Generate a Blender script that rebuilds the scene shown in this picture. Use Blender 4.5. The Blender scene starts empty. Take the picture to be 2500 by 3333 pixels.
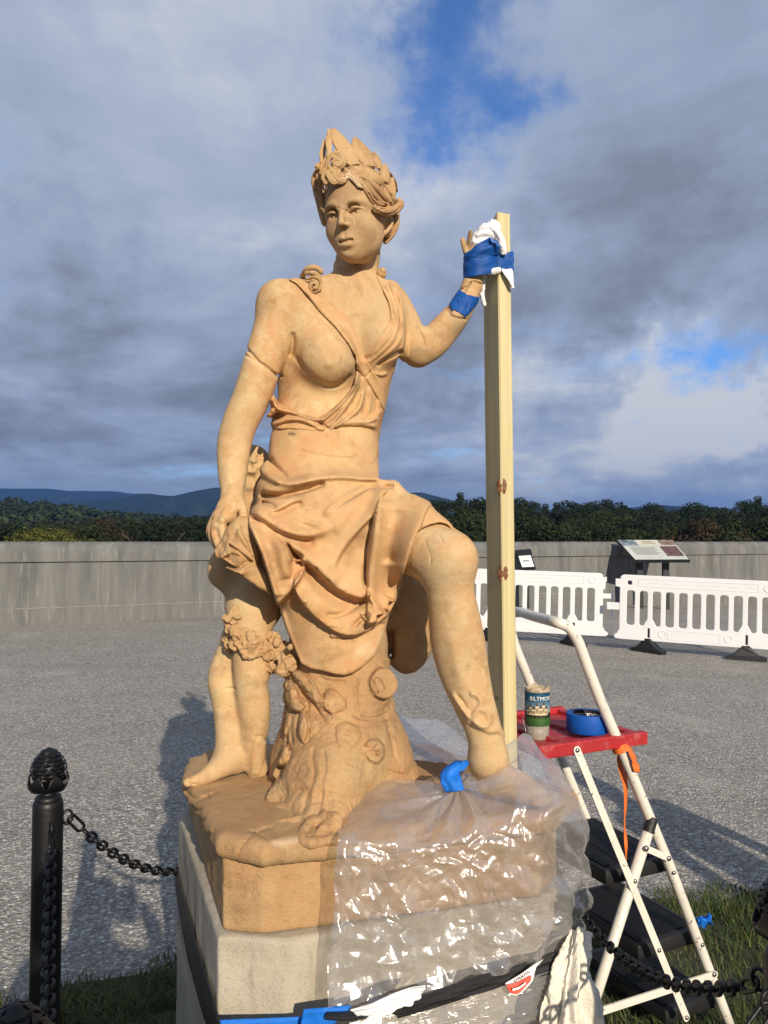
import bpy, bmesh, math, random, time
import numpy as np
from mathutils import Vector, Matrix
from concurrent.futures import ThreadPoolExecutor

T0 = time.time()
rng = np.random.default_rng(7)
random.seed(7)
scene = bpy.context.scene
col = scene.collection
R = math.radians

# ------------------------------------------------------------------ camera
CAM_H, FPX, CX, CY = 1.42, 2500.0, 1250.0, 1666.5
PITCH = math.atan(96.5 / FPX)
cam_data = bpy.data.cameras.new('camera')
cam_data.sensor_fit = 'VERTICAL'
cam_data.sensor_height = 36.0
cam_data.lens = 36.0 * FPX / 3333.0
cam_data.clip_start = 0.05
cam_data.clip_end = 20000
cam = bpy.data.objects.new('camera', cam_data)
cam.location = (0, 0, CAM_H)
cam.rotation_euler = (math.pi / 2 + PITCH, 0, 0)
col.objects.link(cam)
scene.camera = cam

# ------------------------------------------------------------------ light
SUN_AZ, SUN_EL = R(18.0), R(23.5)        # sun behind the camera, to the right
SUN_DIR = Vector((math.sin(SUN_AZ) * math.cos(SUN_EL), -math.cos(SUN_AZ) * math.cos(SUN_EL), math.sin(SUN_EL)))
sun_data = bpy.data.lights.new('sun', 'SUN')
sun_data.energy = 5.0
sun_data.angle = R(0.53)
sun_data.color = (1.0, 0.87, 0.70)
sun = bpy.data.objects.new('sun', sun_data)
sun.rotation_euler = SUN_DIR.to_track_quat('Z', 'Y').to_euler()
sun.location = SUN_DIR * 50
col.objects.link(sun)

scene.view_settings.view_transform = 'Standard'
scene.view_settings.look = 'None'
scene.view_settings.gamma = 1
scene.view_settings.use_curve_mapping = False
scene.view_settings.exposure = 0.22
scene.cycles.transparent_max_bounces = 16
scene.cycles.max_bounces = 8

# ------------------------------------------------------------------ node helpers
class NT:
    def __init__(self, tree):
        self.t = tree
    def n(self, kind, ins=None, **kw):
        nd = self.t.nodes.new(kind)
        for k, v in kw.items():
            setattr(nd, k, v)
        if ins:
            for k, v in ins.items():
                s = nd.inputs[k]
                if isinstance(v, bpy.types.NodeSocket):
                    self.t.links.new(v, s)
                else:
                    s.default_value = v
        return nd
    def math(self, op, a, b=0.0, c=0.0, clamp=False):
        nd = self.n('ShaderNodeMath', {0: a, 1: b, 2: c}, operation=op)
        nd.use_clamp = clamp
        return nd.outputs[0]
    def vmath(self, op, a, b=(0, 0, 0)):
        nd = self.n('ShaderNodeVectorMath', {0: a, 1: b}, operation=op)
        return nd.outputs['Value'] if op in ('DOT_PRODUCT', 'LENGTH', 'DISTANCE') else nd.outputs[0]
    def ramp(self, fac, stops, interp='LINEAR'):
        nd = self.n('ShaderNodeValToRGB', {0: fac})
        cr = nd.color_ramp
        cr.interpolation = interp
        while len(cr.elements) < len(stops):
            cr.elements.new(0.5)
        for e, (p, c) in zip(cr.elements, stops):
            e.position = p
            e.color = (c, c, c, 1) if isinstance(c, (int, float)) else (*c, 1)
        return nd.outputs[0]
    def mix(self, fac, a, b, blend='MIX'):
        nd = self.n('ShaderNodeMix', data_type='RGBA', blend_type=blend)
        for s, v in ((nd.inputs[0], fac), (nd.inputs[6], a), (nd.inputs[7], b)):
            if isinstance(v, bpy.types.NodeSocket):
                self.t.links.new(v, s)
            else:
                s.default_value = v if isinstance(v, (int, float)) else ((*v, 1) if len(v) == 3 else v)
        return nd.outputs[2]
    def scale(self, vec, s):
        nd = self.n('ShaderNodeVectorMath', {0: vec}, operation='SCALE')
        nd.inputs['Scale'].default_value = s
        return nd.outputs[0]
    def noise(self, vec, scale, detail=4.0, rough=0.55, dist=0.0, out=0):
        return self.n('ShaderNodeTexNoise', {'Vector': vec, 'Scale': scale, 'Detail': detail, 'Roughness': rough, 'Distortion': dist}).outputs[out]
    def voro(self, vec, scale, feature='F1', out=0, rnd=1.0):
        return self.n('ShaderNodeTexVoronoi', {'Vector': vec, 'Scale': scale, 'Randomness': rnd}, feature=feature).outputs[out]
    def bump(self, h, dist, strength=1.0, normal=None):
        ins = {'Height': h, 'Distance': dist, 'Strength': strength}
        if normal is not None:
            ins['Normal'] = normal
        return self.n('ShaderNodeBump', ins).outputs[0]

def material(name):
    m = bpy.data.materials.new(name)
    m.use_nodes = True
    t = NT(m.node_tree)
    b = m.node_tree.nodes['Principled BSDF']
    return m, t, b

def simple_mat(name, color, rough=0.6, metal=0.0, vary=0.0, vscale=20.0, bump=0.0, bscale=200.0, spec=0.5):
    m, t, b = material(name)
    tc = t.n('ShaderNodeTexCoord').outputs['Object']
    b.inputs['Roughness'].default_value = rough
    b.inputs['Metallic'].default_value = metal
    b.inputs['Specular IOR Level'].default_value = spec
    if vary:
        f = t.noise(tc, vscale, 5)
        lo = tuple(c * (1 - vary) for c in color); hi = tuple(min(1, c * (1 + vary)) for c in color)
        t.t.links.new(t.mix(t.ramp(f, [(0.3, 0.0), (0.7, 1.0)]), lo, hi), b.inputs['Base Color'])
    else:
        b.inputs['Base Color'].default_value = (*color, 1)
    if bump:
        t.t.links.new(t.bump(t.noise(tc, bscale, 4), bump), b.inputs['Normal'])
    return m

# ------------------------------------------------------------------ world
SKY_EXPO = 1.0
world = bpy.data.worlds.new('World')
scene.world = world
world.use_nodes = True
def build_world():
    t = NT(world.node_tree)
    bg = world.node_tree.nodes['Background']
    D = t.n('ShaderNodeTexCoord').outputs['Generated']
    sky = t.n('ShaderNodeTexSky', sky_type='NISHITA', sun_disc=False, sun_elevation=SUN_EL, altitude=600, air_density=1.0, dust_density=0.6, ozone_density=2.0)
    sky.sun_rotation = math.pi - SUN_AZ
    sep = t.n('ShaderNodeSeparateXYZ', {0: D})
    z = sep.outputs[2]
    zc = t.math('MAXIMUM', z, 0.02)
    # cloud deck: intersect the view direction with a flat layer overhead, softened near the horizon
    den = t.math('ADD', zc, 0.16)
    px = t.math('DIVIDE', sep.outputs[0], den)
    py = t.math('DIVIDE', sep.outputs[1], den)
    pv = t.n('ShaderNodeCombineXYZ', {0: px, 1: py, 2: 0.0}).outputs[0]
    big = t.noise(t.vmath('ADD', pv, (3.1, 7.7, 0)), 0.85, 6, 0.52, 0.3)
    mid = t.noise(t.vmath('ADD', pv, (11.3, 2.9, 1.7)), 2.3, 8, 0.58, 0.2)
    fine = t.noise(t.vmath('ADD', pv, (5.3, 1.2, 4.7)), 6.0, 8, 0.62, 0.15)
    dens = t.math('ADD', t.math('MULTIPLY', big, 0.58), t.math('ADD', t.math('MULTIPLY', mid, 0.28), t.math('MULTIPLY', fine, 0.14)))
    wn_ = t.n('ShaderNodeTexNoise', {'Vector': D, 'Scale': 6.5, 'Detail': 6.0, 'Roughness': .62}).outputs[1]
    DW = t.vmath('ADD', D, t.scale(t.vmath('SUBTRACT', wn_, (.5, .5, .5)), .34))
    # clear openings in the deck (directions where the blue shows)
    def opening(px_, py_, rad, amt):
        v = (Vector((px_ - CX, 0, -(py_ - CY))) + Vector((0, FPX, 0)))
        v.rotate(Matrix.Rotation(PITCH, 3, 'X')); v.normalize()
        d = t.vmath('DISTANCE', DW, tuple(v))
        return t.math('MULTIPLY', t.ramp(t.math('DIVIDE', d, rad), [(0.0, 1.0), (1.0, 0.0)], 'EASE'), amt)
    def total(lst):
        r = None
        for o_ in lst:
            q = opening(*o_)
            r = q if r is None else t.math('ADD', r, q)
        return r
    cover = t.math('SUBTRACT', dens, total(OPENINGS))
    a = t.ramp(cover, [(0.27, 0.0), (0.46, 1.0)], 'EASE')
    shade = t.noise(t.vmath('ADD', pv, (2.2, 9.1, 3.3)), 1.6, 9, 0.60, 0.35)
    # belly shading of the clouds: thick parts darker, thin rims brighter
    th = t.math('ADD', t.math('MULTIPLY', cover, 0.60), t.math('MULTIPLY', shade, 0.44))
    th = t.math('ADD', th, total(CLOUD_BELLY))
    thick = t.ramp(th, CLOUD_RAMP)
    skyc = t.mix(1.0, sky.outputs[0], (.66, .98, 1.42), 'MULTIPLY')
    skyc = t.scale(skyc, SKY_STRENGTH / CLOUD_STRENGTH)
    final = t.mix(a, skyc, thick)
    # bluish air close to the horizon
    hz = t.ramp(z, [(0.0, 0.75), (0.11, 0.0)], 'EASE')
    final = t.mix(hz, final, HORIZON_COL)
    t.t.links.new(final, bg.inputs['Color'])
    bg.inputs['Strength'].default_value = CLOUD_STRENGTH
SKY_STRENGTH = 0.10
CLOUD_STRENGTH = 0.092
HORIZON_COL = (1.55, 1.95, 2.65)
OPENINGS = [(1490, 120, 0.22, 0.125), (1450, 430, 0.18, 0.095), (1350, -300, 0.30, 0.12), (2370, 1120, 0.10, 0.15), (2150, 1190, .06, .06), (2500, 200, .20, .06)]
# where the deck is thicker (+, grey bellies) or thinner and sunlit (-)
CLOUD_BELLY = [(2150, 820, .22, .07), (1900, 1060, .15, .09), (1450, 1200, .16, .10), (250, 1010, .16, .09), (900, 1200, .18, .08), (80, 1220, .16, .06), (500, 380, .40, -.10), (1350, 720, .18, -.08),
               (2150, 1400, .15, -.24), (1650, 1450, .14, -.18), (2450, 1330, .10, -.16), (200, 1330, .10, -.06), (2300, 1180, .08, -.12), (2300, 350, .25, -.02), (1000, 60, .3, -.01)]
CLOUD_RAMP = [(0.33, (6.0, 6.2, 6.6)), (0.42, (4.0, 4.6, 5.8)), (0.51, (3.05, 3.65, 4.9)), (0.61, (2.15, 2.5, 3.2)), (0.74, (1.45, 1.65, 2.05))]
build_world()

# ------------------------------------------------------------------ geometry helpers
_cp, _sp = math.cos(PITCH), math.sin(PITCH)
def ray(px, py):
    """direction (not normalised, y component = 1) through a photo pixel"""
    x, u = px - CX, CY - py
    dy = _cp * FPX - _sp * u
    dz = _sp * FPX + _cp * u
    return np.array([x / dy, 1.0, dz / dy])
def P(px, py, d):
    r = ray(px, py) * d
    return np.array([r[0], r[1], r[2] + CAM_H])
def Pz(px, py, z):
    r = ray(px, py)
    return P(px, py, (z - CAM_H) / r[2])
def Pplane(px, py, p0, n):
    r = ray(px, py); c = np.array([0, 0, CAM_H])
    s = np.dot(np.asarray(p0) - c, n) / np.dot(r, n)
    return c + r * s
def project(p):
    x = p[:, 0]; y = p[:, 1]; z = p[:, 2] - CAM_H
    fy = _cp * y + _sp * z
    up = -_sp * y + _cp * z
    return CX + FPX * x / fy, CY - FPX * up / fy

def tag(o, label=None, cat=None, group=None, kind=None):
    if label: o['label'] = label
    if cat: o['category'] = cat
    if group: o['group'] = group
    if kind: o['kind'] = kind
    return o
def empty(name, loc, label=None, cat=None, group=None, rz=0.0):
    o = bpy.data.objects.new(name, None)
    o.empty_display_size = 0.1
    o.location = tuple(loc); o.rotation_euler = (0, 0, rz)
    col.objects.link(o)
    return tag(o, label, cat, group)
def mesh_obj(name, verts, faces, mat, parent=None, smooth=False, world_space=True):
    """one mesh object; verts are world coordinates, re-expressed relative to the parent chain"""
    v = np.asarray(verts, dtype=np.float32)
    me = bpy.data.meshes.new(name)
    if isinstance(faces, np.ndarray) and faces.ndim == 2:
        n, k = faces.shape
        me.vertices.add(len(v)); me.vertices.foreach_set('co', v.ravel())
        me.loops.add(n * k); me.loops.foreach_set('vertex_index', faces.ravel().astype(np.int32))
        me.polygons.add(n)
        me.polygons.foreach_set('loop_start', np.arange(0, n * k, k, dtype=np.int32))
        me.polygons.foreach_set('loop_total', np.full(n, k, dtype=np.int32))
        me.update(calc_edges=True)
    else:
        me.from_pydata([tuple(map(float, q)) for q in v], [], faces)
        me.update()
    if smooth:
        me.shade_smooth()
    if mat is not None:
        me.materials.append(mat)
    o = bpy.data.objects.new(name, me)
    col.objects.link(o)
    if parent is not None:
        o.parent = parent
        m = Matrix.Identity(4)
        chain = []
        q = parent
        while q is not None:
            chain.append(q); q = q.parent
        for q in reversed(chain):
            m = m @ q.matrix_parent_inverse @ (Matrix.Translation(q.location) @ q.rotation_euler.to_matrix().to_4x4() @ Matrix.Diagonal((*q.scale, 1)))
        if world_space:
            me.transform(m.inverted())
    return o

class MB:
    """collects boxes, tubes, prisms ... into one mesh"""
    def __init__(self):
        self.v, self.f = [], []
    def add(self, v, f):
        o = len(self.v)
        self.v += [tuple(map(float, q)) for q in v]
        self.f += [tuple(int(i) + o for i in q) for q in f]
        return self
    def box(self, c, s, rz=0.0, ax=None, bev=0.0):
        """c centre, s full sizes, ax 3x3 rows = axes"""
        c = np.asarray(c, float); s = np.asarray(s, float) / 2
        A = np.asarray(ax, float) if ax is not None else np.array([[math.cos(rz), math.sin(rz), 0], [-math.sin(rz), math.cos(rz), 0], [0, 0, 1]])
        if bev <= 0:
            cs = [(-1, -1, -1), (1, -1, -1), (1, 1, -1), (-1, 1, -1), (-1, -1, 1), (1, -1, 1), (1, 1, 1), (-1, 1, 1)]
            v = [c + (np.array(q) * s) @ A for q in cs]
            return self.add(v, [(0, 3, 2, 1), (4, 5, 6, 7), (0, 1, 5, 4), (1, 2, 6, 5), (2, 3, 7, 6), (3, 0, 4, 7)])
        bm = bmesh.new()
        bmesh.ops.create_cube(bm, size=2)
        for q in bm.verts:
            q.co = Vector((q.co.x * s[0], q.co.y * s[1], q.co.z * s[2]))
        bmesh.ops.bevel(bm, geom=bm.edges[:], offset=bev, segments=2, affect='EDGES', profile=0.6)
        bm.verts.index_update()
        v = [c + np.array(q.co) @ A for q in bm.verts]
        f = [[q.index for q in fc.verts] for fc in bm.faces]
        bm.free()
        return self.add(v, f)
    def tube(self, pts, r, n=12, closed=False, cap=True, flat=1.0, upv=None):
        pts = [np.asarray(q, float) for q in pts]
        m = len(pts)
        rr = r if hasattr(r, '__len__') else [r] * m
        tang = []
        for i in range(m):
            if closed:
                a, b = pts[(i - 1) % m], pts[(i + 1) % m]
            else:
                a, b = pts[max(i - 1, 0)], pts[min(i + 1, m - 1)]
            d = b - a; tang.append(d / (np.linalg.norm(d) + 1e-12))
        if upv is None:
            upv = np.array([0, 0, 1.0]) if abs(tang[0][2]) < 0.9 else np.array([1.0, 0, 0])
        u = np.asarray(upv, float) - tang[0] * np.dot(upv, tang[0]); u /= np.linalg.norm(u)
        V = []
        for i in range(m):
            u = u - tang[i] * np.dot(u, tang[i]); u /= np.linalg.norm(u)
            w = np.cross(tang[i], u)
            for k in range(n):
                a = 2 * math.pi * k / n
                V.append(pts[i] + rr[i] * (math.cos(a) * u * flat + math.sin(a) * w))
        F = []
        for i in range(m if closed else m - 1):
            j = (i + 1) % m
            for k in range(n):
                l = (k + 1) % n
                F.append((i * n + k, i * n + l, j * n + l, j * n + k))
        if cap and not closed:
            F.append(tuple(range(n - 1, -1, -1))); F.append(tuple((m - 1) * n + k for k in range(n)))
        return self.add(V, F)
    def lathe(self, c, prof, n=24, axis=None, cap=True):
        """prof: list of (radius, height)"""
        c = np.asarray(c, float)
        A = np.eye(3) if axis is None else np.asarray(axis, float)
        V, F = [], []
        for r_, h_ in prof:
            for k in range(n):
                a = 2 * math.pi * k / n
                V.append(c + np.array([r_ * math.cos(a), r_ * math.sin(a), h_]) @ A)
        for i in range(len(prof) - 1):
            for k in range(n):
                l = (k + 1) % n
                F.append((i * n + k, i * n + l, (i + 1) * n + l, (i + 1) * n + k))
        if cap:
            F.append(tuple(range(n - 1, -1, -1))); F.append(tuple((len(prof) - 1) * n + k for k in range(n)))
        return self.add(V, F)
    def prism(self, poly, z0, z1):
        n = len(poly)
        V = [(*q[:2], z0) for q in poly] + [(*q[:2], z1) for q in poly]
        F = [tuple(range(n - 1, -1, -1)), tuple(range(n, 2 * n))] + [(i, (i + 1) % n, n + (i + 1) % n, n + i) for i in range(n)]
        return self.add(V, F)
    def build(self, name, mat, parent=None, smooth=False, sharp=None):
        o = mesh_obj(name, self.v, self.f, mat, parent, smooth)
        if sharp is not None:
            o.data.shade_smooth()
            o.data.set_sharp_from_angle(angle=R(sharp))
        return o

def catmull(pts, sub=6):
    pts = np.asarray(pts, float)
    if len(pts) < 3 or sub < 2:
        return pts
    p = np.vstack([2 * pts[0] - pts[1], pts, 2 * pts[-1] - pts[-2]])
    out = []
    for i in range(1, len(p) - 2):
        a, b, c, d = p[i - 1], p[i], p[i + 1], p[i + 2]
        for s in range(sub):
            t = s / sub
            out.append(0.5 * ((2 * b) + (c - a) * t + (2 * a - 5 * b + 4 * c - d) * t * t + (3 * b - a - 3 * c + d) * t ** 3))
    out.append(pts[-1])
    return np.array(out)
def basis(z, hint=(0, 0, 1)):
    """rows x, y, z with z along the given direction"""
    z = np.asarray(z, float); z = z / np.linalg.norm(z)
    h = np.asarray(hint, float)
    if abs(np.dot(h, z)) > 0.95: h = np.array([1.0, 0, 0])
    x = np.cross(h, z); x /= np.linalg.norm(x)
    return np.array([x, np.cross(z, x), z])
# ------------------------------------------------------------------ signed distance modelling
def px2m(r, d):
    return r * d / FPX
class Model:
    """an ordered list of shape operations evaluated as a signed distance field"""
    def __init__(self):
        self.ops = []
    def copy(self):
        m = Model(); m.ops = list(self.ops); return m
    # -- primitives
    def _put(self, fn, k, c, r, sub=False):
        self.ops.append(('s' if sub else 'u', fn, k, np.asarray(c, np.float32), r + k + 0.012))
        return self
    def chain(self, pts, rad, k=0.02, sub=False, smooth=4):
        pts = np.asarray(pts, float); rad = np.asarray(rad, float) if hasattr(rad, '__len__') else np.full(len(pts), rad)
        q = np.column_stack([pts, rad])
        if len(pts) > 2: q = catmull(q, smooth)
        A = q[:, :3].astype(np.float32); rr = q[:, 3].astype(np.float32)
        def fn(p):
            best = None
            for i in range(len(A) - 1):
                ba = A[i + 1] - A[i]; bb = float(ba @ ba) + 1e-12
                pa = p - A[i]
                h = np.clip(pa @ ba / bb, 0, 1)
                pa -= h[:, None] * ba
                d = np.sqrt(np.einsum('ij,ij->i', pa, pa)) - (rr[i] + (rr[i + 1] - rr[i]) * h)
                best = d if best is None else np.minimum(best, d)
            return best
        c = (A.min(0) + A.max(0)) / 2
        r = float(np.max(np.linalg.norm(A - c, axis=1) + rr))
        return self._put(fn, k, c, r, sub)
    def ell(self, c, r, k=0.02, ax=None, sub=False):
        c = np.asarray(c, np.float32); r_ = np.asarray(r if hasattr(r, '__len__') else (r, r, r), np.float32)
        A = np.asarray(ax, np.float32) if ax is not None else np.eye(3, dtype=np.float32)
        def fn(p):
            q = (p - c) @ A.T
            k0 = np.linalg.norm(q / r_, axis=1) + 1e-6; k1 = np.linalg.norm(q / (r_ * r_), axis=1) + 1e-6
            return k0 * (k0 - 1) / k1
        return self._put(fn, k, c, float(r_.max()), sub)
    def box(self, c, s, rnd=0.004, k=0.005, ax=None, sub=False):
        c = np.asarray(c, np.float32); s = np.asarray(s, np.float32) / 2 - rnd
        A = np.asarray(ax, np.float32) if ax is not None else np.eye(3, dtype=np.float32)
        def fn(p):
            q = np.abs((p - c) @ A.T) - s
            return np.linalg.norm(np.maximum(q, 0), axis=1) + np.minimum(q.max(1), 0) - rnd
        return self._put(fn, k, c, float(np.linalg.norm(s)) + rnd, sub)
    def cyl(self, a, b, r, rnd=0.004, k=0.01, sub=False):
        a = np.asarray(a, np.float32); b = np.asarray(b, np.float32)
        ax = b - a; L = float(np.linalg.norm(ax)); ax = ax / L; c = (a + b) / 2
        def fn(p):
            q = p - c; h = q @ ax
            rad = np.sqrt(np.maximum(np.einsum('ij,ij->i', q, q) - h * h, 0))
            dx = rad - (r - rnd); dy = np.abs(h) - (L / 2 - rnd)
            return np.minimum(np.maximum(dx, dy), 0) + np.sqrt(np.maximum(dx, 0) ** 2 + np.maximum(dy, 0) ** 2) - rnd
        return self._put(fn, k, c, math.hypot(L / 2, r), sub)
    def custom(self, fn, k=0.01, sub=False, c=(0, 0, 0), r=1e3):
        return self._put(fn, k, c, r, sub)
    # -- relief modelled as seen from the front (photo pixel outlines)
    def _px(self, fn, pts, m):
        pts = np.asarray(pts, float)
        self.ops.append(('p', fn, 0, (pts[:, 0].min() - m, pts[:, 1].min() - m, pts[:, 0].max() + m, pts[:, 1].max() + m), 0))
        return self
    def stroke(self, pts, h, w, w2=None, t0=0.15, t1=0.15, sub=4):
        """raised (h>0) or sunk (h<0) line; w2: width on the right-hand side of travel"""
        q = catmull(pts, sub).astype(np.float32)
        w2 = w if w2 is None else w2
        seg = q[1:] - q[:-1]; ln = np.linalg.norm(seg, axis=1); cum = np.concatenate([[0], np.cumsum(ln)]); tot = cum[-1]
        W = max(w, w2)
        def fn(p, u, v, d):
            m = (u > q[:, 0].min() - 3 * W) & (u < q[:, 0].max() + 3 * W) & (v > q[:, 1].min() - 3 * W) & (v < q[:, 1].max() + 3 * W)
            if not m.any(): return d
            uu = u[m]; vv = v[m]
            best = np.full(len(uu), 1e9, np.float32); side = np.zeros(len(uu), np.float32); tt = np.zeros(len(uu), np.float32)
            for i in range(len(seg)):
                ax, ay = uu - q[i, 0], vv - q[i, 1]
                hh = np.clip((ax * seg[i, 0] + ay * seg[i, 1]) / (ln[i] ** 2 + 1e-9), 0, 1)
                dx, dy = ax - hh * seg[i, 0], ay - hh * seg[i, 1]
                dd = dx * dx + dy * dy
                b = dd < best
                best = np.where(b, dd, best)
                side = np.where(b, seg[i, 0] * dy - seg[i, 1] * dx, side)
                tt = np.where(b, cum[i] + hh * ln[i], tt)
            ww = np.where(side > 0, w2, w)
            t = tt / tot
            env = np.ones_like(t)
            if t0 > 0: env = env * np.clip(t / t0, 0, 1)
            if t1 > 0: env = env * np.clip((1 - t) / t1, 0, 1)
            env = env * (2 - env)
            d = d.copy(); d[m] -= h * env * np.exp(-best / (ww * ww))
            return d
        return self._px(fn, q, 2.4 * W)
    def layer(self, poly, h, soft=4.0):
        """a plateau of height h inside a pixel outline"""
        q = np.asarray(poly, np.float32)
        def fn(p, u, v, d):
            s = poly_sd(q, u, v)
            a = np.clip(0.5 - s / (2 * soft), 0, 1)
            return d - h * a * a * (3 - 2 * a)
        return self._px(fn, q, soft + 2)
    def blob(self, x, y, rx, ry, h, rot=0.0, flat=1.0):
        c, s = math.cos(rot), math.sin(rot)
        def fn(p, u, v, d):
            a = ((u - x) * c + (v - y) * s) / rx; b = (-(u - x) * s + (v - y) * c) / ry
            return d - h * np.exp(-(a * a + b * b) ** flat)
        M = max(rx, ry)
        return self._px(fn, [(x - M, y - M), (x + M, y + M)], 1.6 * M)
    def clip(self, poly, k=0.006, d=1.7):
        """keep only what lies inside a pixel outline"""
        q = np.asarray(poly, np.float32)
        def fn(p, u, v, dd):
            s = poly_sd(q, u, v) * (d / FPX)
            h = np.maximum(k - np.abs(dd - s), 0) / k
            return np.maximum(dd, s) + h * h * k * 0.25
        self.ops.append(('p', fn, 0, (-1e9, -1e9, 1e9, 1e9), 0))
        return self
    def offset(self, o):
        self.ops.append(('p', lambda p, u, v, d: d - o, 0, (-1e9, -1e9, 1e9, 1e9), 0)); return self
    def rough(self, amp, freq, oct=3, seed=0, ridge=False):
        def fn(p, u, v, d):
            return d - amp * fbm(p, freq, oct, seed, ridge)
        self.ops.append(('p', fn, 0, (-1e9, -1e9, 1e9, 1e9), 0)); return self
    def cut(self, fn):
        """fn(p, d) -> d, any extra step in space"""
        self.ops.append(('p', lambda p, u, v, d: fn(p, d), 0, (-1e9, -1e9, 1e9, 1e9), 0)); return self
    # -- evaluation
    def prune(self, c, r):
        out = []
        cu, cv = project(np.array([c], float)); dd = max(float(c[1]) - r, 0.3); pr = r * FPX / dd * 1.15
        for o in self.ops:
            if o[0] == 'p':
                b = o[3]
                if cu[0] + pr < b[0] or cu[0] - pr > b[2] or cv[0] + pr < b[1] or cv[0] - pr > b[3]: continue
            elif np.linalg.norm(c - o[3]) > r + o[4] + 0.02:
                continue
            out.append(o)
        return out
    def ev(self, p, ops=None):
        p = np.ascontiguousarray(p, np.float32)
        d = np.full(len(p), 0.25, np.float32); u = v = None
        for o in (self.ops if ops is None else ops):
            kd, fn, k = o[0], o[1], o[2]
            if kd == 'u':
                e = fn(p)
                h = np.maximum(k - np.abs(d - e), 0)
                d = np.minimum(d, e) - h * h * (0.25 / max(k, 1e-6))
            elif kd == 's':
                e = -fn(p)
                h = np.maximum(k - np.abs(d - e), 0)
                d = np.maximum(d, e) + h * h * (0.25 / max(k, 1e-6))
            else:
                if u is None: u, v = project(p)
                d = fn(p, u, v, d)
            d = d.astype(np.float32, copy=False)
        return d
    def at(self, px, py, off=0.0, dflt=None, d0=1.0, d1=2.4):
        """point on the pixel's line of sight, off metres outside the surface"""
        t = np.linspace(d0, d1, 700); r = ray(px, py)
        pts = t[:, None] * r; pts[:, 2] += CAM_H
        f = self.ev(pts) - off
        i = np.argmax(f < 0)
        if f[i] >= 0:
            if dflt is None: 
                i = int(np.argmin(f)); return pts[i]
            return P(px, py, dflt)
        if i == 0: return pts[0]
        a = f[i - 1] / (f[i - 1] - f[i])
        return pts[i - 1] + (pts[i] - pts[i - 1]) * a
    def chain_on(self, base, pts, k=0.01, dflt=None, sub=False, smooth=4):
        """pts: (px, py, off, radius in px); laid on the surface of base"""
        q, rr = [], []
        for x, y, off, r in pts:
            w = base.at(x, y, off, dflt); q.append(w); rr.append(px2m(r, w[1]))
        return self.chain(q, rr, k, sub, smooth)

def poly_sd(q, u, v):
    n = len(q); best = np.full(u.shape, 1e12, np.float32); ins = np.zeros(u.shape, bool)
    for i in range(n):
        a = q[i]; b = q[(i + 1) % n]; e = b - a
        wx, wy = u - a[0], v - a[1]
        h = np.clip((wx * e[0] + wy * e[1]) / (e[0] ** 2 + e[1] ** 2 + 1e-9), 0, 1)
        dx, dy = wx - h * e[0], wy - h * e[1]
        best = np.minimum(best, dx * dx + dy * dy)
        c = (a[1] > v) != (b[1] > v)
        if e[1] != 0:
            ins ^= c & (wx < e[0] * wy / e[1])
    s = np.sqrt(best)
    return np.where(ins, -s, s)

def _hash(i, j, k, seed):
    h = (i * 374761393 + j * 668265263 + k * 2147483647 + seed * 974711) & 0xffffffff
    h = ((h ^ (h >> 13)) * 1274126177) & 0xffffffff
    return ((h ^ (h >> 16)) & 0xffff).astype(np.float32) / 32768.0 - 1.0
def vnoise(p, f, seed=0):
    q = p * f; i = np.floor(q).astype(np.int64); t = (q - i).astype(np.float32); t = t * t * (3 - 2 * t)
    r = 0
    for a in (0, 1):
        for b in (0, 1):
            for c in (0, 1):
                w = (t[:, 0] if a else 1 - t[:, 0]) * (t[:, 1] if b else 1 - t[:, 1]) * (t[:, 2] if c else 1 - t[:, 2])
                r = r + w * _hash(i[:, 0] + a, i[:, 1] + b, i[:, 2] + c, seed)
    return r
def fbm(p, f, oct=3, seed=0, ridge=False):
    s = 0; a = 1.0
    for o in range(oct):
        n = vnoise(p, f, seed + o)
        s = s + a * ((1 - 2 * np.abs(n)) if ridge else n); a *= 0.5; f *= 2.03
    return s

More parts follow.
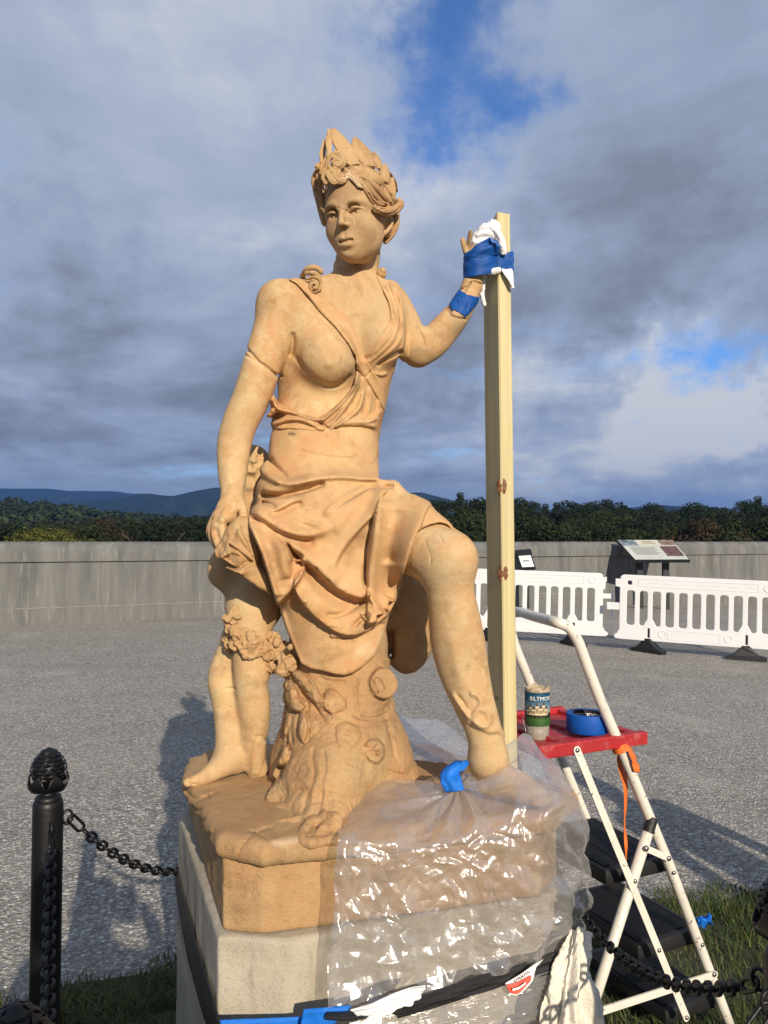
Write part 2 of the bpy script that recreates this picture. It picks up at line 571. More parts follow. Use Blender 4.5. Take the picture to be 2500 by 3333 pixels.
def surface(model, lo, hi, h):
    """dual mesh of the zero level on a grid of spacing h"""
    lo = np.asarray(lo, float); hi = np.asarray(hi, float)
    S, B = 8, 4                                   # sub-block of 8 cells, super-block of 4 sub-blocks
    nb = np.ceil((hi - lo) / (h * S * B)).astype(int); n = nb * S * B
    V = np.ones(n, np.float32)
    sup = [(i, j, k) for i in range(nb[0]) for j in range(nb[1]) for k in range(nb[2])]
    g = np.arange(S * B).reshape(B, S)
    loc = np.stack(np.meshgrid(np.arange(S), np.arange(S), np.arange(S), indexing='ij'), -1).reshape(-1, 3)
    cen = np.stack(np.meshgrid(np.arange(B), np.arange(B), np.arange(B), indexing='ij'), -1).reshape(-1, 3)
    half = h * S * B / 2
    def work(s):
        o = lo + np.array(s) * h * S * B
        ops = model.prune(o + half, half * 1.74 + 0.012)
        i0 = np.array(s) * S * B
        blk = V[i0[0]:i0[0] + S * B, i0[1]:i0[1] + S * B, i0[2]:i0[2] + S * B]
        if not any(q[0] == 'u' for q in ops):
            return
        cp = o + (cen * S + S / 2 - 0.5) * h
        f = model.ev(cp, ops)
        blk[:] = np.repeat(np.repeat(np.repeat(f.reshape(B, B, B), S, 0), S, 1), S, 2)
        act = np.nonzero(np.abs(f) < h * S * 0.87 * 1.35 + 0.006)[0]
        if not len(act): return
        pts = (o + (cen[act][:, None, :] * S + loc[None]) * h).reshape(-1, 3)
        d = model.ev(pts, ops).reshape(len(act), S, S, S)
        for q, a in enumerate(act):
            c = cen[a] * S
            blk[c[0]:c[0] + S, c[1]:c[1] + S, c[2]:c[2] + S] = d[q]
    with ThreadPoolExecutor(4) as ex:
        list(ex.map(work, sup))
    ins = V < 0
    cnt = np.zeros(np.array(V.shape) - 1, np.uint8)
    for a in (0, 1):
        for b in (0, 1):
            for c in (0, 1):
                cnt += ins[a:n[0] - 1 + a, b:n[1] - 1 + b, c:n[2] - 1 + c]
    cells = np.argwhere((cnt > 0) & (cnt < 8))
    if not len(cells): return np.zeros((0, 3)), np.zeros((0, 4), int)
    idx = np.full(cnt.shape, -1, np.int32); idx[tuple(cells.T)] = np.arange(len(cells))
    acc = np.zeros((len(cells), 3)); num = np.zeros(len(cells))
    corners = [(a, b, c) for a in (0, 1) for b in (0, 1) for c in (0, 1)]
    val = {c: V[tuple((cells + c).T)] for c in corners}
    for c in corners:
        for ax in range(3):
            if c[ax]: continue
            e = list(c); e[ax] = 1; e = tuple(e)
            a, b = val[c], val[e]
            m = (a < 0) != (b < 0)
            t = a[m] / (a[m] - b[m])
            q = np.tile(np.array(c, float), (m.sum(), 1)); q[:, ax] += t
            acc[m] += q; num[m] += 1
    verts = lo + (cells + acc / num[:, None]) * h
    quads = []
    for ax in range(3):
        sl0 = [slice(1, -1)] * 3; sl1 = [slice(1, -1)] * 3
        sl0[ax] = slice(0, -1); sl1[ax] = slice(1, None)
        A, Bv = ins[tuple(sl0)], ins[tuple(sl1)]
        e = np.argwhere(A != Bv)
        if not len(e): continue
        off = np.ones(3, int); off[ax] = 0
        e = e + off
        b1, b2 = (ax + 1) % 3, (ax + 2) % 3
        def cell(d1, d2):
            q = e.copy(); q[:, b1] -= d1; q[:, b2] -= d2
            ok = np.all((q >= 0) & (q < np.array(cnt.shape)), axis=1)
            r = np.full(len(q), -1); r[ok] = idx[tuple(q[ok].T)]
            return r
        q4 = np.stack([cell(1, 1), cell(0, 1), cell(0, 0), cell(1, 0)], 1)
        flip = ~ins[tuple(e.T)]
        q4[flip] = q4[flip][:, ::-1]
        quads.append(q4[(q4 >= 0).all(1)])
    return verts, np.concatenate(quads)

def smooth_mesh(v, f, it=1, lam=0.5):
    for _ in range(it):
        acc = np.zeros_like(v); n = np.zeros(len(v))
        for a, b in ((0, 1), (1, 2), (2, 3), (3, 0)):
            np.add.at(acc, f[:, a], v[f[:, b]]); np.add.at(n, f[:, a], 1)
            np.add.at(acc, f[:, b], v[f[:, a]]); np.add.at(n, f[:, b], 1)
        v = v + lam * (acc / np.maximum(n, 1)[:, None] - v)
    return v

def sdf_obj(name, model, lo, hi, h, mat, parent, patches=None, keep=None):
    v, f = surface(model, lo, hi, h)
    if keep is not None:
        m = keep(v); f = f[m[f].all(1)]
        used = np.zeros(len(v), bool); used[f.ravel()] = True
        re = np.cumsum(used) - 1; v = v[used]; f = re[f]
    o = mesh_obj(name, v, f, mat, parent, smooth=True)
    if patches is not None:
        u, w = project(v)
        a = np.zeros((len(v), 4), np.float32); a[:, 3] = 1
        patches(v, u, w, a)
        at = o.data.color_attributes.new('stain_shade', 'FLOAT_COLOR', 'POINT')
        at.data.foreach_set('color', a.ravel())
    print(f'{name}: {len(f)} quads  t={time.time() - T0:.1f}')
    return o
# ------------------------------------------------------------------ the terracotta statue
def Zf(x0, y0, s):
    return lambda *pts: [(x0 + q[0] / s, y0 + q[1] / s, *q[2:]) for q in pts]
ZA = Zf(680, 1400, 3.318); ZB = Zf(640, 1600, 4.1475); ZC = Zf(1100, 1500, 3.318); ZD = Zf(820, 2000, 2.765)
ZE = Zf(580, 1950, 3.318); ZF = Zf(550, 2350, 2.765); ZG = Zf(600, 1400, 1.508); ZH = Zf(800, 820, 3.318)
ZI = Zf(1000, 400, 5.184); ZJ = Zf(1000, 580, 5.184); ZK = Zf(1350, 650, 3.687); ZL = Zf(1050, 2250, 1.8433)
ZM = Zf(1850, 2600, 2.552); ZN = Zf(0, 2380, 2.321); ZO = Zf(1540, 1540, 1.728); ZP = Zf(1600, 1900, 3.016)
ZQ = Zf(700, 800, 1.659)
def rod(pts):
    """(px, py, depth, radius px) -> centres, radii"""
    return [P(x, y, d) for x, y, d, r in pts], [px2m(r, d) for x, y, d, r in pts]

YAW = R(20)
AX_T = np.array([[math.cos(YAW), math.sin(YAW), 0], [-math.sin(YAW), math.cos(YAW), 0], [0, 0, 1]])
DEV = globals().get('DEV_SCALE', 1.0)

# ---- body
body = Model()
body.ell(P(1100, 1118, 1.885), (.150, .100, .150), .03, AX_T)
body.ell(P(1085, 1270, 1.895), (.138, .094, .160), .05, AX_T)
body.ell(P(1058, 1470, 1.87), (.130, .105, .14), .06, AX_T)
body.chain(*rod([(918, 992, 1.80, 76), (1010, 966, 1.865, 58), (1120, 968, 1.895, 64), (1215, 968, 1.91, 50), (1262, 990, 1.93, 58)]), k=.045)
body.chain(*rod([(1148, 1000, 1.915, 84), (1154, 920, 1.926, 73), (1164, 850, 1.928, 72), (1176, 760, 1.90, 66)]), k=.045)
# pectoral and breasts
body.chain(*rod([(985, 1020, 1.835, 66), (1030, 1100, 1.812, 78), (1062, 1158, 1.788, 90), (1068, 1172, 1.782, 90)]), k=.03)
body.blob(1070, 1188, 11, 10, .0032)
body.stroke(ZH((500, 860), (508, 960), (500, 1060), (480, 1130)), -.010, 8, t0=.2, t1=.1)
body.stroke(ZH((500, 1100), (560, 1170), (640, 1260), (760, 1380), (900, 1450), (1040, 1420), (1150, 1310)), -.004, 8, t0=.2, t1=.1)
body.chain(*rod([(1235, 1020, 1.88, 60), (1243, 1110, 1.835, 70)]), k=.04)
# collar bones, sternum
body.stroke([(1130, 935), (1060, 945), (985, 945)], .004, 16)
body.stroke([(1175, 955), (1225, 945), (1262, 945)], .003, 14)
body.blob(1152, 945, 22, 18, -.006)
body.stroke([(1160, 1020), (1168, 1100), (1168, 1180)], -.006, 26)
body.stroke(ZJ((1180, 1200), (1050, 1420), (900, 1560), (760, 1650)), .004, 12)
body.stroke(ZJ((400, 1420), (480, 1500), (600, 1640)), .003, 10)
# her right arm (left in the picture)
body.chain(*rod([(915, 992, 1.80, 72), (890, 1065, 1.79, 64), (862, 1160, 1.78, 63), (820, 1290, 1.775, 61), (780, 1380, 1.775, 57), (762, 1450, 1.775, 55),
                 (757, 1540, 1.755, 47), (756, 1600, 1.735, 37), (756, 1630, 1.725, 34)]), k=.028)
hand = [(756, 1625, 1.725, 33), (751, 1650, 1.715, 36), (744, 1676, 1.705, 33)]
body.chain(*rod(hand), k=.012)
body.chain(*rod([(728, 1655, 1.715, 22), (712, 1682, 1.705, 20)]), k=.014)
for f in ([(748, 1672, 1.70, 18), (724, 1697, 1.685, 16.5), (726, 1736, 1.675, 15), (735, 1768, 1.675, 12.5)],
          [(728, 1676, 1.705, 17), (700, 1713, 1.69, 15), (704, 1752, 1.68, 14), (717, 1790, 1.678, 11)],
          [(716, 1676, 1.715, 15), (689, 1720, 1.705, 13.5), (695, 1757, 1.70, 12.5), (708, 1786, 1.69, 11)],
          [(706, 1672, 1.725, 14), (683, 1722, 1.72, 12), (688, 1752, 1.715, 11), (700, 1776, 1.705, 10)],
          [(778, 1636, 1.715, 20), (790, 1664, 1.70, 17.5), (791, 1688, 1.69, 16.5), (788, 1707, 1.685, 13)]):
    c, r = rod(f)
    body.chain(c, r, k=.006, smooth=5)
for x, y, d_, rr in ((724, 1694, 1.68, 9), (700, 1710, 1.685, 8)):
    body.ell(P(x, y, d_ - .008), px2m(rr, d_), .01)
body.stroke(ZB((610, 420), (640, 405), (660, 430)), -.0014, 2.2, t0=0, t1=0)
body.stroke(ZB((360, 640), (375, 625), (388, 640), (385, 690)), -.0014, 2.0, t0=0, t1=0)
body.stroke(ZB((560, 180), (520, 240), (470, 300)), .0025, 6)
body.stroke(ZB((470, 170), (400, 240), (340, 310)), .0025, 6)
body.stroke(ZB((560, 260), (560, 330), (570, 370)), -.003, 4)
# break across the upper arm
ARM_CRACK = ZH((10, 1050), (50, 1085), (100, 1140), (150, 1195), (200, 1225), (260, 1275), (330, 1325), (390, 1340))
body.stroke(ARM_CRACK, -.007, 3.6, t0=0, t1=0, sub=3)
body.stroke(ZH((10, 1120), (60, 1150), (140, 1215), (230, 1285), (330, 1345)), -.0035, 5.0, t0=0, t1=0, sub=3)
# her left arm, raised to the post
body.chain(*rod([(1268, 990, 1.93, 56), (1305, 1030, 1.93, 52), (1338, 1090, 1.93, 47), (1360, 1140, 1.93, 50)]), k=.03)
body.chain(*rod([(1362, 1142, 1.93, 51), (1405, 1118, 1.935, 52), (1450, 1070, 1.945, 49), (1492, 1018, 1.955, 43), (1518, 975, 1.965, 37), (1536, 930, 1.975, 31)]), k=.016)
body.chain(*rod([(1536, 935, 1.975, 30), (1540, 900, 1.98, 29), (1545, 850, 1.985, 33), (1556, 815, 1.99, 34)]), k=.012)
body.chain(*rod([(1524, 840, 1.97, 12), (1515, 810, 1.965, 10.5), (1509, 790, 1.965, 9.5), (1506, 782, 1.965, 8.5)]), k=.006)
body.chain(*rod([(1530, 830, 1.985, 10), (1527, 800, 1.985, 9.5), (1530, 770, 1.985, 8.5), (1532, 756, 1.985, 7.5)]), k=.006)
body.chain(*rod([(1560, 815, 1.99, 12), (1563, 785, 1.99, 11), (1566, 765, 1.99, 10)]), k=.006)
body.chain(*rod([(1580, 815, 1.99, 12), (1583, 780, 1.99, 11), (1586, 760, 1.99, 10)]), k=.006)
body.stroke(ZK((385, 1260), (430, 1320), (450, 1400), (520, 1425), (610, 1430)), -.006, 3.2, t0=0, t1=0)
body.stroke(ZK((560, 1075), (640, 1040), (670, 990)), -.005, 3.0, t0=0, t1=0)
body.stroke(ZK((590, 1110), (640, 1040), (700, 985), (790, 1010)), -.006, 3.0, t0=0, t1=0)
body.stroke(ZK((20, 1510), (60, 1600), (100, 1680), (110, 1780)), -.006, 5)
# bare leg
leg = Model()
leg.chain(*rod([(1180, 1660, 1.84, 110), (1310, 1740, 1.72, 110), (1400, 1790, 1.64, 104), (1452, 1822, 1.60, 92)]), k=.03)
leg.ell(P(1478, 1815, 1.575), (px2m(62, 1.58), px2m(60, 1.58), px2m(66, 1.58)), .03)
leg.chain(*rod([(1452, 1830, 1.60, 86), (1466, 1920, 1.60, 76), (1480, 2020, 1.61, 84), (1492, 2100, 1.62, 88), (1512, 2190, 1.62, 80), (1540, 2280, 1.61, 68), (1566, 2350, 1.61, 60), (1582, 2410, 1.61, 58), (1590, 2460, 1.61, 58)]), k=.03)
leg.chain(*rod([(1588, 2480, 1.63, 60), (1598, 2540, 1.64, 50), (1660, 2548, 1.605, 50), (1720, 2575, 1.575, 42), (1765, 2600, 1.56, 28)]), k=.03)
for i, (x, y) in enumerate(((1748, 2606), (1768, 2603), (1786, 2598), (1800, 2592))):
    leg.ell(P(x, y, 1.548 + i * .008), .012, .006)
# sandal lacing and leaves round the ankle
leg.stroke(ZL((765, 0), (800, 60), (850, 130), (900, 180), (1000, 230), (1060, 245), (1110, 280)), .006, 12, 4)
leg.stroke(ZL((905, 150), (935, 110), (990, 130), (1000, 190), (960, 215), (910, 190)), .008, 9, t0=0, t1=0)
leg.blob(*ZL((945, 165))[0], 24, 18, .006, .5)
leg.stroke(ZL((820, 90), (860, 140), (880, 200)), .006, 8)
leg.stroke(ZL((880, 10), (925, 25), (950, 60), (940, 100)), .008, 9, t0=0.1, t1=.2)
leg.stroke(ZL((800, 10), (840, 60), (870, 110)), -.005, 4)
leg.stroke(ZL((900, 195), (950, 225), (1010, 250), (1060, 240)), .007, 7, 4)
leg.stroke(ZC((930, 840), (960, 920), (1000, 1040), (1000, 1110), (980, 1160)), -.002, 2.5)
leg.stroke(ZC((1080, 790), (1120, 850), (1145, 905)), -.002, 2.5)
leg.stroke([(1470, 2060), (1485, 2150), (1510, 2250)], .004, 22)
body.ops += leg.ops

# ---- head
HO = P(1158.5, 731, 1.835)
HSC = .93
def _axes(yaw, pit, roll):
    f = np.array([-math.sin(yaw) * math.cos(pit), -math.cos(yaw) * math.cos(pit), -math.sin(pit)])
    r = np.array([math.cos(yaw), -math.sin(yaw), 0]); u = np.cross(r, -f)
    return r * math.cos(roll) + u * math.sin(roll), f, u * math.cos(roll) - r * math.sin(roll)
hr, hf, hu = _axes(R(21), R(16), R(3))
AX_H = np.array([hr, hf, hu])
def L(x, y, z): return HO + HSC * (hr * x + hf * y + hu * z)
def Lp(*pts): return [L(*q) for q in pts]
class Head(Model):
    def E(self, c, r, k, sub=False):
        r = np.asarray(r if hasattr(r, '__len__') else (r, r, r), float) * HSC
        return self.ell(L(*c), r, k, AX_H, sub)
    def C(self, pts, r, k, sub=False, smooth=5):
        return self.chain(Lp(*pts), np.asarray(r if hasattr(r, '__len__') else [r] * len(pts), float) * HSC, k, sub, smooth)
skull = Head()
skull.E((0, -.030, .055), (.078, .098, .088), .03)
skull.E((0, .0, .000), (.062, .084, .098), .04)
skull.E((0, .058, -.072), .023, .04)
for s in (-1, 1):
    skull.E((s * .034, .006, -.044), .020, .045)
    skull.E((s * .035, .047, -.016), .025, .03)
face = Head(); face.ops = list(skull.ops)
face.E((0, .066, -.048), (.028, .019, .025), .020)              # muzzle
for s in (-1, 1):
    face.E((s * .0300, .098, .0260), (.0230, .0385, .0185), .006, True)      # eye socket
    face.E((s * .0165, .096, .0280), (.0070, .018, .0100), .012, True)       # hollow beside the nose root
    face.C(((s * .060, .038, .028), (s * .048, .0625, .0410), (s * .030, .0765, .0465), (s * .014, .0800, .0425), (s * .0080, .0805, .030)), (.0045, .0055, .0060, .0060, .0050), .011)   # brow
    face.E((s * .0325, .0572, .0165), (.0205, .0165, .0125), .0015)       # eyeball
    face.C(((s * .0120, .0690, .0140), (s * .0215, .0755, .0250), (s * .0335, .0765, .0280), (s * .0465, .0685, .0240), (s * .0560, .0560, .0160)), (.0018, .0032, .0036, .0030, .0018), .002)
    face.C(((s * .0120, .0690, .0135), (s * .0240, .0742, .0068), (s * .0350, .0735, .0050), (s * .0460, .0660, .0080), (s * .0545, .0570, .0150)), (.0016, .0024, .0027, .0024, .0016), .002)
    face.E((s * .0325 - .003, .0760, .0172), (.0052, .0064, .0056), .0006, True)   # pupil
    face.E((s * .0108, .0890, -.0105), (.0060, .0095, .0066), .0045)      # nose wing
    face.E((s * .0066, .0930, -.0165), (.0044, .0070, .0058), .0015, True)
face.C(((0, .0755, .048), (0, .0815, .033), (0, .0905, .014), (0, .0990, -.002)), (.0066, .0054, .0052, .0060), .008)
face.box(L(0, .0945, .004), (.0098 * HSC, .010 * HSC, .028 * HSC), .003, .005, np.array([hr, hf * .94 + hu * .34, hu * .94 - hf * .34]))
face.E((0, .1000, -.0058), (.0084, .0078, .0070), .004)
face.C(((-.0275, .0725, -.0462), (-.0110, .0868, -.0396), (0, .0885, -.0420), (.0110, .0868, -.0396), (.0275, .0725, -.0462)), (.0024, .0048, .0044, .0048, .0024), .004)
face.C(((-.0220, .0760, -.0545), (0, .0872, -.0590), (.0220, .0760, -.0545)), (.0034, .0068, .0034), .005)
face.C(((-.0290, .0710, -.0464), (-.0120, .0876, -.0474), (0, .0905, -.0486), (.0120, .0876, -.0474), (.0290, .0710, -.0464)), (.0020, .0036, .0040, .0036, .0020), .0012, True)
face.E((0, .0985, -.0715), (.024, .015, .0070), .010, True)
face.E((0, .100, -.0285), (.0036, .012, .008), .005, True)
# ear and earring
ear = ZJ((1310, 720, 1.842, 24), (1330, 668, 1.847, 28), (1385, 652, 1.852, 30), (1428, 700, 1.858, 32), (1418, 790, 1.858, 34), (1370, 870, 1.85, 36), (1310, 930, 1.842, 34), (1280, 955, 1.838, 28))
face.chain(*rod([(x, y, d, r / 5.184) for x, y, d, r in ear]), k=.004)
face.ell(P(*ZJ((1345, 800))[0], 1.872), (.014, .02, .030), .008)
face.ell(P(*ZJ((1265, 988))[0], 1.828), px2m(6.2, 1.83), .003)
# fine cracks of the old repair
face.stroke(ZJ((500, 495), (620, 530), (720, 590), (800, 680), (800, 760)), -.0014, 1.6, t0=0, t1=0)
face.stroke(ZJ((945, 600), (945, 720), (940, 860), (915, 1010), (850, 1050)), -.0010, 1.6, t0=0, t1=0)
body.custom(lambda p: face.ev(p), k=.012, c=HO, r=.17)

# ---- hair
hair = Head()
hair.E((0, -.032, .060), (.084, .100, .094), .02)
def _hairline(p, d):
    q = ((p - HO.astype(np.float32)) @ AX_H.T.astype(np.float32)) / HSC
    s = q[:, 1] - (.010 + (q[:, 2] - .02) * .42 - np.abs(q[:, 0]) * .18)
    return np.maximum(d, s * .8)
hair.cut(_hairline)
_grooves = []
def lock(pts, w, n, dd, off=.004, zoom=ZJ, zs=5.184):
    """a lock of hair running along pts, w wide, parted into n strands"""
    q = catmull(np.array(zoom(*pts), float), 3); m = len(q)
    tg = np.gradient(q, axis=0); tg /= np.linalg.norm(tg, axis=1)[:, None]; nm = np.stack([-tg[:, 1], tg[:, 0]], 1)
    t = np.linspace(0, 1, m); env = .35 + .65 * np.sin(np.pi * (.10 + .8 * t)) ** .8
    W = w / zs
    ctr = [skull.at(x, y, off, dd) if dd > 0 else P(x, y, -dd) for x, y in q]
    dep = np.array([c[1] for c in ctr]); dep = np.convolve(np.pad(dep, 2, mode='edge'), np.ones(5) / 5, 'valid')
    hair.chain([P(x, y, d_) for (x, y), d_ in zip(q, dep)], [px2m(W * e * .56, d_) for e, d_ in zip(env, dep)], .0022, smooth=1)
    for j in range(1, n):
        o = j / n - .5
        g = q + nm * ((o + .05 * np.sin(6 * t + 2 * j)) * W * env)[:, None]
        _grooves.append((g, -.0019, max(1.8, W / n * .30)))
lock([(860, 60), (960, 150), (1040, 270), (1110, 390), (1210, 490), (1320, 545)], 80, 2, 1.83, .004)
lock([(905, 40), (1030, 140), (1130, 280), (1240, 400), (1370, 470)], 90, 3, 1.84, .006)
lock([(970, 0), (1120, 120), (1240, 260), (1350, 380), (1440, 440)], 95, 3, 1.85, .005)
lock([(1050, -40), (1210, 80), (1350, 230), (1450, 390)], 100, 3, 1.86, .004)
lock([(1030, 230), (1110, 330), (1220, 420), (1340, 430), (1430, 400)], 56, 2, 1.84, .010)
lock([(1140, 490), (1240, 545), (1380, 560), (1500, 520), (1575, 440), (1545, 375)], 130, 4, 1.84, .014)
lock([(1180, 530), (1290, 600), (1420, 600), (1530, 540), (1595, 450)], 80, 2, 1.85, .010)
hair.ell(P(*ZJ((1530, 470))[0], 1.875), px2m(17, 1.87), .006)
lock([(1510, 570), (1500, 700), (1470, 820), (1410, 950), (1320, 1070)], 130, 4, -1.885)
lock([(1450, 620), (1450, 760), (1400, 900), (1300, 1050)], 90, 3, -1.89)
hair.chain([P(x, y, d) for (x, y), d in zip(ZJ((250, -60), (215, 60), (205, 180), (215, 300), (235, 420), (262, 540), (295, 660), (318, 730)), (1.85, 1.86, 1.865, 1.87, 1.87, 1.865, 1.86, 1.855))], px2m(17, 1.86), .01)
lock([(195, 0), (140, 110), (155, 230), (195, 370), (225, 490), (258, 610), (300, 720)], 110, 3, -1.835)
lock([(265, 40), (215, 170), (225, 310), (245, 430), (275, 580)], 80, 2, -1.815)
lock([(300, 40), (262, 110), (268, 170), (302, 208)], 40, 2, -1.785)
lock([(165, -140), (120, -20), (115, 90), (145, 220)], 90, 3, -1.845)
# curls above the forehead
def curl(pts, w, n, dd): lock(pts, w, n, dd if dd > 1.76 else -dd, .007, zoom=ZI)
curl([(330, 740), (290, 830), (270, 930), (300, 1010), (350, 985)], 74, 2, 1.752)
curl([(400, 760), (370, 850), (380, 940), (440, 1005), (520, 985)], 92, 2, 1.748)
curl([(470, 770), (450, 860), (490, 950), (570, 990), (640, 950), (650, 900)], 96, 3, 1.750)
curl([(540, 760), (530, 840), (580, 910), (660, 915)], 84, 2, 1.755)
curl([(330, 800), (330, 880), (345, 940)], 46, 1, 1.745)
curl([(370, 790), (345, 690), (370, 600), (430, 560), (470, 600), (455, 670), (420, 650)], 70, 2, 1.748)
curl([(420, 545), (510, 530), (585, 585), (600, 660), (560, 720), (490, 725), (470, 670), (520, 630)], 130, 3, 1.754)
curl([(350, 600), (330, 690), (350, 790), (400, 840), (460, 850)], 60, 2, 1.752)
curl([(640, 740), (700, 730), (760, 780), (790, 860)], 80, 2, 1.775)
curl([(560, 930), (650, 890), (740, 920), (810, 980), (870, 1070)], 80, 2, 1.768)
curl([(700, 810), (790, 880), (860, 970), (920, 1080)], 90, 3, 1.778)
curl([(600, 850), (680, 830), (760, 880)], 70, 2, 1.768)
curl([(250, 930), (290, 830), (350, 770)], 60, 2, 1.765)
curl([(240, 1040), (262, 950), (320, 930), (350, 990)], 50, 2, 1.765)
curl([(540, 1000), (620, 960), (700, 985), (730, 1040), (690, 1060)], 44, 2, 1.758)

lock([(270, 800), (480, 735), (800, 745), (1050, 800), (1250, 940), (1400, 1180)], 120, 1, 1.83, -.002, ZI)
for g_, h_, w_ in _grooves: hair.stroke(g_, h_, w_, t0=.08, t1=.08, sub=1)

# ---- sash, strap and bodice lying on the torso
torso_base = Model(); torso_base.ops = list(body.ops)
STRAP = ZQ((395, 180), (440, 172), (500, 195), (560, 250), (640, 310), (700, 370), (770, 490), (800, 590), (850, 665), (900, 735), (918, 770), (918, 905), (880, 830), (845, 770), (808, 715), (765, 668), (760, 600), (720, 530), (650, 440), (560, 350), (500, 270), (440, 205))
BODICE = ZQ((868, 160), (930, 140), (990, 190), (1040, 330), (1060, 480), (1050, 600), (960, 700), (925, 780), (915, 900), (880, 1000), (740, 985), (770, 880), (770, 760), (762, 680), (850, 680), (800, 600), (850, 545), (905, 470), (945, 400), (935, 300), (895, 220))
bodice = torso_base.copy().offset(.0034)
for pts, h, w, w2 in (([(935, 165), (975, 290), (988, 400), (955, 510), (880, 590), (820, 635)], .006, 8, 4), ([(900, 220), (950, 330), (960, 440), (905, 530), (835, 605)], .005, 7, 4),
                      ([(955, 160), (1000, 300), (1010, 430), (990, 520), (920, 590), (850, 650)], .006, 9, 4), ([(870, 650), (900, 620), (960, 590), (1015, 560)], -.008, 4, 8),
                      ([(860, 690), (900, 700), (930, 690)], .005, 7, 4), ([(900, 470), (860, 545), (810, 600)], .004, 6, 4), ([(985, 230), (1020, 380), (1018, 520), (985, 600)], .004, 9, 5),
                      ([(790, 700), (800, 790), (770, 900), (750, 960)], .006, 9, 4), ([(830, 760), (835, 860), (800, 950)], .005, 8, 4), ([(905, 880), (870, 920), (820, 945), (740, 955)], .006, 8, 4), ([(890, 800), (880, 900), (870, 960)], .004, 7, 4)):
    bodice.stroke(ZQ(*pts), h, w, w2)
bodice.clip(BODICE, .006, 1.85)
strap = torso_base.copy().offset(.0060)
strap.stroke(ZQ((430, 185), (560, 320), (720, 500), (775, 640), (840, 740), (915, 880)), .003, 5)
strap.stroke(ZQ((520, 215), (690, 370), (770, 510), (850, 680), (915, 780)), .003, 5)
strap.stroke(ZQ((806, 716), (848, 672)), -.005, 2.5, t0=0, t1=0)
strap.clip(STRAP, .004, 1.82)
SASH = ZQ((272, 925), (300, 885), (295, 830), (318, 800), (345, 850), (400, 885), (480, 910), (555, 930), (620, 890), (700, 815), (745, 755), (765, 672), (800, 700), (810, 790), (800, 900), (900, 905), (890, 945), (875, 990), (800, 978), (720, 975), (650, 990), (585, 1016), (500, 998), (400, 994), (310, 994), (285, 960))
sash = torso_base.copy().offset(.008)
for pts, h, w, w2 in (([(285, 935), (340, 890), (430, 905), (520, 935), (600, 945)], .012, 12, 5), ([(300, 975), (390, 940), (480, 945), (560, 985), (600, 1000)], .012, 11, 5), ([(320, 985), (420, 985), (520, 995), (590, 1008)], .008, 8, 5),
                      ([(575, 1000), (650, 940), (720, 850), (765, 770), (780, 700)], .014, 12, 6), ([(600, 1005), (690, 950), (770, 890), (800, 810), (795, 730)], .013, 11, 6), ([(560, 960), (630, 905), (700, 835), (750, 760), (770, 690)], .012, 9, 5),
                      ([(640, 985), (740, 950), (830, 950), (890, 925)], .010, 10, 6), ([(690, 970), (780, 965), (870, 975)], .006, 8, 5), ([(310, 820), (330, 870), (390, 905)], .010, 8, 5), ([(300, 900), (330, 870), (340, 830)], .006, 8, 4),
                      ([(560, 945), (590, 975), (620, 990)], -.010, 5, 5), ([(780, 700), (800, 740), (795, 800)], -.008, 4, 4)):
    sash.stroke(ZQ(*pts), h, w, w2)
sash.rough(.0012, 60, 2, 5)
sash.clip(SASH, .008, 1.82)
# curl of hair on the shoulder, button on the other
tress = Model()
def zh(pts, r, off, k=.003):
    c, rr = [], []
    for x, y in ZH(*pts):
        w = torso_base.at(x, y, off, 1.80); c.append(w); rr.append(px2m(r / 3.318, w[1]))
    tress.chain(c, rr, k)
def zt(pts, r, dd, k=.003):
    tress.chain([P(x, y, dd + o) for x, y, o in ZH(*pts)], px2m(r / 3.318, dd), k)
zt([(610, 265, .03), (650, 200, .0), (700, 170, -.01), (770, 175, -.005), (815, 215, 0)], 30, 1.80)
zt([(655, 230, -.01), (720, 225, -.02), (780, 250, -.012), (800, 320, -.01)], 24, 1.795)
zt([(670, 290, -.015), (730, 270, -.02), (785, 290, -.02), (812, 345, -.015), (795, 405, -.02), (745, 432, -.025), (703, 405, -.025), (700, 360, -.028), (730, 335, -.028), (765, 350, -.03), (765, 385, -.03), (740, 390, -.034)], 18, 1.80)
zt([(690, 315, -.018), (730, 300, -.022), (770, 318, -.022), (785, 360, -.022), (765, 400, -.024)], 12, 1.795)
button = Model()
bz = P(*ZH((1470, 225))[0], 1.90)
bax = basis([.35, -.8, .45])
button.cyl(bz - bax[2] * .012, bz + bax[2] * .006, px2m(17, 1.9), .005)
button.cyl(bz - bax[2] * .002, bz + bax[2] * .013, px2m(10.5, 1.9), .004, .002)

# ---- skirt
skirt = Model()
skirt.ell(P(1056, 1470, 1.865), (.136, .116, .13), .03, AX_T)
skirt.ell(P(1040, 1640, 1.85), (.162, .130, .105), .06, AX_T)
skirt.chain(*rod([(1170, 1640, 1.82, 118), (1290, 1706, 1.71, 116), (1380, 1765, 1.645, 112), (1420, 1790, 1.62, 106)]), k=.05)
skirt.chain(*rod([(1010, 1650, 1.80, 120), (920, 1720, 1.70, 108), (868, 1800, 1.645, 78), (880, 1900, 1.65, 50)]), k=.05)
skirt.chain([P(1085, 1740, 1.77), P(1100, 1900, 1.785), P(1105, 2060, 1.79), P(1110, 2240, 1.795)], [.135, .143, .138, .132], .07)
SK = lambda z, pts, h, w, w2=None, **k: skirt.stroke(z(*pts), h, w, w2, **k)
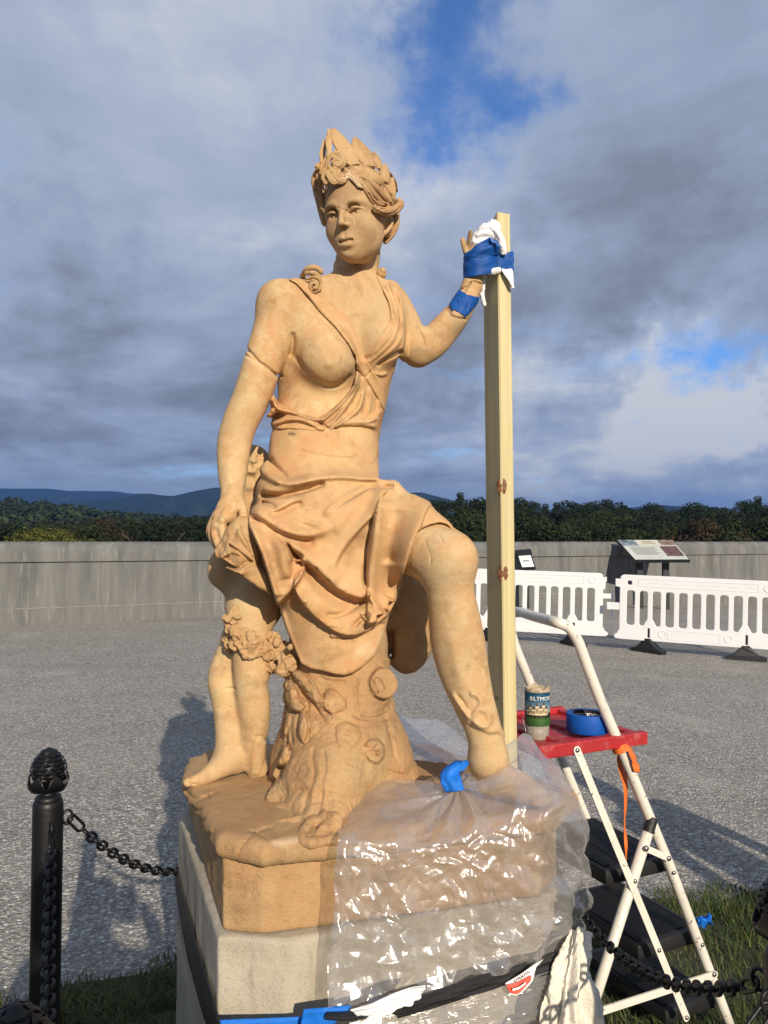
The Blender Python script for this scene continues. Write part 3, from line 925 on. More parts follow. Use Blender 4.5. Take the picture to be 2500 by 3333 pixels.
# waist roll and the creases of the lap
SK(ZG, [(350, 125), (372, 190), (430, 240), (520, 262), (640, 240), (760, 228), (870, 236), (960, 240), (1040, 252), (1095, 290)], .014, 15, 11)
SK(ZA, [(650, 290), (700, 380), (780, 460), (860, 540)], -.008, 9)
SK(ZA, [(590, 330), (620, 400), (680, 480), (780, 560)], .008, 14)
SK(ZA, [(505, 590), (600, 610), (760, 620), (900, 600), (1050, 560), (1200, 540)], .010, 26)
SK(ZA, [(540, 705), (640, 722), (760, 718), (880, 700), (1000, 668), (1130, 625), (1260, 585)], -.017, 14, 6)
SK(ZA, [(560, 780), (640, 800), (690, 825), (716, 855)], -.012, 9, 5)
SK(ZA, [(480, 850), (580, 870), (700, 870), (800, 830), (930, 770), (1060, 740)], .009, 20)
SK(ZA, [(640, 900), (740, 892), (820, 860), (920, 805), (1020, 785)], -.012, 8, 14)
SK(ZA, [(430, 850), (520, 900), (640, 970), (760, 1035), (900, 1090), (1060, 1120), (1220, 1095), (1330, 1040)], .016, 24, 16)
SK(ZA, [(440, 935), (560, 1000), (700, 1085), (850, 1150), (1000, 1185), (1150, 1190)], -.020, 7, 26)
skirt.blob(*ZA((1010, 1015))[0], 36, 16, -.010, .5)
SK(ZA, [(890, 960), (1000, 985), (1130, 1010), (1260, 1040)], .008, 10)
SK(ZC, [(640, 262), (480, 265), (330, 272), (240, 315), (100, 390), (-60, 500), (-160, 600)], .013, 15, 10)
SK(ZC, [(620, 285), (480, 285), (335, 292), (250, 335), (100, 420), (-20, 500), (-90, 560)], -.018, 6, 16, t1=.4)
SK(ZC, [(540, 310), (470, 370), (430, 460), (390, 570), (280, 680), (150, 830), (50, 960), (-20, 1090), (-30, 1180)], .014, 6, 26, t0=.05)
SK(ZC, [(330, 300), (200, 440), (60, 600), (-80, 760)], .010, 26)
skirt.blob(*ZC((190, 960))[0], 36, 66, -.016, .35)
SK(ZC, [(392, 570), (358, 740), (332, 900), (312, 1080), (302, 1240), (308, 1400), (308, 1540)], -.012, 6, 9, t0=.12, t1=.04)
SK(ZC, [(470, 400), (450, 560), (425, 760), (405, 960), (385, 1180), (375, 1400), (360, 1560)], .005, 12, 16, t0=.1, t1=.05)
SK(ZC, [(640, 520), (600, 760), (590, 960), (580, 1120)], -.010, 30)
SK(ZC, [(620, 370), (720, 350), (820, 370)], -.005, 14)
SK(ZC, [(470, 380), (430, 500), (390, 640), (352, 860), (328, 1060), (318, 1300), (322, 1600), (335, 1770)], .024, 44, 3.5, t0=.12, t1=.02)
SK(ZC, [(1006, 435), (940, 560), (868, 760), (788, 960), (718, 1180), (678, 1330), (638, 1480), (550, 1640)], .016, 3.5, 46, t0=.06, t1=.02)
SK(ZC, [(335, 1785), (430, 1715), (545, 1650), (620, 1500)], .016, 46, 3.5, t0=.02, t1=.02)
skirt.blob(*ZC((580, 1550))[0], 10, 18, .010, .3)
# swags across the front
SK(ZG, [(430, 480), (500, 540), (560, 610), (650, 690), (760, 782), (860, 822), (915, 806)], .030, 46, 4, t0=.25, t1=.03)
SK(ZG, [(530, 585), (600, 656), (680, 732), (765, 805), (870, 848), (915, 832)], -.014, 9, 24, t0=.2, t1=.04)
SK(ZG, [(700, 560), (690, 640), (700, 700), (760, 745)], .008, 24)
SK(ZG, [(545, 690), (546, 785), (600, 870), (680, 945), (760, 995), (830, 1005), (900, 980), (1000, 902)], .032, 60, 3.5, t0=.2, t1=.04)
SK(ZG, [(560, 690), (640, 800), (740, 880), (840, 890), (900, 850)], .010, 30)
SK(ZG, [(600, 680), (690, 790), (780, 850), (880, 840)], -.008, 22)
SK(ZG, [(690, 910), (760, 910), (840, 870), (905, 815)], -.012, 12, 7)
SK(ZG, [(830, 965), (860, 935), (895, 905)], -.012, 7)
SK(ZG, [(880, 975), (900, 930), (905, 890)], -.012, 6)
# flap falling over her right thigh
FLAP = ZB((690, 420), (720, 500), (765, 610), (820, 730), (870, 850), (920, 1000), (975, 1190), (1010, 1310), (1040, 1400), (1075, 1525), (1110, 1525), (1200, 1430), (1310, 1310), (1390, 1190), (1450, 1080), (1475, 980), (1462, 930), (1420, 905), (1360, 925), (1300, 945), (1280, 880), (1240, 760), (1200, 660), (1060, 540), (900, 420), (700, 330))
skirt.layer(FLAP, .017, 5)
SK(ZB, [(700, 430), (790, 600), (870, 780), (950, 1000), (1020, 1230), (1075, 1430)], .012, 18, 8, t0=.1, t1=.05)
SK(ZB, [(900, 470), (980, 700), (1010, 900), (1060, 1150), (1120, 1400)], -.008, 22)
SK(ZB, [(1040, 560), (1140, 760), (1180, 960), (1230, 1180)], .010, 20)
SK(ZB, [(1300, 945), (1290, 1010), (1320, 1100), (1370, 1180)], -.010, 16, 12)
SK(ZB, [(1290, 930), (1370, 925), (1440, 925), (1470, 985), (1440, 1080), (1370, 1190), (1290, 1310)], .008, 8, t0=.1)
SK(ZB, [(1300, 945), (1360, 960), (1420, 960)], -.014, 5, t0=0)
SK(ZB, [(1220, 700), (1330, 830), (1440, 900)], -.012, 12, 6)
# lower panel
SK(ZD, [(270, 0), (330, 180), (400, 360), (470, 470), (640, 525), (820, 560)], .007, 9, t0=0)
SK(ZD, [(700, 60), (640, 250), (700, 420)], .004, 50)
# gathered folds on the belly cloth
SK(ZA, [(1070, 370), (1130, 410), (1250, 470)], .003, 6)
SK(ZG, [(700, 100), (780, 120), (880, 130)], -.0012, 2)
skirt.rough(.0012, 22, 2, 11)
SKIRT = [(874, 1385), (870, 1480), (855, 1500), (833, 1515), (828, 1550), (829, 1600), (832, 1640), (812, 1655), (808, 1675), (806, 1700)] + ZB((720, 500), (765, 610), (820, 730), (870, 850), (920, 1000), (975, 1190), (1010, 1310), (1040, 1400), (1075, 1525), (1105, 1545)) + \
    [(916, 2000), (926, 2035), (939, 2065), (958, 2110), (979, 2159), (1010, 2176), (1051, 2184), (1090, 2194), (1120, 2199), (1150, 2190), (1182, 2170), (1221, 2134), (1242, 2090), (1254, 2054), (1268, 1998), (1292, 1952), (1305, 1901), (1318, 1856), (1338, 1789), (1362, 1729)] + \
    ZC((880, 755), (920, 725), (1000, 690), (1100, 668), (1180, 690), (1240, 760), (1262, 765), (1240, 700), (1200, 650), (1060, 530), (1030, 460), (1005, 425), (860, 370), (780, 330), (700, 280), (660, 225), (600, 203), (540, 208), (440, 195)) + [(1238, 1490), (1243, 1440), (1240, 1385)]
skirt.clip(SKIRT, .010, 1.7)

# ---- the broken bundle under her hand
bundle = Model()
bundle.chain(*rod([(828, 1715, 1.70, 50), (800, 1765, 1.665, 62), (790, 1810, 1.65, 58)]), k=.02)
bundle.chain(*rod([(735, 1800, 1.665, 36), (790, 1850, 1.655, 40), (850, 1900, 1.66, 46), (890, 1935, 1.69, 44)]), k=.02)
bundle.ell(P(790, 1740, 1.67), (px2m(62, 1.67), px2m(40, 1.67), px2m(70, 1.67)), .02)
for pts, h in (((ZB((430, 690), (590, 800), (760, 940), (760, 970), (600, 860), (440, 740))), -.010), ((ZB((380, 880), (480, 830), (600, 870), (740, 940), (620, 1020), (560, 1030), (380, 900))), -.008),
               ((ZB((440, 680), (540, 520), (700, 800), (740, 900))), -.005), ((ZB((520, 560), (560, 500), (680, 480), (770, 900), (720, 820))), .004)):
    bundle.layer(pts, h, 3)
bundle.stroke(ZB((580, 480), (620, 600), (700, 760), (765, 930)), -.006, 4, t0=0)
bundle.stroke(ZB((430, 690), (560, 780), (700, 890), (760, 950)), .005, 5, t0=0)
bundle.stroke(ZB((240, 800), (260, 900), (320, 900), (390, 830)), .006, 6, t0=0)
bundle.stroke(ZB((590, 1060), (640, 960), (760, 960)), -.005, 6)
bundle.stroke(ZB((390, 1015), (480, 1060), (640, 1130)), .010, 7, 4)
bundle.stroke(ZB((400, 1010), (500, 1030), (600, 1050)), -.010, 5)
bundle.rough(.0022, 75, 2, 21)
bundle.clip(ZB((230, 800), (250, 740), (300, 640), (400, 480), (560, 330), (690, 330), (760, 560), (850, 800), (920, 1000), (980, 1200), (1020, 1400), (960, 1370), (830, 1300), (700, 1210), (600, 1140), (480, 1085), (385, 1025), (410, 1010), (520, 1040), (560, 1035), (400, 950), (300, 910), (250, 890)), .008, 1.65)

# ---- the child behind her knee
child = Model()
child.chain(*rod([(860, 1790, 1.86, 100), (838, 1880, 1.84, 100), (830, 1960, 1.82, 96)]), k=.03)
child.chain(*rod([(815, 2000, 1.78, 70), (818, 2100, 1.775, 62), (820, 2180, 1.775, 61), (817, 2225, 1.775, 53), (826, 2295, 1.78, 53), (830, 2355, 1.785, 46), (826, 2420, 1.79, 40), (828, 2470, 1.80, 37), (838, 2508, 1.80, 34)]), k=.03)
child.chain(*rod([(790, 2050, 1.83, 60), (748, 2130, 1.82, 46), (722, 2182, 1.805, 41), (722, 2222, 1.80, 45), (731, 2255, 1.80, 46), (738, 2312, 1.795, 43), (741, 2372, 1.79, 40), (741, 2430, 1.785, 39), (744, 2475, 1.78, 40)]), k=.025)
child.chain(*rod([(764, 2488, 1.79, 27), (742, 2470, 1.78, 40), (705, 2502, 1.76, 34), (664, 2530, 1.745, 24), (630, 2543, 1.735, 17)]), k=.02)
for i in range(4):
    child.ell(P(612 + i * 9, 2547 - i * 5 + (2 if i else 0), 1.725 + .010 * i), .0105, .004)
child.stroke(ZF((160, 545), (260, 560), (262, 520), (255, 490)), -.004, 3, t0=0)
child.chain(*rod([(800, 1800, 1.84, 50), (735, 1822, 1.80, 45), (718, 1865, 1.79, 42), (730, 1885, 1.79, 36)]), k=.03)
child.ell(P(822, 1535, 1.96), (px2m(68, 1.96), .05, px2m(88, 1.96)), .03)
child.chain(*rod([(840, 1590, 1.96, 62), (850, 1700, 1.95, 90)]), k=.04)
for q in ((ZE((420, 650), (480, 680), (540, 720)), -.003, 3), (ZE((480, 985), (540, 965), (640, 970)), -.003, 3), (ZE((840, 1350), (850, 1500), (800, 1600)), -.003, 3), (ZE((820, 1490), (900, 1480), (960, 1530)), -.004, 4)):
    child.stroke(q[0], q[1], q[2])
child.layer(ZE((820, 1500), (950, 1540), (940, 1700), (870, 1900), (780, 1900), (800, 1650)), .004, 4)
for i in range(26):
    a = rng.uniform(0, 6.28); rr = rng.uniform(0, 60)
    child.blob(822 + rr * .75 * math.cos(a), 1525 + rr * 1.2 * math.sin(a), 13, 10, rng.uniform(.004, .009) * (1 if i % 3 else -1), rng.uniform(0, 3))
child.stroke(ZA((440, 300), (470, 340), (530, 330), (545, 280), (500, 260), (465, 285)), .006, 5)

# ---- leafy garland round the child
garland = Model()
gbase = Model(); gbase.custom(lambda p: np.minimum(child.ev(p), skirt.ev(p)), .002, c=(0, 1.8, 1.2), r=2)
GPTS = ZE((610, 160), (590, 220), (570, 280), (590, 330), (560, 350), (640, 390), (600, 430), (560, 460), (700, 380), (690, 460), (630, 510), (560, 520), (700, 520), (760, 480), (740, 550), (790, 560), (840, 500), (860, 550), (900, 520), (930, 580), (960, 560), (990, 620), (1020, 560), (1060, 500), (1050, 420), (1000, 510),
           (1060, 600), (1100, 560), (1130, 620), (1180, 520), (1200, 590), (1230, 660), (1160, 680), (1250, 710), (1120, 690), (1010, 680), (1150, 760), (1010, 730), (1290, 690), (1190, 700))
for i, (x, y) in enumerate(GPTS):
    w = gbase.at(x, y, .004, 1.76)
    ax = basis(rng.normal(size=3) * .6 + [0, -1, .2], rng.normal(size=3))
    s = rng.uniform(.75, 1.25)
    garland.ell(w, (.016 * s, .011 * s, .0045), .003, ax)
    garland.ell(w + rng.normal(size=3) * .006, (.011 * s, .009 * s, .004), .003, basis(rng.normal(size=3)))
garland.chain_on(gbase, ZE((790, 380, .012, 12), (800, 460, .012, 12), (795, 530, .008, 11)), .004, 1.76)
for q in ([(1090, 640), (1110, 720), (1120, 790)], [(1140, 740), (1170, 790)], [(1210, 520), (1170, 570), (1130, 620)]):
    garland.chain_on(gbase, ZE(*[(x, y, .010, 7) for x, y in q]), .006, 1.72)
garland.ell(gbase.at(*ZE((1210, 700))[0], .006, 1.72), .017, .006)
garland.ell(gbase.at(*ZE((1125, 755))[0], .006, 1.72), .015, .006)
garland.ell(gbase.at(*ZE((1010, 715))[0], .004, 1.76), .017, .006)
garland.rough(.0030, 95, 2, 31, True)

# ---- tree stump she sits on
stump = Model()
stump.chain([P(1102, 1960, 1.83), P(1102, 2130, 1.81), P(1104, 2280, 1.80), P(1108, 2400, 1.80), P(1116, 2520, 1.81)], [.100, .118, .124, .140, .174], .02)
stump.ell(P(1325, 2015, 1.93), (.075, .07, .135), .05, AX_T)
stump.ell(P(1312, 1880, 1.90), (.080, .07, .12), .05, AX_T)
base_st = stump.copy()
kn = base_st.at(*ZD((1120, 640))[0], 0)
ka = np.array([.45, -.86, .12]); ka /= np.linalg.norm(ka)
stump.cyl(kn - ka * .06, kn + ka * .008, px2m(62, 1.66), .012, .03)
stump.cyl(kn - ka * .05 + np.array([.004, 0, .006]), kn + ka * .034 + np.array([.004, 0, .006]), px2m(48, 1.64), .004, .006)
for q in ([(420, 1000), (420, 1250), (330, 1450), (180, 1650)], [(560, 1150), (520, 1400), (440, 1560), (330, 1690)], [(760, 1200), (720, 1450), (640, 1600), (540, 1720), (500, 1800)], [(950, 1400), (900, 1560), (830, 1700)], [(1000, 1350), (1040, 1500), (1020, 1640)]):
    stump.chain_on(base_st, [(*ZD((x, y))[0], -.012, 34 - 5 * i) for i, (x, y) in enumerate(q)], .03, 1.62)
ST = lambda pts, h, w, w2=None, **k: stump.stroke(ZD(*pts), h, w, w2, **k)
ST([(350, 520), (440, 600), (520, 690), (570, 760), (640, 800), (700, 860), (750, 940), (800, 1000)], .013, 14)
ST([(500, 560), (560, 620), (600, 690)], .008, 8)
for i in range(24):
    t = i / 23; x = 430 + 330 * t + rng.normal() * 14; y = 570 + 390 * t + rng.normal() * 16
    stump.blob(*ZD((x, y))[0], 7, 5, -.009 if i % 2 else .009, rng.uniform(0, 3))
for x, y, rx, ry, h, rot in ((755, 760, 34, 30, .009, .3), (800, 850, 26, 14, .007, .2), (870, 1090, 38, 44, .012, .2), (860, 1190, 30, 20, .008, .1), (1100, 1230, 36, 40, .013, 0), (460, 1030, 15, 46, .018, .12), (545, 980, 24, 26, .007, 0), (330, 640, 20, 16, .014, 0),
                             (325, 740, 18, 22, .012, 0), (390, 700, 18, 30, .012, .3), (420, 830, 28, 18, .012, .4), (270, 1310, 10, 26, .014, .4), (700, 1300, 40, 50, .006, .4), (1050, 1150, 26, 14, .008, .3)):
    X, Y = ZD((x, y))[0]
    stump.blob(X, Y, rx * 1.05, ry * 1.05, h, rot, 3.0)
for pl, h in (([(650, 700), (700, 660), (760, 690), (820, 740), (860, 790), (840, 860), (790, 880), (720, 900), (660, 860), (640, 800)], .009), ([(760, 1000), (850, 960), (950, 1010), (990, 1080), (960, 1150), (900, 1200), (860, 1250), (790, 1220), (760, 1150), (750, 1080)], .010),
              ([(1010, 1180), (1060, 1120), (1140, 1120), (1190, 1180), (1190, 1290), (1130, 1350), (1060, 1320), (1020, 1260)], .012), ([(510, 1140), (560, 1180), (640, 1190), (700, 1240), (740, 1400), (640, 1600), (520, 1600), (470, 1500), (500, 1300)], .006),
              ([(500, 900), (560, 900), (610, 960), (600, 1040), (540, 1080), (510, 1130), (500, 1050)], .007), ([(430, 890), (480, 870), (505, 960), (505, 1120), (460, 1165), (420, 1100), (412, 980)], .014), ([(340, 520), (420, 500), (560, 600), (620, 720), (700, 850), (760, 930), (740, 1000), (680, 990), (560, 800), (480, 720), (400, 600)], .010),
              ([(640, 1180), (760, 1240), (850, 1330), (1000, 1400), (980, 1480), (860, 1460), (760, 1420), (680, 1300)], .006), ([(280, 1200), (330, 1170), (340, 1290), (260, 1380), (230, 1330)], .010), ([(290, 620), (340, 600), (400, 660), (440, 760), (480, 840), (430, 880), (340, 860), (300, 760)], .012), ([(760, 1420), (840, 1390), (910, 1460), (920, 1560), (850, 1600), (740, 1540)], .008)):
    stump.layer(ZD(*pl), h * 1.25, 2.2)
    stump.stroke(ZD(*(pl + pl[:1])), -.0065, 3.6, t0=0, t1=0, sub=2)
for i in range(34):
    a = rng.uniform(0, 6.28); rr = rng.uniform(6, 34)
    stump.blob(1218 + rr * math.cos(a), 2445 + rr * math.sin(a), 8, 5, .007 * (1 if i % 2 else -1), rng.uniform(0, 3))
for i in range(9):
    x = 830 + i * 26; ST([(x - 20, 1240 + i * 9), (x, 1290 + i * 8), (x - 8, 1350 + i * 8)], -.007, 4)
for i in range(8):
    y = 880 + i * 22; ST([(830, y + 10), (960, y + 22), (1090, y + 8), (1200, y - 20)], -.0022, 3)
for q, h in (([(860, 1130), (910, 1180), (960, 1190)], -.006), ([(420, 1180), (470, 1160), (500, 1100)], -.006), ([(510, 800), (490, 900), (500, 980)], -.008), ([(560, 900), (610, 970), (580, 1060), (520, 1090)], -.005), ([(740, 1010), (750, 1130), (790, 1230)], -.006), ([(1010, 1150), (1000, 1260), (1080, 1350), (1160, 1340)], -.007)):
    ST(q, h, 4, t0=0)
ST([(1090, 590), (1110, 660), (1130, 720)], -.006, 6); stump.layer(ZD((1085, 620), (1110, 560), (1170, 600), (1200, 680), (1130, 710)), -.006, 2)
ST([(1245, 130), (1260, 250), (1250, 400)], -.018, 9); ST([(1330, 330), (1420, 290), (1500, 200)], -.004, 4)
ST([(240, 1250), (270, 1330), (230, 1400)], -.008, 5); ST([(300, 1150), (260, 1280), (200, 1420), (170, 1480)], .010, 8)
# roots spreading over the slab, with curled leaves at their ends
def zf(x, y, z): X, Y = ZF((x, y))[0]; return Pz(X, Y, z)
stump.chain([P(1085, 2440, 1.70), zf(1330, 480, .93), zf(1290, 640, .895), zf(1230, 780, .878), zf(1210, 880, .870)], [.07, .060, .050, .036, .020], .06)
stump.chain([P(1130, 2440, 1.70), zf(1480, 520, .93), zf(1500, 680, .893), zf(1480, 830, .876), zf(1440, 930, .868)], [.06, .054, .048, .036, .022], .06)
stump.chain([zf(1180, 560, .905), zf(1120, 660, .884), zf(1040, 730, .874), zf(960, 760, .870)], [.03, .022, .015, .007], .02)
stump.chain([zf(1180, 760, .882), zf(1080, 800, .876), zf(990, 800, .874), zf(905, 815, .872)], [.018, .014, .011, .006], .014)
stump.chain([zf(1300, 850, .880), zf(1180, 900, .876), zf(1060, 905, .874), zf(950, 935, .871)], [.016, .012, .009, .005], .020)
stump.chain([zf(1500, 880, .890), zf(1380, 885, .884), zf(1270, 920, .880), zf(1200, 1010, .872), zf(1210, 1075, .868), zf(1260, 1085, .868)], [.015, .013, .011, .010, .009, .007], .016)
stump.chain([zf(1500, 990, .872), zf(1420, 985, .872), zf(1330, 1030, .870), zf(1290, 1090, .866)], [.013, .011, .009, .006], .014)
stump.chain([zf(1500, 1060, .866), zf(1420, 1070, .866), zf(1340, 1095, .864)], [.011, .010, .006], .014)
for q in ([(1260, 600), (1220, 760), (1180, 880)], [(1380, 560), (1370, 720), (1330, 860)], [(1470, 620), (1450, 760), (1400, 880)], [(1210, 600), (1170, 650), (1120, 700)], [(1430, 600), (1440, 700), (1480, 760)], [(1000, 905), (1100, 925), (1200, 920)], [(1000, 800), (1060, 790)]):
    stump.stroke(ZF(*q), -.0028, 4.5)
for q in ([(1300, 560), (1290, 700), (1250, 840)], [(1420, 580), (1400, 740), (1360, 850)], [(1230, 950), (1300, 930), (1400, 930), (1490, 940)]):
    stump.stroke(ZF(*q), .003, 8)
for q in ([(960, 560), (930, 700), (950, 860), (1000, 960)], [(1180, 860), (1220, 1000), (1260, 1150), (1290, 1300)], [(900, 900), (1000, 940), (1120, 930), (1230, 880)], [(880, 960), (1000, 1000), (1130, 990), (1240, 950)], [(600, 560), (700, 600), (850, 610)], [(560, 1180), (545, 1300), (560, 1450), (520, 1600)], [(640, 1220), (660, 1380), (620, 1540)], [(360, 900), (350, 1050), (370, 1180)], [(330, 1000), (318, 1120), (330, 1200)], [(1180, 1380), (1250, 1420), (1380, 1450)]):
    ST(q, -.0055, 5)
stump.rough(.0022, 38, 4, 41)
stump.rough(.0011, 140, 2, 43, True)

# ---- ground slab and plinth
def inset(poly, t):
    """inset a convex plan polygon (counter-clockwise)"""
    n = len(poly); out = []
    for i in range(n):
        a, b, c = (np.array(poly[j % n][:2]) for j in (i - 1, i, i + 1))
        e1 = (b - a) / np.linalg.norm(b - a); e2 = (c - b) / np.linalg.norm(c - b)
        n1 = np.array([-e1[1], e1[0]]); n2 = np.array([-e2[1], e2[0]])
        k = t / (1 + np.dot(n1, n2)); out.append(b + (n1 + n2) * k)
    return out
Z_PED, Z_SLAB = 0.690, 0.872
A0, B0 = Pz(725, 3030, Z_PED), Pz(852, 3046, Z_PED)
fd = np.array([math.cos(R(15.5)), math.sin(R(15.5))]); sd = np.array([-math.sin(R(20)), math.cos(R(20))])
C0 = B0[:2] + fd * .57
D0 = C0 + np.array([math.cos(R(62)), math.sin(R(62))]) * .12
E0 = D0 + np.array([-.28, .38])
LB = Pz(612, 2640, Z_PED)[:2]
PLINTH = [A0[:2], B0[:2], C0, D0, E0, E0 + np.array([-.10, .06]), LB + np.array([.10, .10]), LB]
SLAB = [Pz(705, 2784, .836)[:2], Pz(857, 2819, .836)[:2], C0 + np.array([.02, -.035]), D0 + np.array([.045, -.01]), E0 + np.array([.03, .02]), E0 + np.array([-.10, .10]),
        Pz(700, 2436, .87)[:2] + np.array([.06, .03]), Pz(664, 2445, .87)[:2], Pz(606, 2500, .86)[:2], Pz(594, 2563, .85)[:2], Pz(625, 2625, .845)[:2], Pz(650, 2665, .84)[:2]]
slab_q = np.array(SLAB, np.float32); plinth_q = np.array(PLINTH, np.float32)
def prism_fn(q, z0, z1, rnd):
    zc, hz = (z0 + z1) / 2, (z1 - z0) / 2
    def fn(p):
        a = poly_sd(q, p[:, 0], p[:, 1]) + rnd; b = np.abs(p[:, 2] - zc) - hz + rnd
        return np.minimum(np.maximum(a, b), 0) + np.sqrt(np.maximum(a, 0) ** 2 + np.maximum(b, 0) ** 2) - rnd
    return fn
slab = Model()
slab.custom(prism_fn(slab_q, .826, Z_SLAB + .004, .022), .01, c=(0, 1.9, .85), r=.9)
slab.ell(P(1100, 2600, 1.72), (.22, .20, .028), .04)
slab.rough(.0032, 7, 2, 51); slab.rough(.0012, 45, 3, 53)
for q in ([(160, 620), (250, 700), (420, 640)], [(205, 760), (240, 800), (300, 790)], [(250, 860), (290, 890), (330, 870)], [(320, 1010), (360, 1020), (420, 960)]):
    slab.stroke(ZF(*q), -.007, 5, t0=0)
for q in ([(740, 990), (850, 1030), (930, 1100), (1010, 1130), (1025, 1200), (1000, 1270)], [(800, 1110), (900, 1120), (960, 1120)], [(610, 1230), (640, 1150), (700, 1060), (760, 1010), (940, 940)]):
    slab.stroke(ZF(*q), -.004, 3.2, t0=0, t1=0, sub=3)
plinth = Model()
plinth.custom(prism_fn(plinth_q, Z_PED + .001, .834, .006), .01, c=(0, 1.9, .76), r=.9)
plinth.rough(.0012, 60, 3, 55)
for q in ([(1000, 1270), (950, 1330), (920, 1400), (950, 1500), (930, 1600)], [(800, 1420), (900, 1400), (1000, 1410), (1100, 1430), (1200, 1410)], [(500, 1490), (700, 1500)], [(550, 1720), (700, 1730)], [(940, 1500), (960, 1620), (990, 1750)]):
    plinth.stroke(ZF(*q), -.0028, 2.6, t0=0, t1=0, sub=3)
# ------------------------------------------------------------------ terracotta material
def terracotta(name, pale, gritty=False, tint=(1, 1, 1)):
    m, t, b = material(name)
    o = t.n('ShaderNodeTexCoord').outputs['Object']
    st = t.n('ShaderNodeAttribute', attribute_name='stain_shade').outputs['Color']
    sp = t.n('ShaderNodeSeparateColor', {0: st})
    n1 = t.noise(o, 6.5, 6, .62, .1); n2 = t.noise(t.vmath('ADD', o, (4.1, 2.2, 9.0)), 17, 6, .65, .15); n3 = t.noise(o, 230, 4, .6); n4 = t.noise(t.vmath('ADD', o, (1, 8, 3)), 40, 7, .72, .25)
    base = t.mix(t.ramp(n1, [(.34, 0), (.66, 1)]), (.475, .270, .115), (.590, .430, .225))
    base = t.mix(t.ramp(n2, [(.42, 0), (.72, .75)]), base, (.60, .315, .160))
    base = t.mix(t.math('MULTIPLY', t.ramp(n4, [(.46, 0), (.66, .8)]), pale), base, (.66, .525, .315))
    base = t.mix(t.math('MULTIPLY', t.ramp(t.noise(t.vmath('ADD', o, (7, 1, 5)), 4.2, 5, .6), [(.40, 0), (.68, 1)]), pale * .9), base, (.50, .375, .215))
    base = t.mix(t.math('MULTIPLY', t.ramp(n3, [(.56, 0), (.74, 1)]), .22), base, (.30, .165, .075))
    base = t.mix(t.ramp(t.noise(t.vmath('ADD', o, (3, 3, 8)), 10, 8, .7), [(.54, 0), (.68, .65)]), base, (.29, .175, .09))
    base = t.mix(t.ramp(t.noise(t.vmath('ADD', o, (6, 1, 2)), 75, 4, .7), [(.66, 0), (.72, .6)]), base, (.20, .125, .07))
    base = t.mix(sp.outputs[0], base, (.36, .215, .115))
    base = t.mix(sp.outputs[1], base, (.70, .56, .38))
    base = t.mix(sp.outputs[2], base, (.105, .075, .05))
    if gritty:
        base = t.mix(t.ramp(t.voro(o, 620), [(.0, .5), (.25, 0)]), base, (.72, .50, .27))
        base = t.mix(t.ramp(t.noise(o, 560, 3), [(.52, 0), (.72, .55)]), base, (.27, .155, .065))
        base = t.mix(t.ramp(t.noise(t.vmath('ADD', o, (2, 6, 1)), 9, 5, .65), [(.40, 0), (.66, .45)]), base, (.34, .225, .115))
    base = t.mix(1.0, base, tint, 'MULTIPLY')
    t.t.links.new(base, b.inputs['Base Color'])
    b.inputs['Roughness'].default_value = .82
    b.inputs['Specular IOR Level'].default_value = .25
    h = t.math('ADD', t.math('MULTIPLY', n3, .5), t.math('MULTIPLY', n4, .5))
    if gritty:
        h = t.math('ADD', h, t.math('MULTIPLY', t.noise(o, 300, 4, .7), 1.2))
    nb = t.bump(h, .0026 if gritty else .0017, 1.0)
    t.t.links.new(nb, b.inputs['Normal'])
    return m
M_SKIN = terracotta('terracotta_pale', .85, False, (.92, .90, .85))
M_CLOTH = terracotta('terracotta_drapery', .38, False, (.97, .92, .86))
M_ROUGH = terracotta('terracotta_rough', .30, True, (.95, .92, .88))
M_LEAF = terracotta('terracotta_leaf', .45, False, (.80, .77, .72))

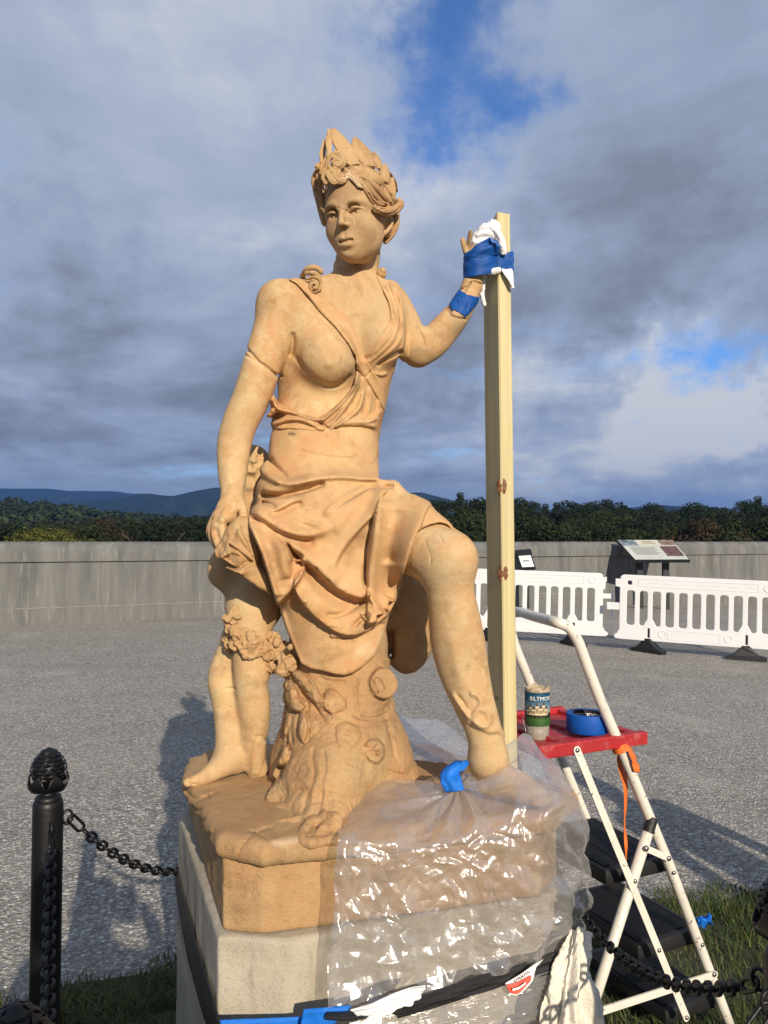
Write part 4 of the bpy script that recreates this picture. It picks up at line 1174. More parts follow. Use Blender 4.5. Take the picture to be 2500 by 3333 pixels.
statue = empty('statue', (-.065, 1.90, Z_PED), 'weathered terracotta seated goddess statue with laurel crown on a stone pedestal', 'statue')
HS = globals().get('HSCALE', 1.0)
CHEEK = np.array(ZJ((820, 690), (945, 600), (945, 720), (940, 860), (915, 1010), (850, 1050), (790, 960), (790, 780)), np.float32)
NOSEP = np.array(ZJ((540, 700), (610, 690), (620, 840), (530, 850)), np.float32)
WEAR = np.array(ZH((440, 1200), (560, 1210), (610, 1300), (590, 1420), (470, 1480), (430, 1400)), np.float32)
def soft_in(q, u, v, s=3.0): return np.clip(.5 - poly_sd(q, u, v) / (2 * s), 0, 1)
def stain_shade_body(v, u, w, a):
    n = .6 + .4 * vnoise(v.astype(np.float32), 300)
    a[:, 0] = np.maximum(soft_in(CHEEK, u, w), soft_in(NOSEP, u, w) * .4) * n * .8
    a[:, 0] = np.maximum(a[:, 0], soft_in(WEAR, u, w, 8) * .35)
    a[:, 1] = np.clip(poly_line(ZH((0, 1130), (140, 1210), (240, 1290), (380, 1350)), u, w, 4) + poly_line(ZJ((800, 690), (800, 790)), u, w, 3), 0, 1) * .4
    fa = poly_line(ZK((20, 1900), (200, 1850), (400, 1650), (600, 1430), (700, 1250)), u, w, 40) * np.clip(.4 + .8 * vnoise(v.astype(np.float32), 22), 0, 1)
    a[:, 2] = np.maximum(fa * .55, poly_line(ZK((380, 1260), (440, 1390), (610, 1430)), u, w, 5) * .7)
    grime = np.clip((v[:, 2] - 1.86) / .34, 0, 1) * np.clip(.55 + .7 * vnoise(v.astype(np.float32), 13) + .3 * vnoise(v.astype(np.float32), 45), 0, 1)
    fz = soft_in(np.array(ZJ((250, 150), (500, 60), (900, 60), (960, 250), (860, 330), (640, 400), (500, 480), (520, 800), (560, 960), (480, 1080), (400, 1000), (320, 800), (250, 500)), np.float32), u, w, 14)  # darker forehead and left side of the face
    a[:, 0] = np.maximum(a[:, 0], np.maximum(.45 * grime, .75 * fz))
    kn_ = poly_line(ZC((940, 820), (1150, 820), (1350, 980), (1300, 1180), (1120, 1260)), u, w, 34) * np.clip(.5 + .9 * vnoise(v.astype(np.float32), 34), 0, 1)
    a[:, 1] = np.maximum(a[:, 1], .38 * kn_)
    arm_ = np.clip((u - 690) / 20, 0, 1) * np.clip((835 - u) / 40, 0, 1) * np.clip((w - 1250) / 120, 0, 1) * np.clip((1640 - w) / 120, 0, 1)
    a[:, 1] = np.maximum(a[:, 1], .18 * arm_ * np.clip(.5 + .8 * vnoise(v.astype(np.float32), 26), 0, 1))
    for ex_, ey_, er_ in ((830, 556, 4.6), (378, 642, 3.6)):  # shading of the carved irises painted in as brown spots
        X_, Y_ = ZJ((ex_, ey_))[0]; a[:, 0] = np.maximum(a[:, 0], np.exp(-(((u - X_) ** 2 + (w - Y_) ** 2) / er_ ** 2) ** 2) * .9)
    a[:, 2] = np.maximum(a[:, 2], poly_line(ZK((660, 390), (650, 520)), u, w, 12) * .8)
def poly_line(pts, u, w, s):
    q = np.asarray(pts, float); best = np.full(u.shape, 1e9)
    for i in range(len(q) - 1):
        e = q[i + 1] - q[i]; h = np.clip(((u - q[i, 0]) * e[0] + (w - q[i, 1]) * e[1]) / (e @ e), 0, 1)
        best = np.minimum(best, (u - q[i, 0] - h * e[0]) ** 2 + (w - q[i, 1] - h * e[1]) ** 2)
    return np.exp(-best / (s * s))
def stain_hair(v, u, w, a):
    a[:, 0] = .35 * np.clip(.5 + .9 * vnoise(v.astype(np.float32), 30), 0, 1)
    a[:, 1] = soft_in(np.array(ZI((560, 900), (720, 800), (900, 1010), (920, 1110), (780, 1020), (600, 960)), np.float32), u, w, 8) * .75
NZ = P(1150, 892, 1.85)[2]
def joined(name, model, mat, parent, patches, regions):
    VV, FF, n = [], [], 0
    for lo, hi, h, keep in regions:
        v, f = surface(model, lo, hi, h)
        f = f[keep(v)[f].all(1)]; used = np.zeros(len(v), bool); used[f.ravel()] = True
        re = np.cumsum(used) - 1; VV.append(v[used]); FF.append(re[f] + n); n += int(used.sum())
    v = np.concatenate(VV); f = np.concatenate(FF)
    o = mesh_obj(name, v, f, mat, parent, smooth=True)
    u, w = project(v); a = np.zeros((len(v), 4), np.float32); a[:, 3] = 1
    patches(v, u, w, a)
    o.data.color_attributes.new('stain_shade', 'FLOAT_COLOR', 'POINT').data.foreach_set('color', a.ravel())
    print(f'{name}: {len(f)} quads  t={time.time() - T0:.1f}')
    return o
joined('body', body, M_SKIN, statue, stain_shade_body, [
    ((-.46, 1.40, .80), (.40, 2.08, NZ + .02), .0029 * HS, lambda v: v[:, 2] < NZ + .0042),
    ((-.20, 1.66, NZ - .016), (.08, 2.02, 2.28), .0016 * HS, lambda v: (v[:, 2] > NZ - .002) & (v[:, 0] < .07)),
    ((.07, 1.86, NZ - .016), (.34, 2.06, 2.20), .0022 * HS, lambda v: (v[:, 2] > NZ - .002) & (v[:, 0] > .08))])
sdf_obj('hair', hair, (-.19, 1.70, 2.04), (.07, 2.02, 2.32), .0016 * HS, M_LEAF, statue, stain_hair)
sdf_obj('bodice', bodice, (-.16, 1.70, 1.62), (.14, 2.04, 2.10), .0026 * HS, M_CLOTH, statue)
sdf_obj('shoulder_strap', strap, (-.32, 1.68, 1.66), (.10, 2.04, 2.10), .0024 * HS, M_CLOTH, statue)
sdf_obj('sash', sash, (-.34, 1.66, 1.56), (.10, 2.04, 1.84), .0026 * HS, M_CLOTH, statue)
sdf_obj('hair_curl', tress, (-.22, 1.70, 1.95), (-.08, 1.88, 2.12), .0022 * HS, M_LEAF, statue)
sdf_obj('shoulder_button', button, (-.10, 1.82, 1.98), (.14, 1.98, 2.12), .0024 * HS, M_LEAF, statue)
def stain_shade_skirt(v, u, w, a):
    n = np.clip(.6 + .8 * vnoise(v.astype(np.float32), 60), 0, 1)
    for pts, k in ((ZA((1000, 210), (1150, 250), (1300, 275), (1500, 290), (1570, 280)), .6), (ZQ((845, 1175), (870, 1150), (880, 1120)), .6), (ZA((870, 40), (895, 38), (920, 45)), 1.6), (ZC((0, 250), (60, 240), (130, 245)), .3), (ZD((540, 330), (620, 300), (700, 320)), .3)):
        a[:, 2] = np.maximum(a[:, 2], k * .55 * poly_line(pts, u, w, 2.6 if k < 1 else 5))
    a[:, 1] = np.maximum(a[:, 1], .9 * poly_line(ZB((1290, 1205), (1296, 1260), (1290, 1305)), u, w, 3.5))
    a[:, 1] = np.maximum(a[:, 1], .6 * n * soft_in(np.array(ZD((920, 330), (1000, 270), (1130, 230), (1190, 160), (1150, 280), (1080, 370), (960, 390)), np.float32), u, w, 10))
    a[:, 0] = np.maximum(a[:, 0], .45 * n * np.maximum(poly_line(ZC((200, 860), (200, 1000), (270, 1150)), u, w, 30), poly_line(ZG((560, 600), (700, 720), (860, 850)), u, w, 16)))  # shade painted into the cloth pocket and under the swag edge
    a[:, 0] = np.maximum(a[:, 0], .35 * n * poly_line(ZA((1250, 660), (1290, 720), (1220, 800)), u, w, 30))
sdf_obj('skirt', skirt, (-.36, 1.42, 1.02), (.26, 2.06, 1.74), .0031 * HS, M_CLOTH, statue, stain_shade_skirt)
sdf_obj('broken_bundle', bundle, (-.42, 1.50, 1.16), (-.12, 1.80, 1.50), .0026 * HS, M_LEAF, statue)
sdf_obj('child', child, (-.50, 1.66, .84), (-.12, 2.10, 1.66), .0028 * HS, M_SKIN, statue)
sdf_obj('garland', garland, (-.42, 1.60, 1.00), (-.10, 1.92, 1.34), .0022 * HS, M_LEAF, statue)
st = sdf_obj('tree_stump', stump, (-.42, 1.34, .84), (.22, 2.14, 1.42), .0033 * HS, M_ROUGH, statue)
def stain_slab(v, u, w, a):
    a[:, 1] = soft_in(np.array(ZF((920, 1080), (1000, 1060), (1170, 1030), (1180, 1070), (1030, 1130), (940, 1120)), np.float32), u, w, 8) * .8
    a[:, 0] = np.clip(soft_in(np.array(ZF((300, 640), (1000, 560), (1100, 700), (900, 960), (700, 1060), (420, 1100), (260, 800)), np.float32), u, w, 40) * .5, 0, 1)
sdf_obj('ground_slab', slab, (-.62, 1.24, .78), (.60, 2.42, .94), .0044 * HS, M_ROUGH, statue, stain_slab)
sdf_obj('plinth', plinth, (-.62, 1.24, .66), (.60, 2.42, .85), .0055 * HS, M_ROUGH, statue)

# laurel crown, every leaf its own piece
crown = mesh_obj('laurel_wreath', *(lambda m: (m.v, m.f))(MB().tube([L(.070 * math.sin(a), -.035 + .080 * math.cos(a), .104 + .012 * math.cos(a)) for a in np.linspace(0, 6.283, 40)[:-1]], .006, 8, closed=True)), M_LEAF, statue, smooth=True)
def leaf(base, tip, hw, d0, d1, bulge=.010, facing=(.25, -.95, .15), th=.0075, fold=0.0, sharp=1.0):
    a = P(*ZI(base)[0], d0); e = P(*ZI(tip)[0], d1)
    ax = e - a; ln = np.linalg.norm(ax); ax = ax / ln
    n = np.asarray(facing, float); n = n - ax * np.dot(n, ax); n /= np.linalg.norm(n)
    s = np.cross(ax, n)
    W = px2m(hw / 5.184, (d0 + d1) / 2)
    nu, nv = 16, 15
    top, bot = [], []
    sd_ = rng.integers(1000)
    for i in range(nu + 1):
        t = i / nu
        w = W * max(.22 * (1 - t), math.sin(math.pi * (.06 + .94 * t) ** .85) ** .52) + .0006
        for j in range(nv + 1):
            q = 2 * j / nv - 1
            c = a + ax * ln * t + s * (q * w) + n * (bulge * (1 - q * q) * math.sin(math.pi * (.15 + .8 * t)) + fold * abs(q) * W - .5 * bulge * t * t)
            c = c - n * (.0026 * math.exp(-(q / .10) ** 2) + .00025 * math.sin(26 * abs(q) - 20 * t))
            c = c + n * .0008 * math.sin(11 * t + sd_ + 3 * q)
            edge = (1 - abs(q) ** 3) * .6 + .4
            top.append(c + n * th * .5 * edge); bot.append(c - n * th * .5 * edge)
    V = top + bot; N = len(top); F = []
    for i in range(nu):
        for j in range(nv):
            k = i * (nv + 1) + j
            F.append((k, k + 1, k + nv + 2, k + nv + 1)); F.append((N + k, N + k + nv + 1, N + k + nv + 2, N + k + 1))
    for i in range(nu):
        for j in (0, nv):
            k = i * (nv + 1) + j; m = k + nv + 1
            F.append((k, m, N + m, N + k) if j == 0 else (k, N + k, N + m, m))
    for j in range(nv):
        F.append((j, N + j, N + j + 1, j + 1)); k = nu * (nv + 1) + j; F.append((k, k + 1, N + k + 1, N + k))
    o = mesh_obj('leaf', V, F, M_LEAF, crown, smooth=True)
    o.data.set_sharp_from_angle(angle=R(55))
leaf((390, 620), (362, 100), 42, 1.765, 1.80, .006, (-.75, -.6, 0), .010)
leaf((800, 720), (428, 85), 165, 1.775, 1.81, .003, (.45, -.9, .1))
leaf((1070, 750), (805, 240), 170, 1.812, 1.845, .003, (.5, -.85, .15))
leaf((1230, 790), (1125, 490), 80, 1.835, 1.855, .004, (.6, -.75, .15))
leaf((1250, 990), (770, 735), 150, 1.80, 1.765, .007, (.25, -.8, .55), .011, -.10)
leaf((1320, 1020), (1310, 690), 100, 1.82, 1.835, .006, (.55, -.8, .2))
leaf((1235, 1070), (1430, 1390), 82, 1.815, 1.835, .006, (.55, -.8, .25))
leaf((1430, 1290), (1440, 915), 72, 1.86, 1.88, .005, (.7, -.7, .1))
leaf((1370, 1200), (1500, 1340), 45, 1.855, 1.86, .008, (.7, -.7, .1))
leaf((260, 700), (300, 285), 34, 1.80, 1.82, .006, (-.8, -.5, 0), .010)
leaf((230, 880), (360, 520), 34, 1.775, 1.775, .008, (-.5, -.85, .1))
leaf((210, 800), (165, 675), 50, 1.80, 1.80, .010, (-.6, -.7, .2))
leaf((170, 1130), (165, 760), 48, 1.83, 1.82, .012, (-.75, -.6, .1))
leaf((250, 1010), (150, 860), 44, 1.80, 1.80, .010, (-.55, -.8, .2))
leaf((1000, 820), (900, 420), 120, 1.90, 1.93, .012, (.2, .9, .1))
leaf((600, 700), (560, 300), 120, 1.94, 1.97, .012, (-.1, .9, .1))
leaf((1480, 1150), (1300, 800), 100, 1.93, 1.95, .012, (.5, .8, .1))
# ------------------------------------------------------------------ ground
def gz(x, y):
    """the forecourt falls away gently to the right"""
    x = np.asarray(x, float)
    t = np.maximum(x - 0.8, 0)
    return -0.036 * t * t / (t + 0.8)
def ground_grid(name, x0, x1, y0, y1, nx, ny, mat, dz=0.0):
    X, Y = np.meshgrid(np.linspace(x0, x1, nx), np.linspace(y0, y1, ny), indexing='ij')
    V = np.stack([X, Y, gz(X, Y) + dz], -1).reshape(-1, 3)
    i, j = np.meshgrid(np.arange(nx - 1), np.arange(ny - 1), indexing='ij'); k = (i * ny + j).ravel()
    o = mesh_obj(name, V, np.stack([k, k + ny, k + ny + 1, k + 1], 1), mat, smooth=True)
    return tag(o, kind='structure')

def gravel_mat():
    m, t, b = material('gravel')
    o = t.n('ShaderNodeTexCoord').outputs['Object']
    cell = t.n('ShaderNodeTexVoronoi', {'Vector': o, 'Scale': 62.0}, feature='F1')
    cell2 = t.n('ShaderNodeTexVoronoi', {'Vector': t.vmath('ADD', o, (3.3, 1.7, 0)), 'Scale': 150.0}, feature='F1')
    s = t.n('ShaderNodeSeparateColor', {0: cell.outputs['Color']})
    s2 = t.n('ShaderNodeSeparateColor', {0: cell2.outputs['Color']})
    c = t.ramp(s.outputs[0], [(0, (.15, .145, .135)), (.40, (.34, .33, .31)), (.76, (.50, .49, .465)), (.92, (.72, .70, .67)), (1, (.92, .91, .88))])
    c = t.mix(t.math('MULTIPLY', s2.outputs[0], .45), c, t.ramp(s2.outputs[1], [(0, (.15, .13, .11)), (.6, (.33, .305, .27)), (1, (.62, .59, .53))]))
    edge = t.ramp(cell.outputs['Distance'], [(.30, 1), (.62, .55)])
    c = t.mix(1.0, c, edge, 'MULTIPLY')
    big = t.noise(o, 1.3, 5, .6)
    c = t.mix(t.ramp(big, [(.38, 0), (.66, .40)]), c, (.31, .295, .27))
    c = t.mix(t.ramp(t.noise(o, .5, 4), [(.42, 0), (.7, .3)]), c, (.40, .39, .365))
    tr_ = t.noise(t.n('ShaderNodeMapping', {0: o, 'Rotation': (0, 0, .45), 'Scale': (.12, 1.0, 1)}).outputs[0], 1.6, 4, .6)
    c = t.mix(t.ramp(tr_, [(.52, 0), (.70, .22)]), c, (.16, .15, .14))
    c = t.mix(t.ramp(t.noise(t.vmath('ADD', o, (4, 9, 0)), .9, 6, .65), [(.56, 0), (.70, .35)]), c, (.52, .505, .475))
    c = t.mix(t.ramp(t.noise(o, 120, 2), [(.56, 0), (.66, .85)]), c, (.07, .066, .06))
    c = t.mix(1.0, c, (1.10, 1.07, 1.01), 'MULTIPLY')
    t.t.links.new(c, b.inputs['Base Color'])
    b.inputs['Roughness'].default_value = .86
    h = t.math('ADD', t.math('MULTIPLY', cell.outputs['Distance'], -1.0), t.math('MULTIPLY', s.outputs[1], .55))
    h = t.math('ADD', h, t.math('MULTIPLY', cell2.outputs['Distance'], -.45))
    t.t.links.new(t.bump(h, .010, 1.0), b.inputs['Normal'])
    return m
M_GRAVEL = gravel_mat()
# the gravel court stops at the parapet
WA, WB = np.array([-6.44, 12.9]), np.array([6.1, 19.3])
wd = (WB - WA) / np.linalg.norm(WB - WA); wn = np.array([wd[1], -wd[0]])     # towards the camera
W0, W1 = WA - wd * 14, WA + wd * 60
court = ground_grid('gravel_court', -22, 46, -14, 44, 70, 60, M_GRAVEL)
bmc = bmesh.new(); bmc.from_mesh(court.data)
bmesh.ops.bisect_plane(bmc, geom=bmc.verts[:] + bmc.edges[:] + bmc.faces[:], plane_co=(*(WA - wn * .25), 0), plane_no=(*(-wn), 0), clear_outer=True)
bmc.to_mesh(court.data); bmc.free()

# ------------------------------------------------------------------ grass bed round the pedestal
M_SOIL = simple_mat('turf_soil', (.045, .05, .022), .95, vary=.5, vscale=30, bump=.01, bscale=90)
gd = np.array([math.cos(R(16)), math.sin(R(16))]); gn = np.array([-gd[1], gd[0]])
G0 = np.array([-.60, 2.60])
def bed_edge(s): return G0 + gd * s
bed = [bed_edge(-5), bed_edge(6), bed_edge(6) - gn * 3.4, bed_edge(-5) - gn * 3.4]
nb_ = 60
V, F = [], []
for i in range(nb_ + 1):
    s = -5 + 11 * i / nb_
    for j in range(9):
        q = bed_edge(s) - gn * (3.4 * j / 8 + (.05 * math.sin(s * 7) + .03 * math.sin(s * 17) if j == 0 else 0))
        V.append((q[0], q[1], gz(q[0], q[1]) + (.004 if j == 0 else .03)))
for i in range(nb_):
    for j in range(8):
        k = i * 9 + j; F.append((k, k + 1, k + 10, k + 9))
bedo = mesh_obj('turf', V, F, M_SOIL, smooth=True); tag(bedo, kind='structure')
def grass_mat():
    m, t, b = material('grass_blade')
    a = t.n('ShaderNodeAttribute', attribute_name='tint').outputs['Color']
    t.t.links.new(a, b.inputs['Base Color'])
    b.inputs['Roughness'].default_value = .55
    b.inputs['Specular IOR Level'].default_value = .3
    tr = t.n('ShaderNodeBsdfTranslucent', {0: a})
    mx = t.n('ShaderNodeMixShader', {0: .3, 1: b.outputs[0], 2: tr.outputs[0]})
    t.t.links.new(mx.outputs[0], m.node_tree.nodes['Material Output'].inputs[0])
    return m
def grass(name, n, region, hmin, hmax, seed):
    g = np.random.default_rng(seed)
    s = g.uniform(region[0], region[1], n); q = g.uniform(region[2], region[3], n)
    edge = .04 * np.sin(s * 9) + .04 * np.sin(s * 23 + 1)
    base = G0 + s[:, None] * gd - (q + edge * (q < .3))[:, None] * gn
    clump = np.array([math.sin(a * 5.1 + b * 3.7) * math.sin(a * 2.3 - b * 6.1) for a, b in base])
    keep = np.ones(n, bool)
    base = base[keep]
    h = g.uniform(hmin, hmax, n) * (1 + .35 * clump) * np.where(q < .1, .7, 1)
    az = g.uniform(0, 6.283, n); lean = g.uniform(.25, 1.15, n)
    w = g.uniform(.0016, .0032, n)
    dx, dy = np.cos(az), np.sin(az)
    zb = gz(base[:, 0], base[:, 1]) + .015
    V = np.zeros((n, 7, 3), np.float32)
    for k, f in enumerate((0, .4, .75)):
        r = lean * h * f ** 1.8
        cx, cy, cz = base[:, 0] + dx * r, base[:, 1] + dy * r, zb + h * (f - .28 * lean * f * f)
        ww = w * (1 - .35 * k)
        V[:, 2 * k] = np.stack([cx - dy * ww, cy + dx * ww, cz], 1); V[:, 2 * k + 1] = np.stack([cx + dy * ww, cy - dx * ww, cz], 1)
    r = lean * h
    V[:, 6] = np.stack([base[:, 0] + dx * r, base[:, 1] + dy * r, zb + h * (1 - .28 * lean)], 1)
    k = (np.arange(n) * 7)[:, None]
    tri = np.concatenate([k + [0, 1, 3], k + [0, 3, 2], k + [2, 3, 5], k + [2, 5, 4], k + [4, 5, 6]], 0)
    o = mesh_obj(name, V.reshape(-1, 3), tri, grass_mat())
    dry = np.clip(g.normal(.25, .25, n) + .25 * (clump < -.3), 0, 1)[:, None]
    colr = np.array([.050, .095, .020]) * (1 - dry) + np.array([.20, .165, .065]) * dry
    colr = colr * g.uniform(.6, 1.4, (n, 1))
    c = np.ones((n, 7, 4), np.float32); c[:, :, :3] = colr[:, None, :]
    o.data.color_attributes.new('tint', 'FLOAT_COLOR', 'POINT').data.foreach_set('color', c.ravel())
    return tag(o, kind='stuff')
grass('grass', 30000, (-1.7, .55, -.02, 1.5), .03, .085, 3)
grass('grass', 50000, (.55, 3.4, -.02, 2.2), .025, .075, 5)

# ------------------------------------------------------------------ concrete parapet
def concrete_mat():
    m, t, b = material('board_marked_concrete')
    g = t.n('ShaderNodeTexCoord').outputs['Object']
    rot = t.n('ShaderNodeMapping', {0: g, 'Rotation': (0, 0, -math.atan2(wd[1], wd[0]))}).outputs[0]
    sp = t.n('ShaderNodeSeparateXYZ', {0: rot})
    st = t.n('ShaderNodeCombineXYZ', {0: sp.outputs[0], 1: sp.outputs[1], 2: t.math('MULTIPLY', sp.outputs[2], .12)}).outputs[0]
    hz = t.n('ShaderNodeCombineXYZ', {0: t.math('MULTIPLY', sp.outputs[0], .15), 1: sp.outputs[1], 2: sp.outputs[2]}).outputs[0]
    streak = t.noise(st, 3.6, 6, .62)
    fine = t.noise(st, 13, 5, .6)
    blot = t.noise(rot, 1.1, 5, .6)
    c = t.mix(t.ramp(streak, [(.34, 0), (.66, 1)]), (.098, .100, .096), (.178, .181, .174))
    c = t.mix(t.ramp(fine, [(.56, 0), (.72, .65)]), c, (.27, .275, .265))
    c = t.mix(t.ramp(t.noise(t.vmath('ADD', st, (9, 2, 0)), 5.5, 4), [(.58, 0), (.70, .6)]), c, (.105, .10, .085))
    c = t.mix(t.ramp(blot, [(.40, 0), (.70, .35)]), c, (.14, .138, .135))
    c = t.mix(t.ramp(t.noise(hz, 20, 4), [(.5, 0), (.75, .25)]), c, (.16, .15, .13))
    c = t.mix(t.ramp(t.noise(rot, 70, 3), [(.62, 0), (.70, .55)]), c, (.07, .068, .06))
    t.t.links.new(c, b.inputs['Base Color']); b.inputs['Roughness'].default_value = .9
    t.t.links.new(t.bump(t.math('ADD', fine, t.noise(rot, 30, 5)), .006), b.inputs['Normal'])
    return m
M_CONC = concrete_mat()
M_JOINT = simple_mat('mortar_joint', (.33, .32, .285), .9, vary=.4, vscale=6)
wall = empty('parapet_wall', (*((W0 + W1) / 2), 0), 'long grey board-marked concrete parapet with rounded coping behind the gravel court', 'wall')
def wall_sec(name, prof, s0, s1, mat=M_CONC, sm=False):
    V, F = [], []; n = len(prof)
    ns = max(1, int((s1 - s0) / 2))
    for i in range(ns + 1):
        s = s0 + (s1 - s0) * i / ns; q = WA + wd * s; g0 = float(gz(q[0], q[1]))
        for off, z in prof:
            w = q + wn * off; V.append((w[0], w[1], z if z > .5 else z + g0))
    for i in range(ns):
        for j in range(n):
            k = (j + 1) % n; F.append((i * n + j, i * n + k, (i + 1) * n + k, (i + 1) * n + j))
    F.append(tuple(range(n))[::-1]); F.append(tuple(ns * n + j for j in range(n)))
    o = mesh_obj(name, V, F, mat, wall)
    if sm: o.data.shade_smooth(); o.data.set_sharp_from_angle(angle=R(40))
    return o
ARC = [(.045 - .20 + .20 * math.cos(a), CAM_H - .20 + .20 * math.sin(a)) for a in np.linspace(0, math.pi / 2, 9)]
# lower blocks in lifts, coping blocks with open joints
s = -9.0
for i in range(11):
    L_ = 5.3
    wall_sec('wall_panel', [(0, .295), (0, 1.062), (-.42, 1.062), (-.42, .295)], s + .002, s + L_ - .002)
    wall_sec('base_course', [(.006, -.5), (.006, .285), (-.42, .285), (-.42, -.5)], s + 2.001, s + L_ + 1.999)
    s += L_
s = -9.0
for i in range(17):
    L_ = 3.35
    wall_sec('coping_block', [(.045, 1.075)] + ARC + [(-.46, CAM_H), (-.46, 1.075)], s + .002, s + L_ - .002, sm=True)
    s += L_
wall_sec('mortar_joint', [(-.008, .25), (-.008, .33), (-.3, .33), (-.3, .25)], -9, 47, M_JOINT)
wall_sec('mortar_joint', [(-.010, 1.03), (-.010, 1.10), (-.3, 1.10), (-.3, 1.03)], -9, 47, M_JOINT)

# ------------------------------------------------------------------ land beyond the wall
def hill_mat(name, a, bcol, sc):
    m, t, b = material(name)
    o = t.n('ShaderNodeTexCoord').outputs['Object']
    v = t.n('ShaderNodeTexVoronoi', {'Vector': o, 'Scale': sc}, feature='F1')
    n = t.noise(o, sc * .12, 6, .6)
    s = t.n('ShaderNodeSeparateColor', {0: v.outputs['Color']})
    c = t.mix(s.outputs[0], a, bcol)
    c = t.mix(t.ramp(n, [(.45, 0), (.7, .6)]), c, tuple(q * 1.6 for q in bcol))
    t.t.links.new(c, b.inputs['Base Color']); b.inputs['Roughness'].default_value = 1.0
    b.inputs['Specular IOR Level'].default_value = 0.05
    t.t.links.new(t.bump(t.math('MULTIPLY', v.outputs['Distance'], -1), 4.0), b.inputs['Normal'])
    return m
M_HILL = hill_mat('forested_ridge', (.010, .017, .010), (.022, .030, .014), .09)
M_LAND = hill_mat('wooded_valley', (.013, .022, .009), (.034, .046, .018), .12)
LANDZ = -14.0
def terrain(name, xs, ys, f, mat):
    X, Y = np.meshgrid(xs, ys, indexing='ij'); Z = f(X, Y)
    n1, n2 = X.shape
    i, j = np.meshgrid(np.arange(n1 - 1), np.arange(n2 - 1), indexing='ij'); k = (i * n2 + j).ravel()
    o = mesh_obj(name, np.stack([X, Y, Z], -1).reshape(-1, 3), np.stack([k, k + n2, k + n2 + 1, k + 1], 1), mat, smooth=True)
    return tag(o, kind='structure')
def land_h(X, Y):
    D = np.hypot(X, Y)
    z = LANDZ + 0 * X
    # wooded rise on the left and the nearer spur on the right
    left = np.clip((-X / np.maximum(Y, 1) + .02) / .5, 0, 1)
    z = z + np.clip((D - 260) / 600, 0, 1) ** 1.2 * (16 + left * 34 + 7 * np.sin(X / 190))
    z = z + (1 - left) * np.clip((D - 120) / 200, 0, 1) * 9
    z = z + 2.2 * np.sin(X / 47 + Y / 83) + 1.4 * np.sin(X / 21 - Y / 31)
    z = z - np.clip((D - 1500) / 2000, 0, 1) * 60
    wl = (X - WA[0]) * wn[0] + (Y - WA[1]) * wn[1]
    return np.where(wl > -1.5, -6.0, z)
yy = np.concatenate([np.linspace(12, 400, 60), np.linspace(420, 3600, 60)])
xx = np.concatenate([np.linspace(-2600, -620, 30), np.linspace(-600, 600, 90), np.linspace(620, 2600, 30)])
terrain('valley_floor', xx, yy, land_h, M_LAND)
# mountains: profile of the skyline as (photo x, photo y) at a distance
def ridge(name, prof, dist, depth, seed, mat=M_HILL):
    g = np.random.default_rng(seed); ph = g.uniform(0, 6.28, 12)
    px = np.array([q[0] for q in prof], float); py = np.array([q[1] for q in prof], float)
    xs = np.linspace(px[0], px[-1], 220)
    top = np.interp(xs, px, py)
    for k in range(1, 7): top = top + 1.6 / k ** .8 * np.sin(xs / (90 / k) + ph[k])
    V = []; rows = 14
    for j in range(rows):
        f = j / (rows - 1)
        for i, x in enumerate(xs):
            w = P(x, top[i], dist)
            zt = w[2]; z = -70 + (zt + 70) * math.sin(f * math.pi / 2) ** .9
            wob = 60 * math.sin(i * .21 + j * .9 + ph[0]) + 40 * math.sin(i * .47 - j * 1.3 + ph[1])
            y = dist - depth * (1 - f) + wob * (1 - f)
            V.append((w[0] * y / dist, y, z + (1 - f) * f * 30 * math.sin(i * .33 + j + ph[2])))
    for i, x in enumerate(xs):
        w = P(x, top[i], dist); V.append((w[0] * 1.1, dist + depth * .8, -70))
    n = len(xs)
    i, j = np.meshgrid(np.arange(n - 1), np.arange(rows), indexing='ij'); k = (j * n + i).ravel()
    o = mesh_obj(name, V, np.stack([k, k + 1, k + n + 1, k + n], 1), mat, smooth=True)
    return tag(o, kind='structure')
ridge('mountain', [(-900, 1600), (-300, 1590), (0, 1591), (150, 1594), (300, 1600), (420, 1608), (560, 1618), (800, 1625), (1300, 1640), (1800, 1660)], 5200, 1500, 1)
ridge('mountain', [(-500, 1665), (100, 1650), (300, 1634), (400, 1620), (480, 1608), (560, 1614), (640, 1598), (700, 1590), (780, 1586), (900, 1592), (1000, 1600), (1200, 1605), (1330, 1607), (1370, 1604), (1400, 1612), (1440, 1624), (1500, 1640), (1650, 1664), (1900, 1690)], 3300, 700, 2)
ridge('mountain', [(1500, 1690), (1900, 1665), (2050, 1650), (2130, 1646), (2250, 1648), (2340, 1654), (2450, 1660), (2600, 1650), (3000, 1640), (3600, 1660)], 2900, 600, 4)

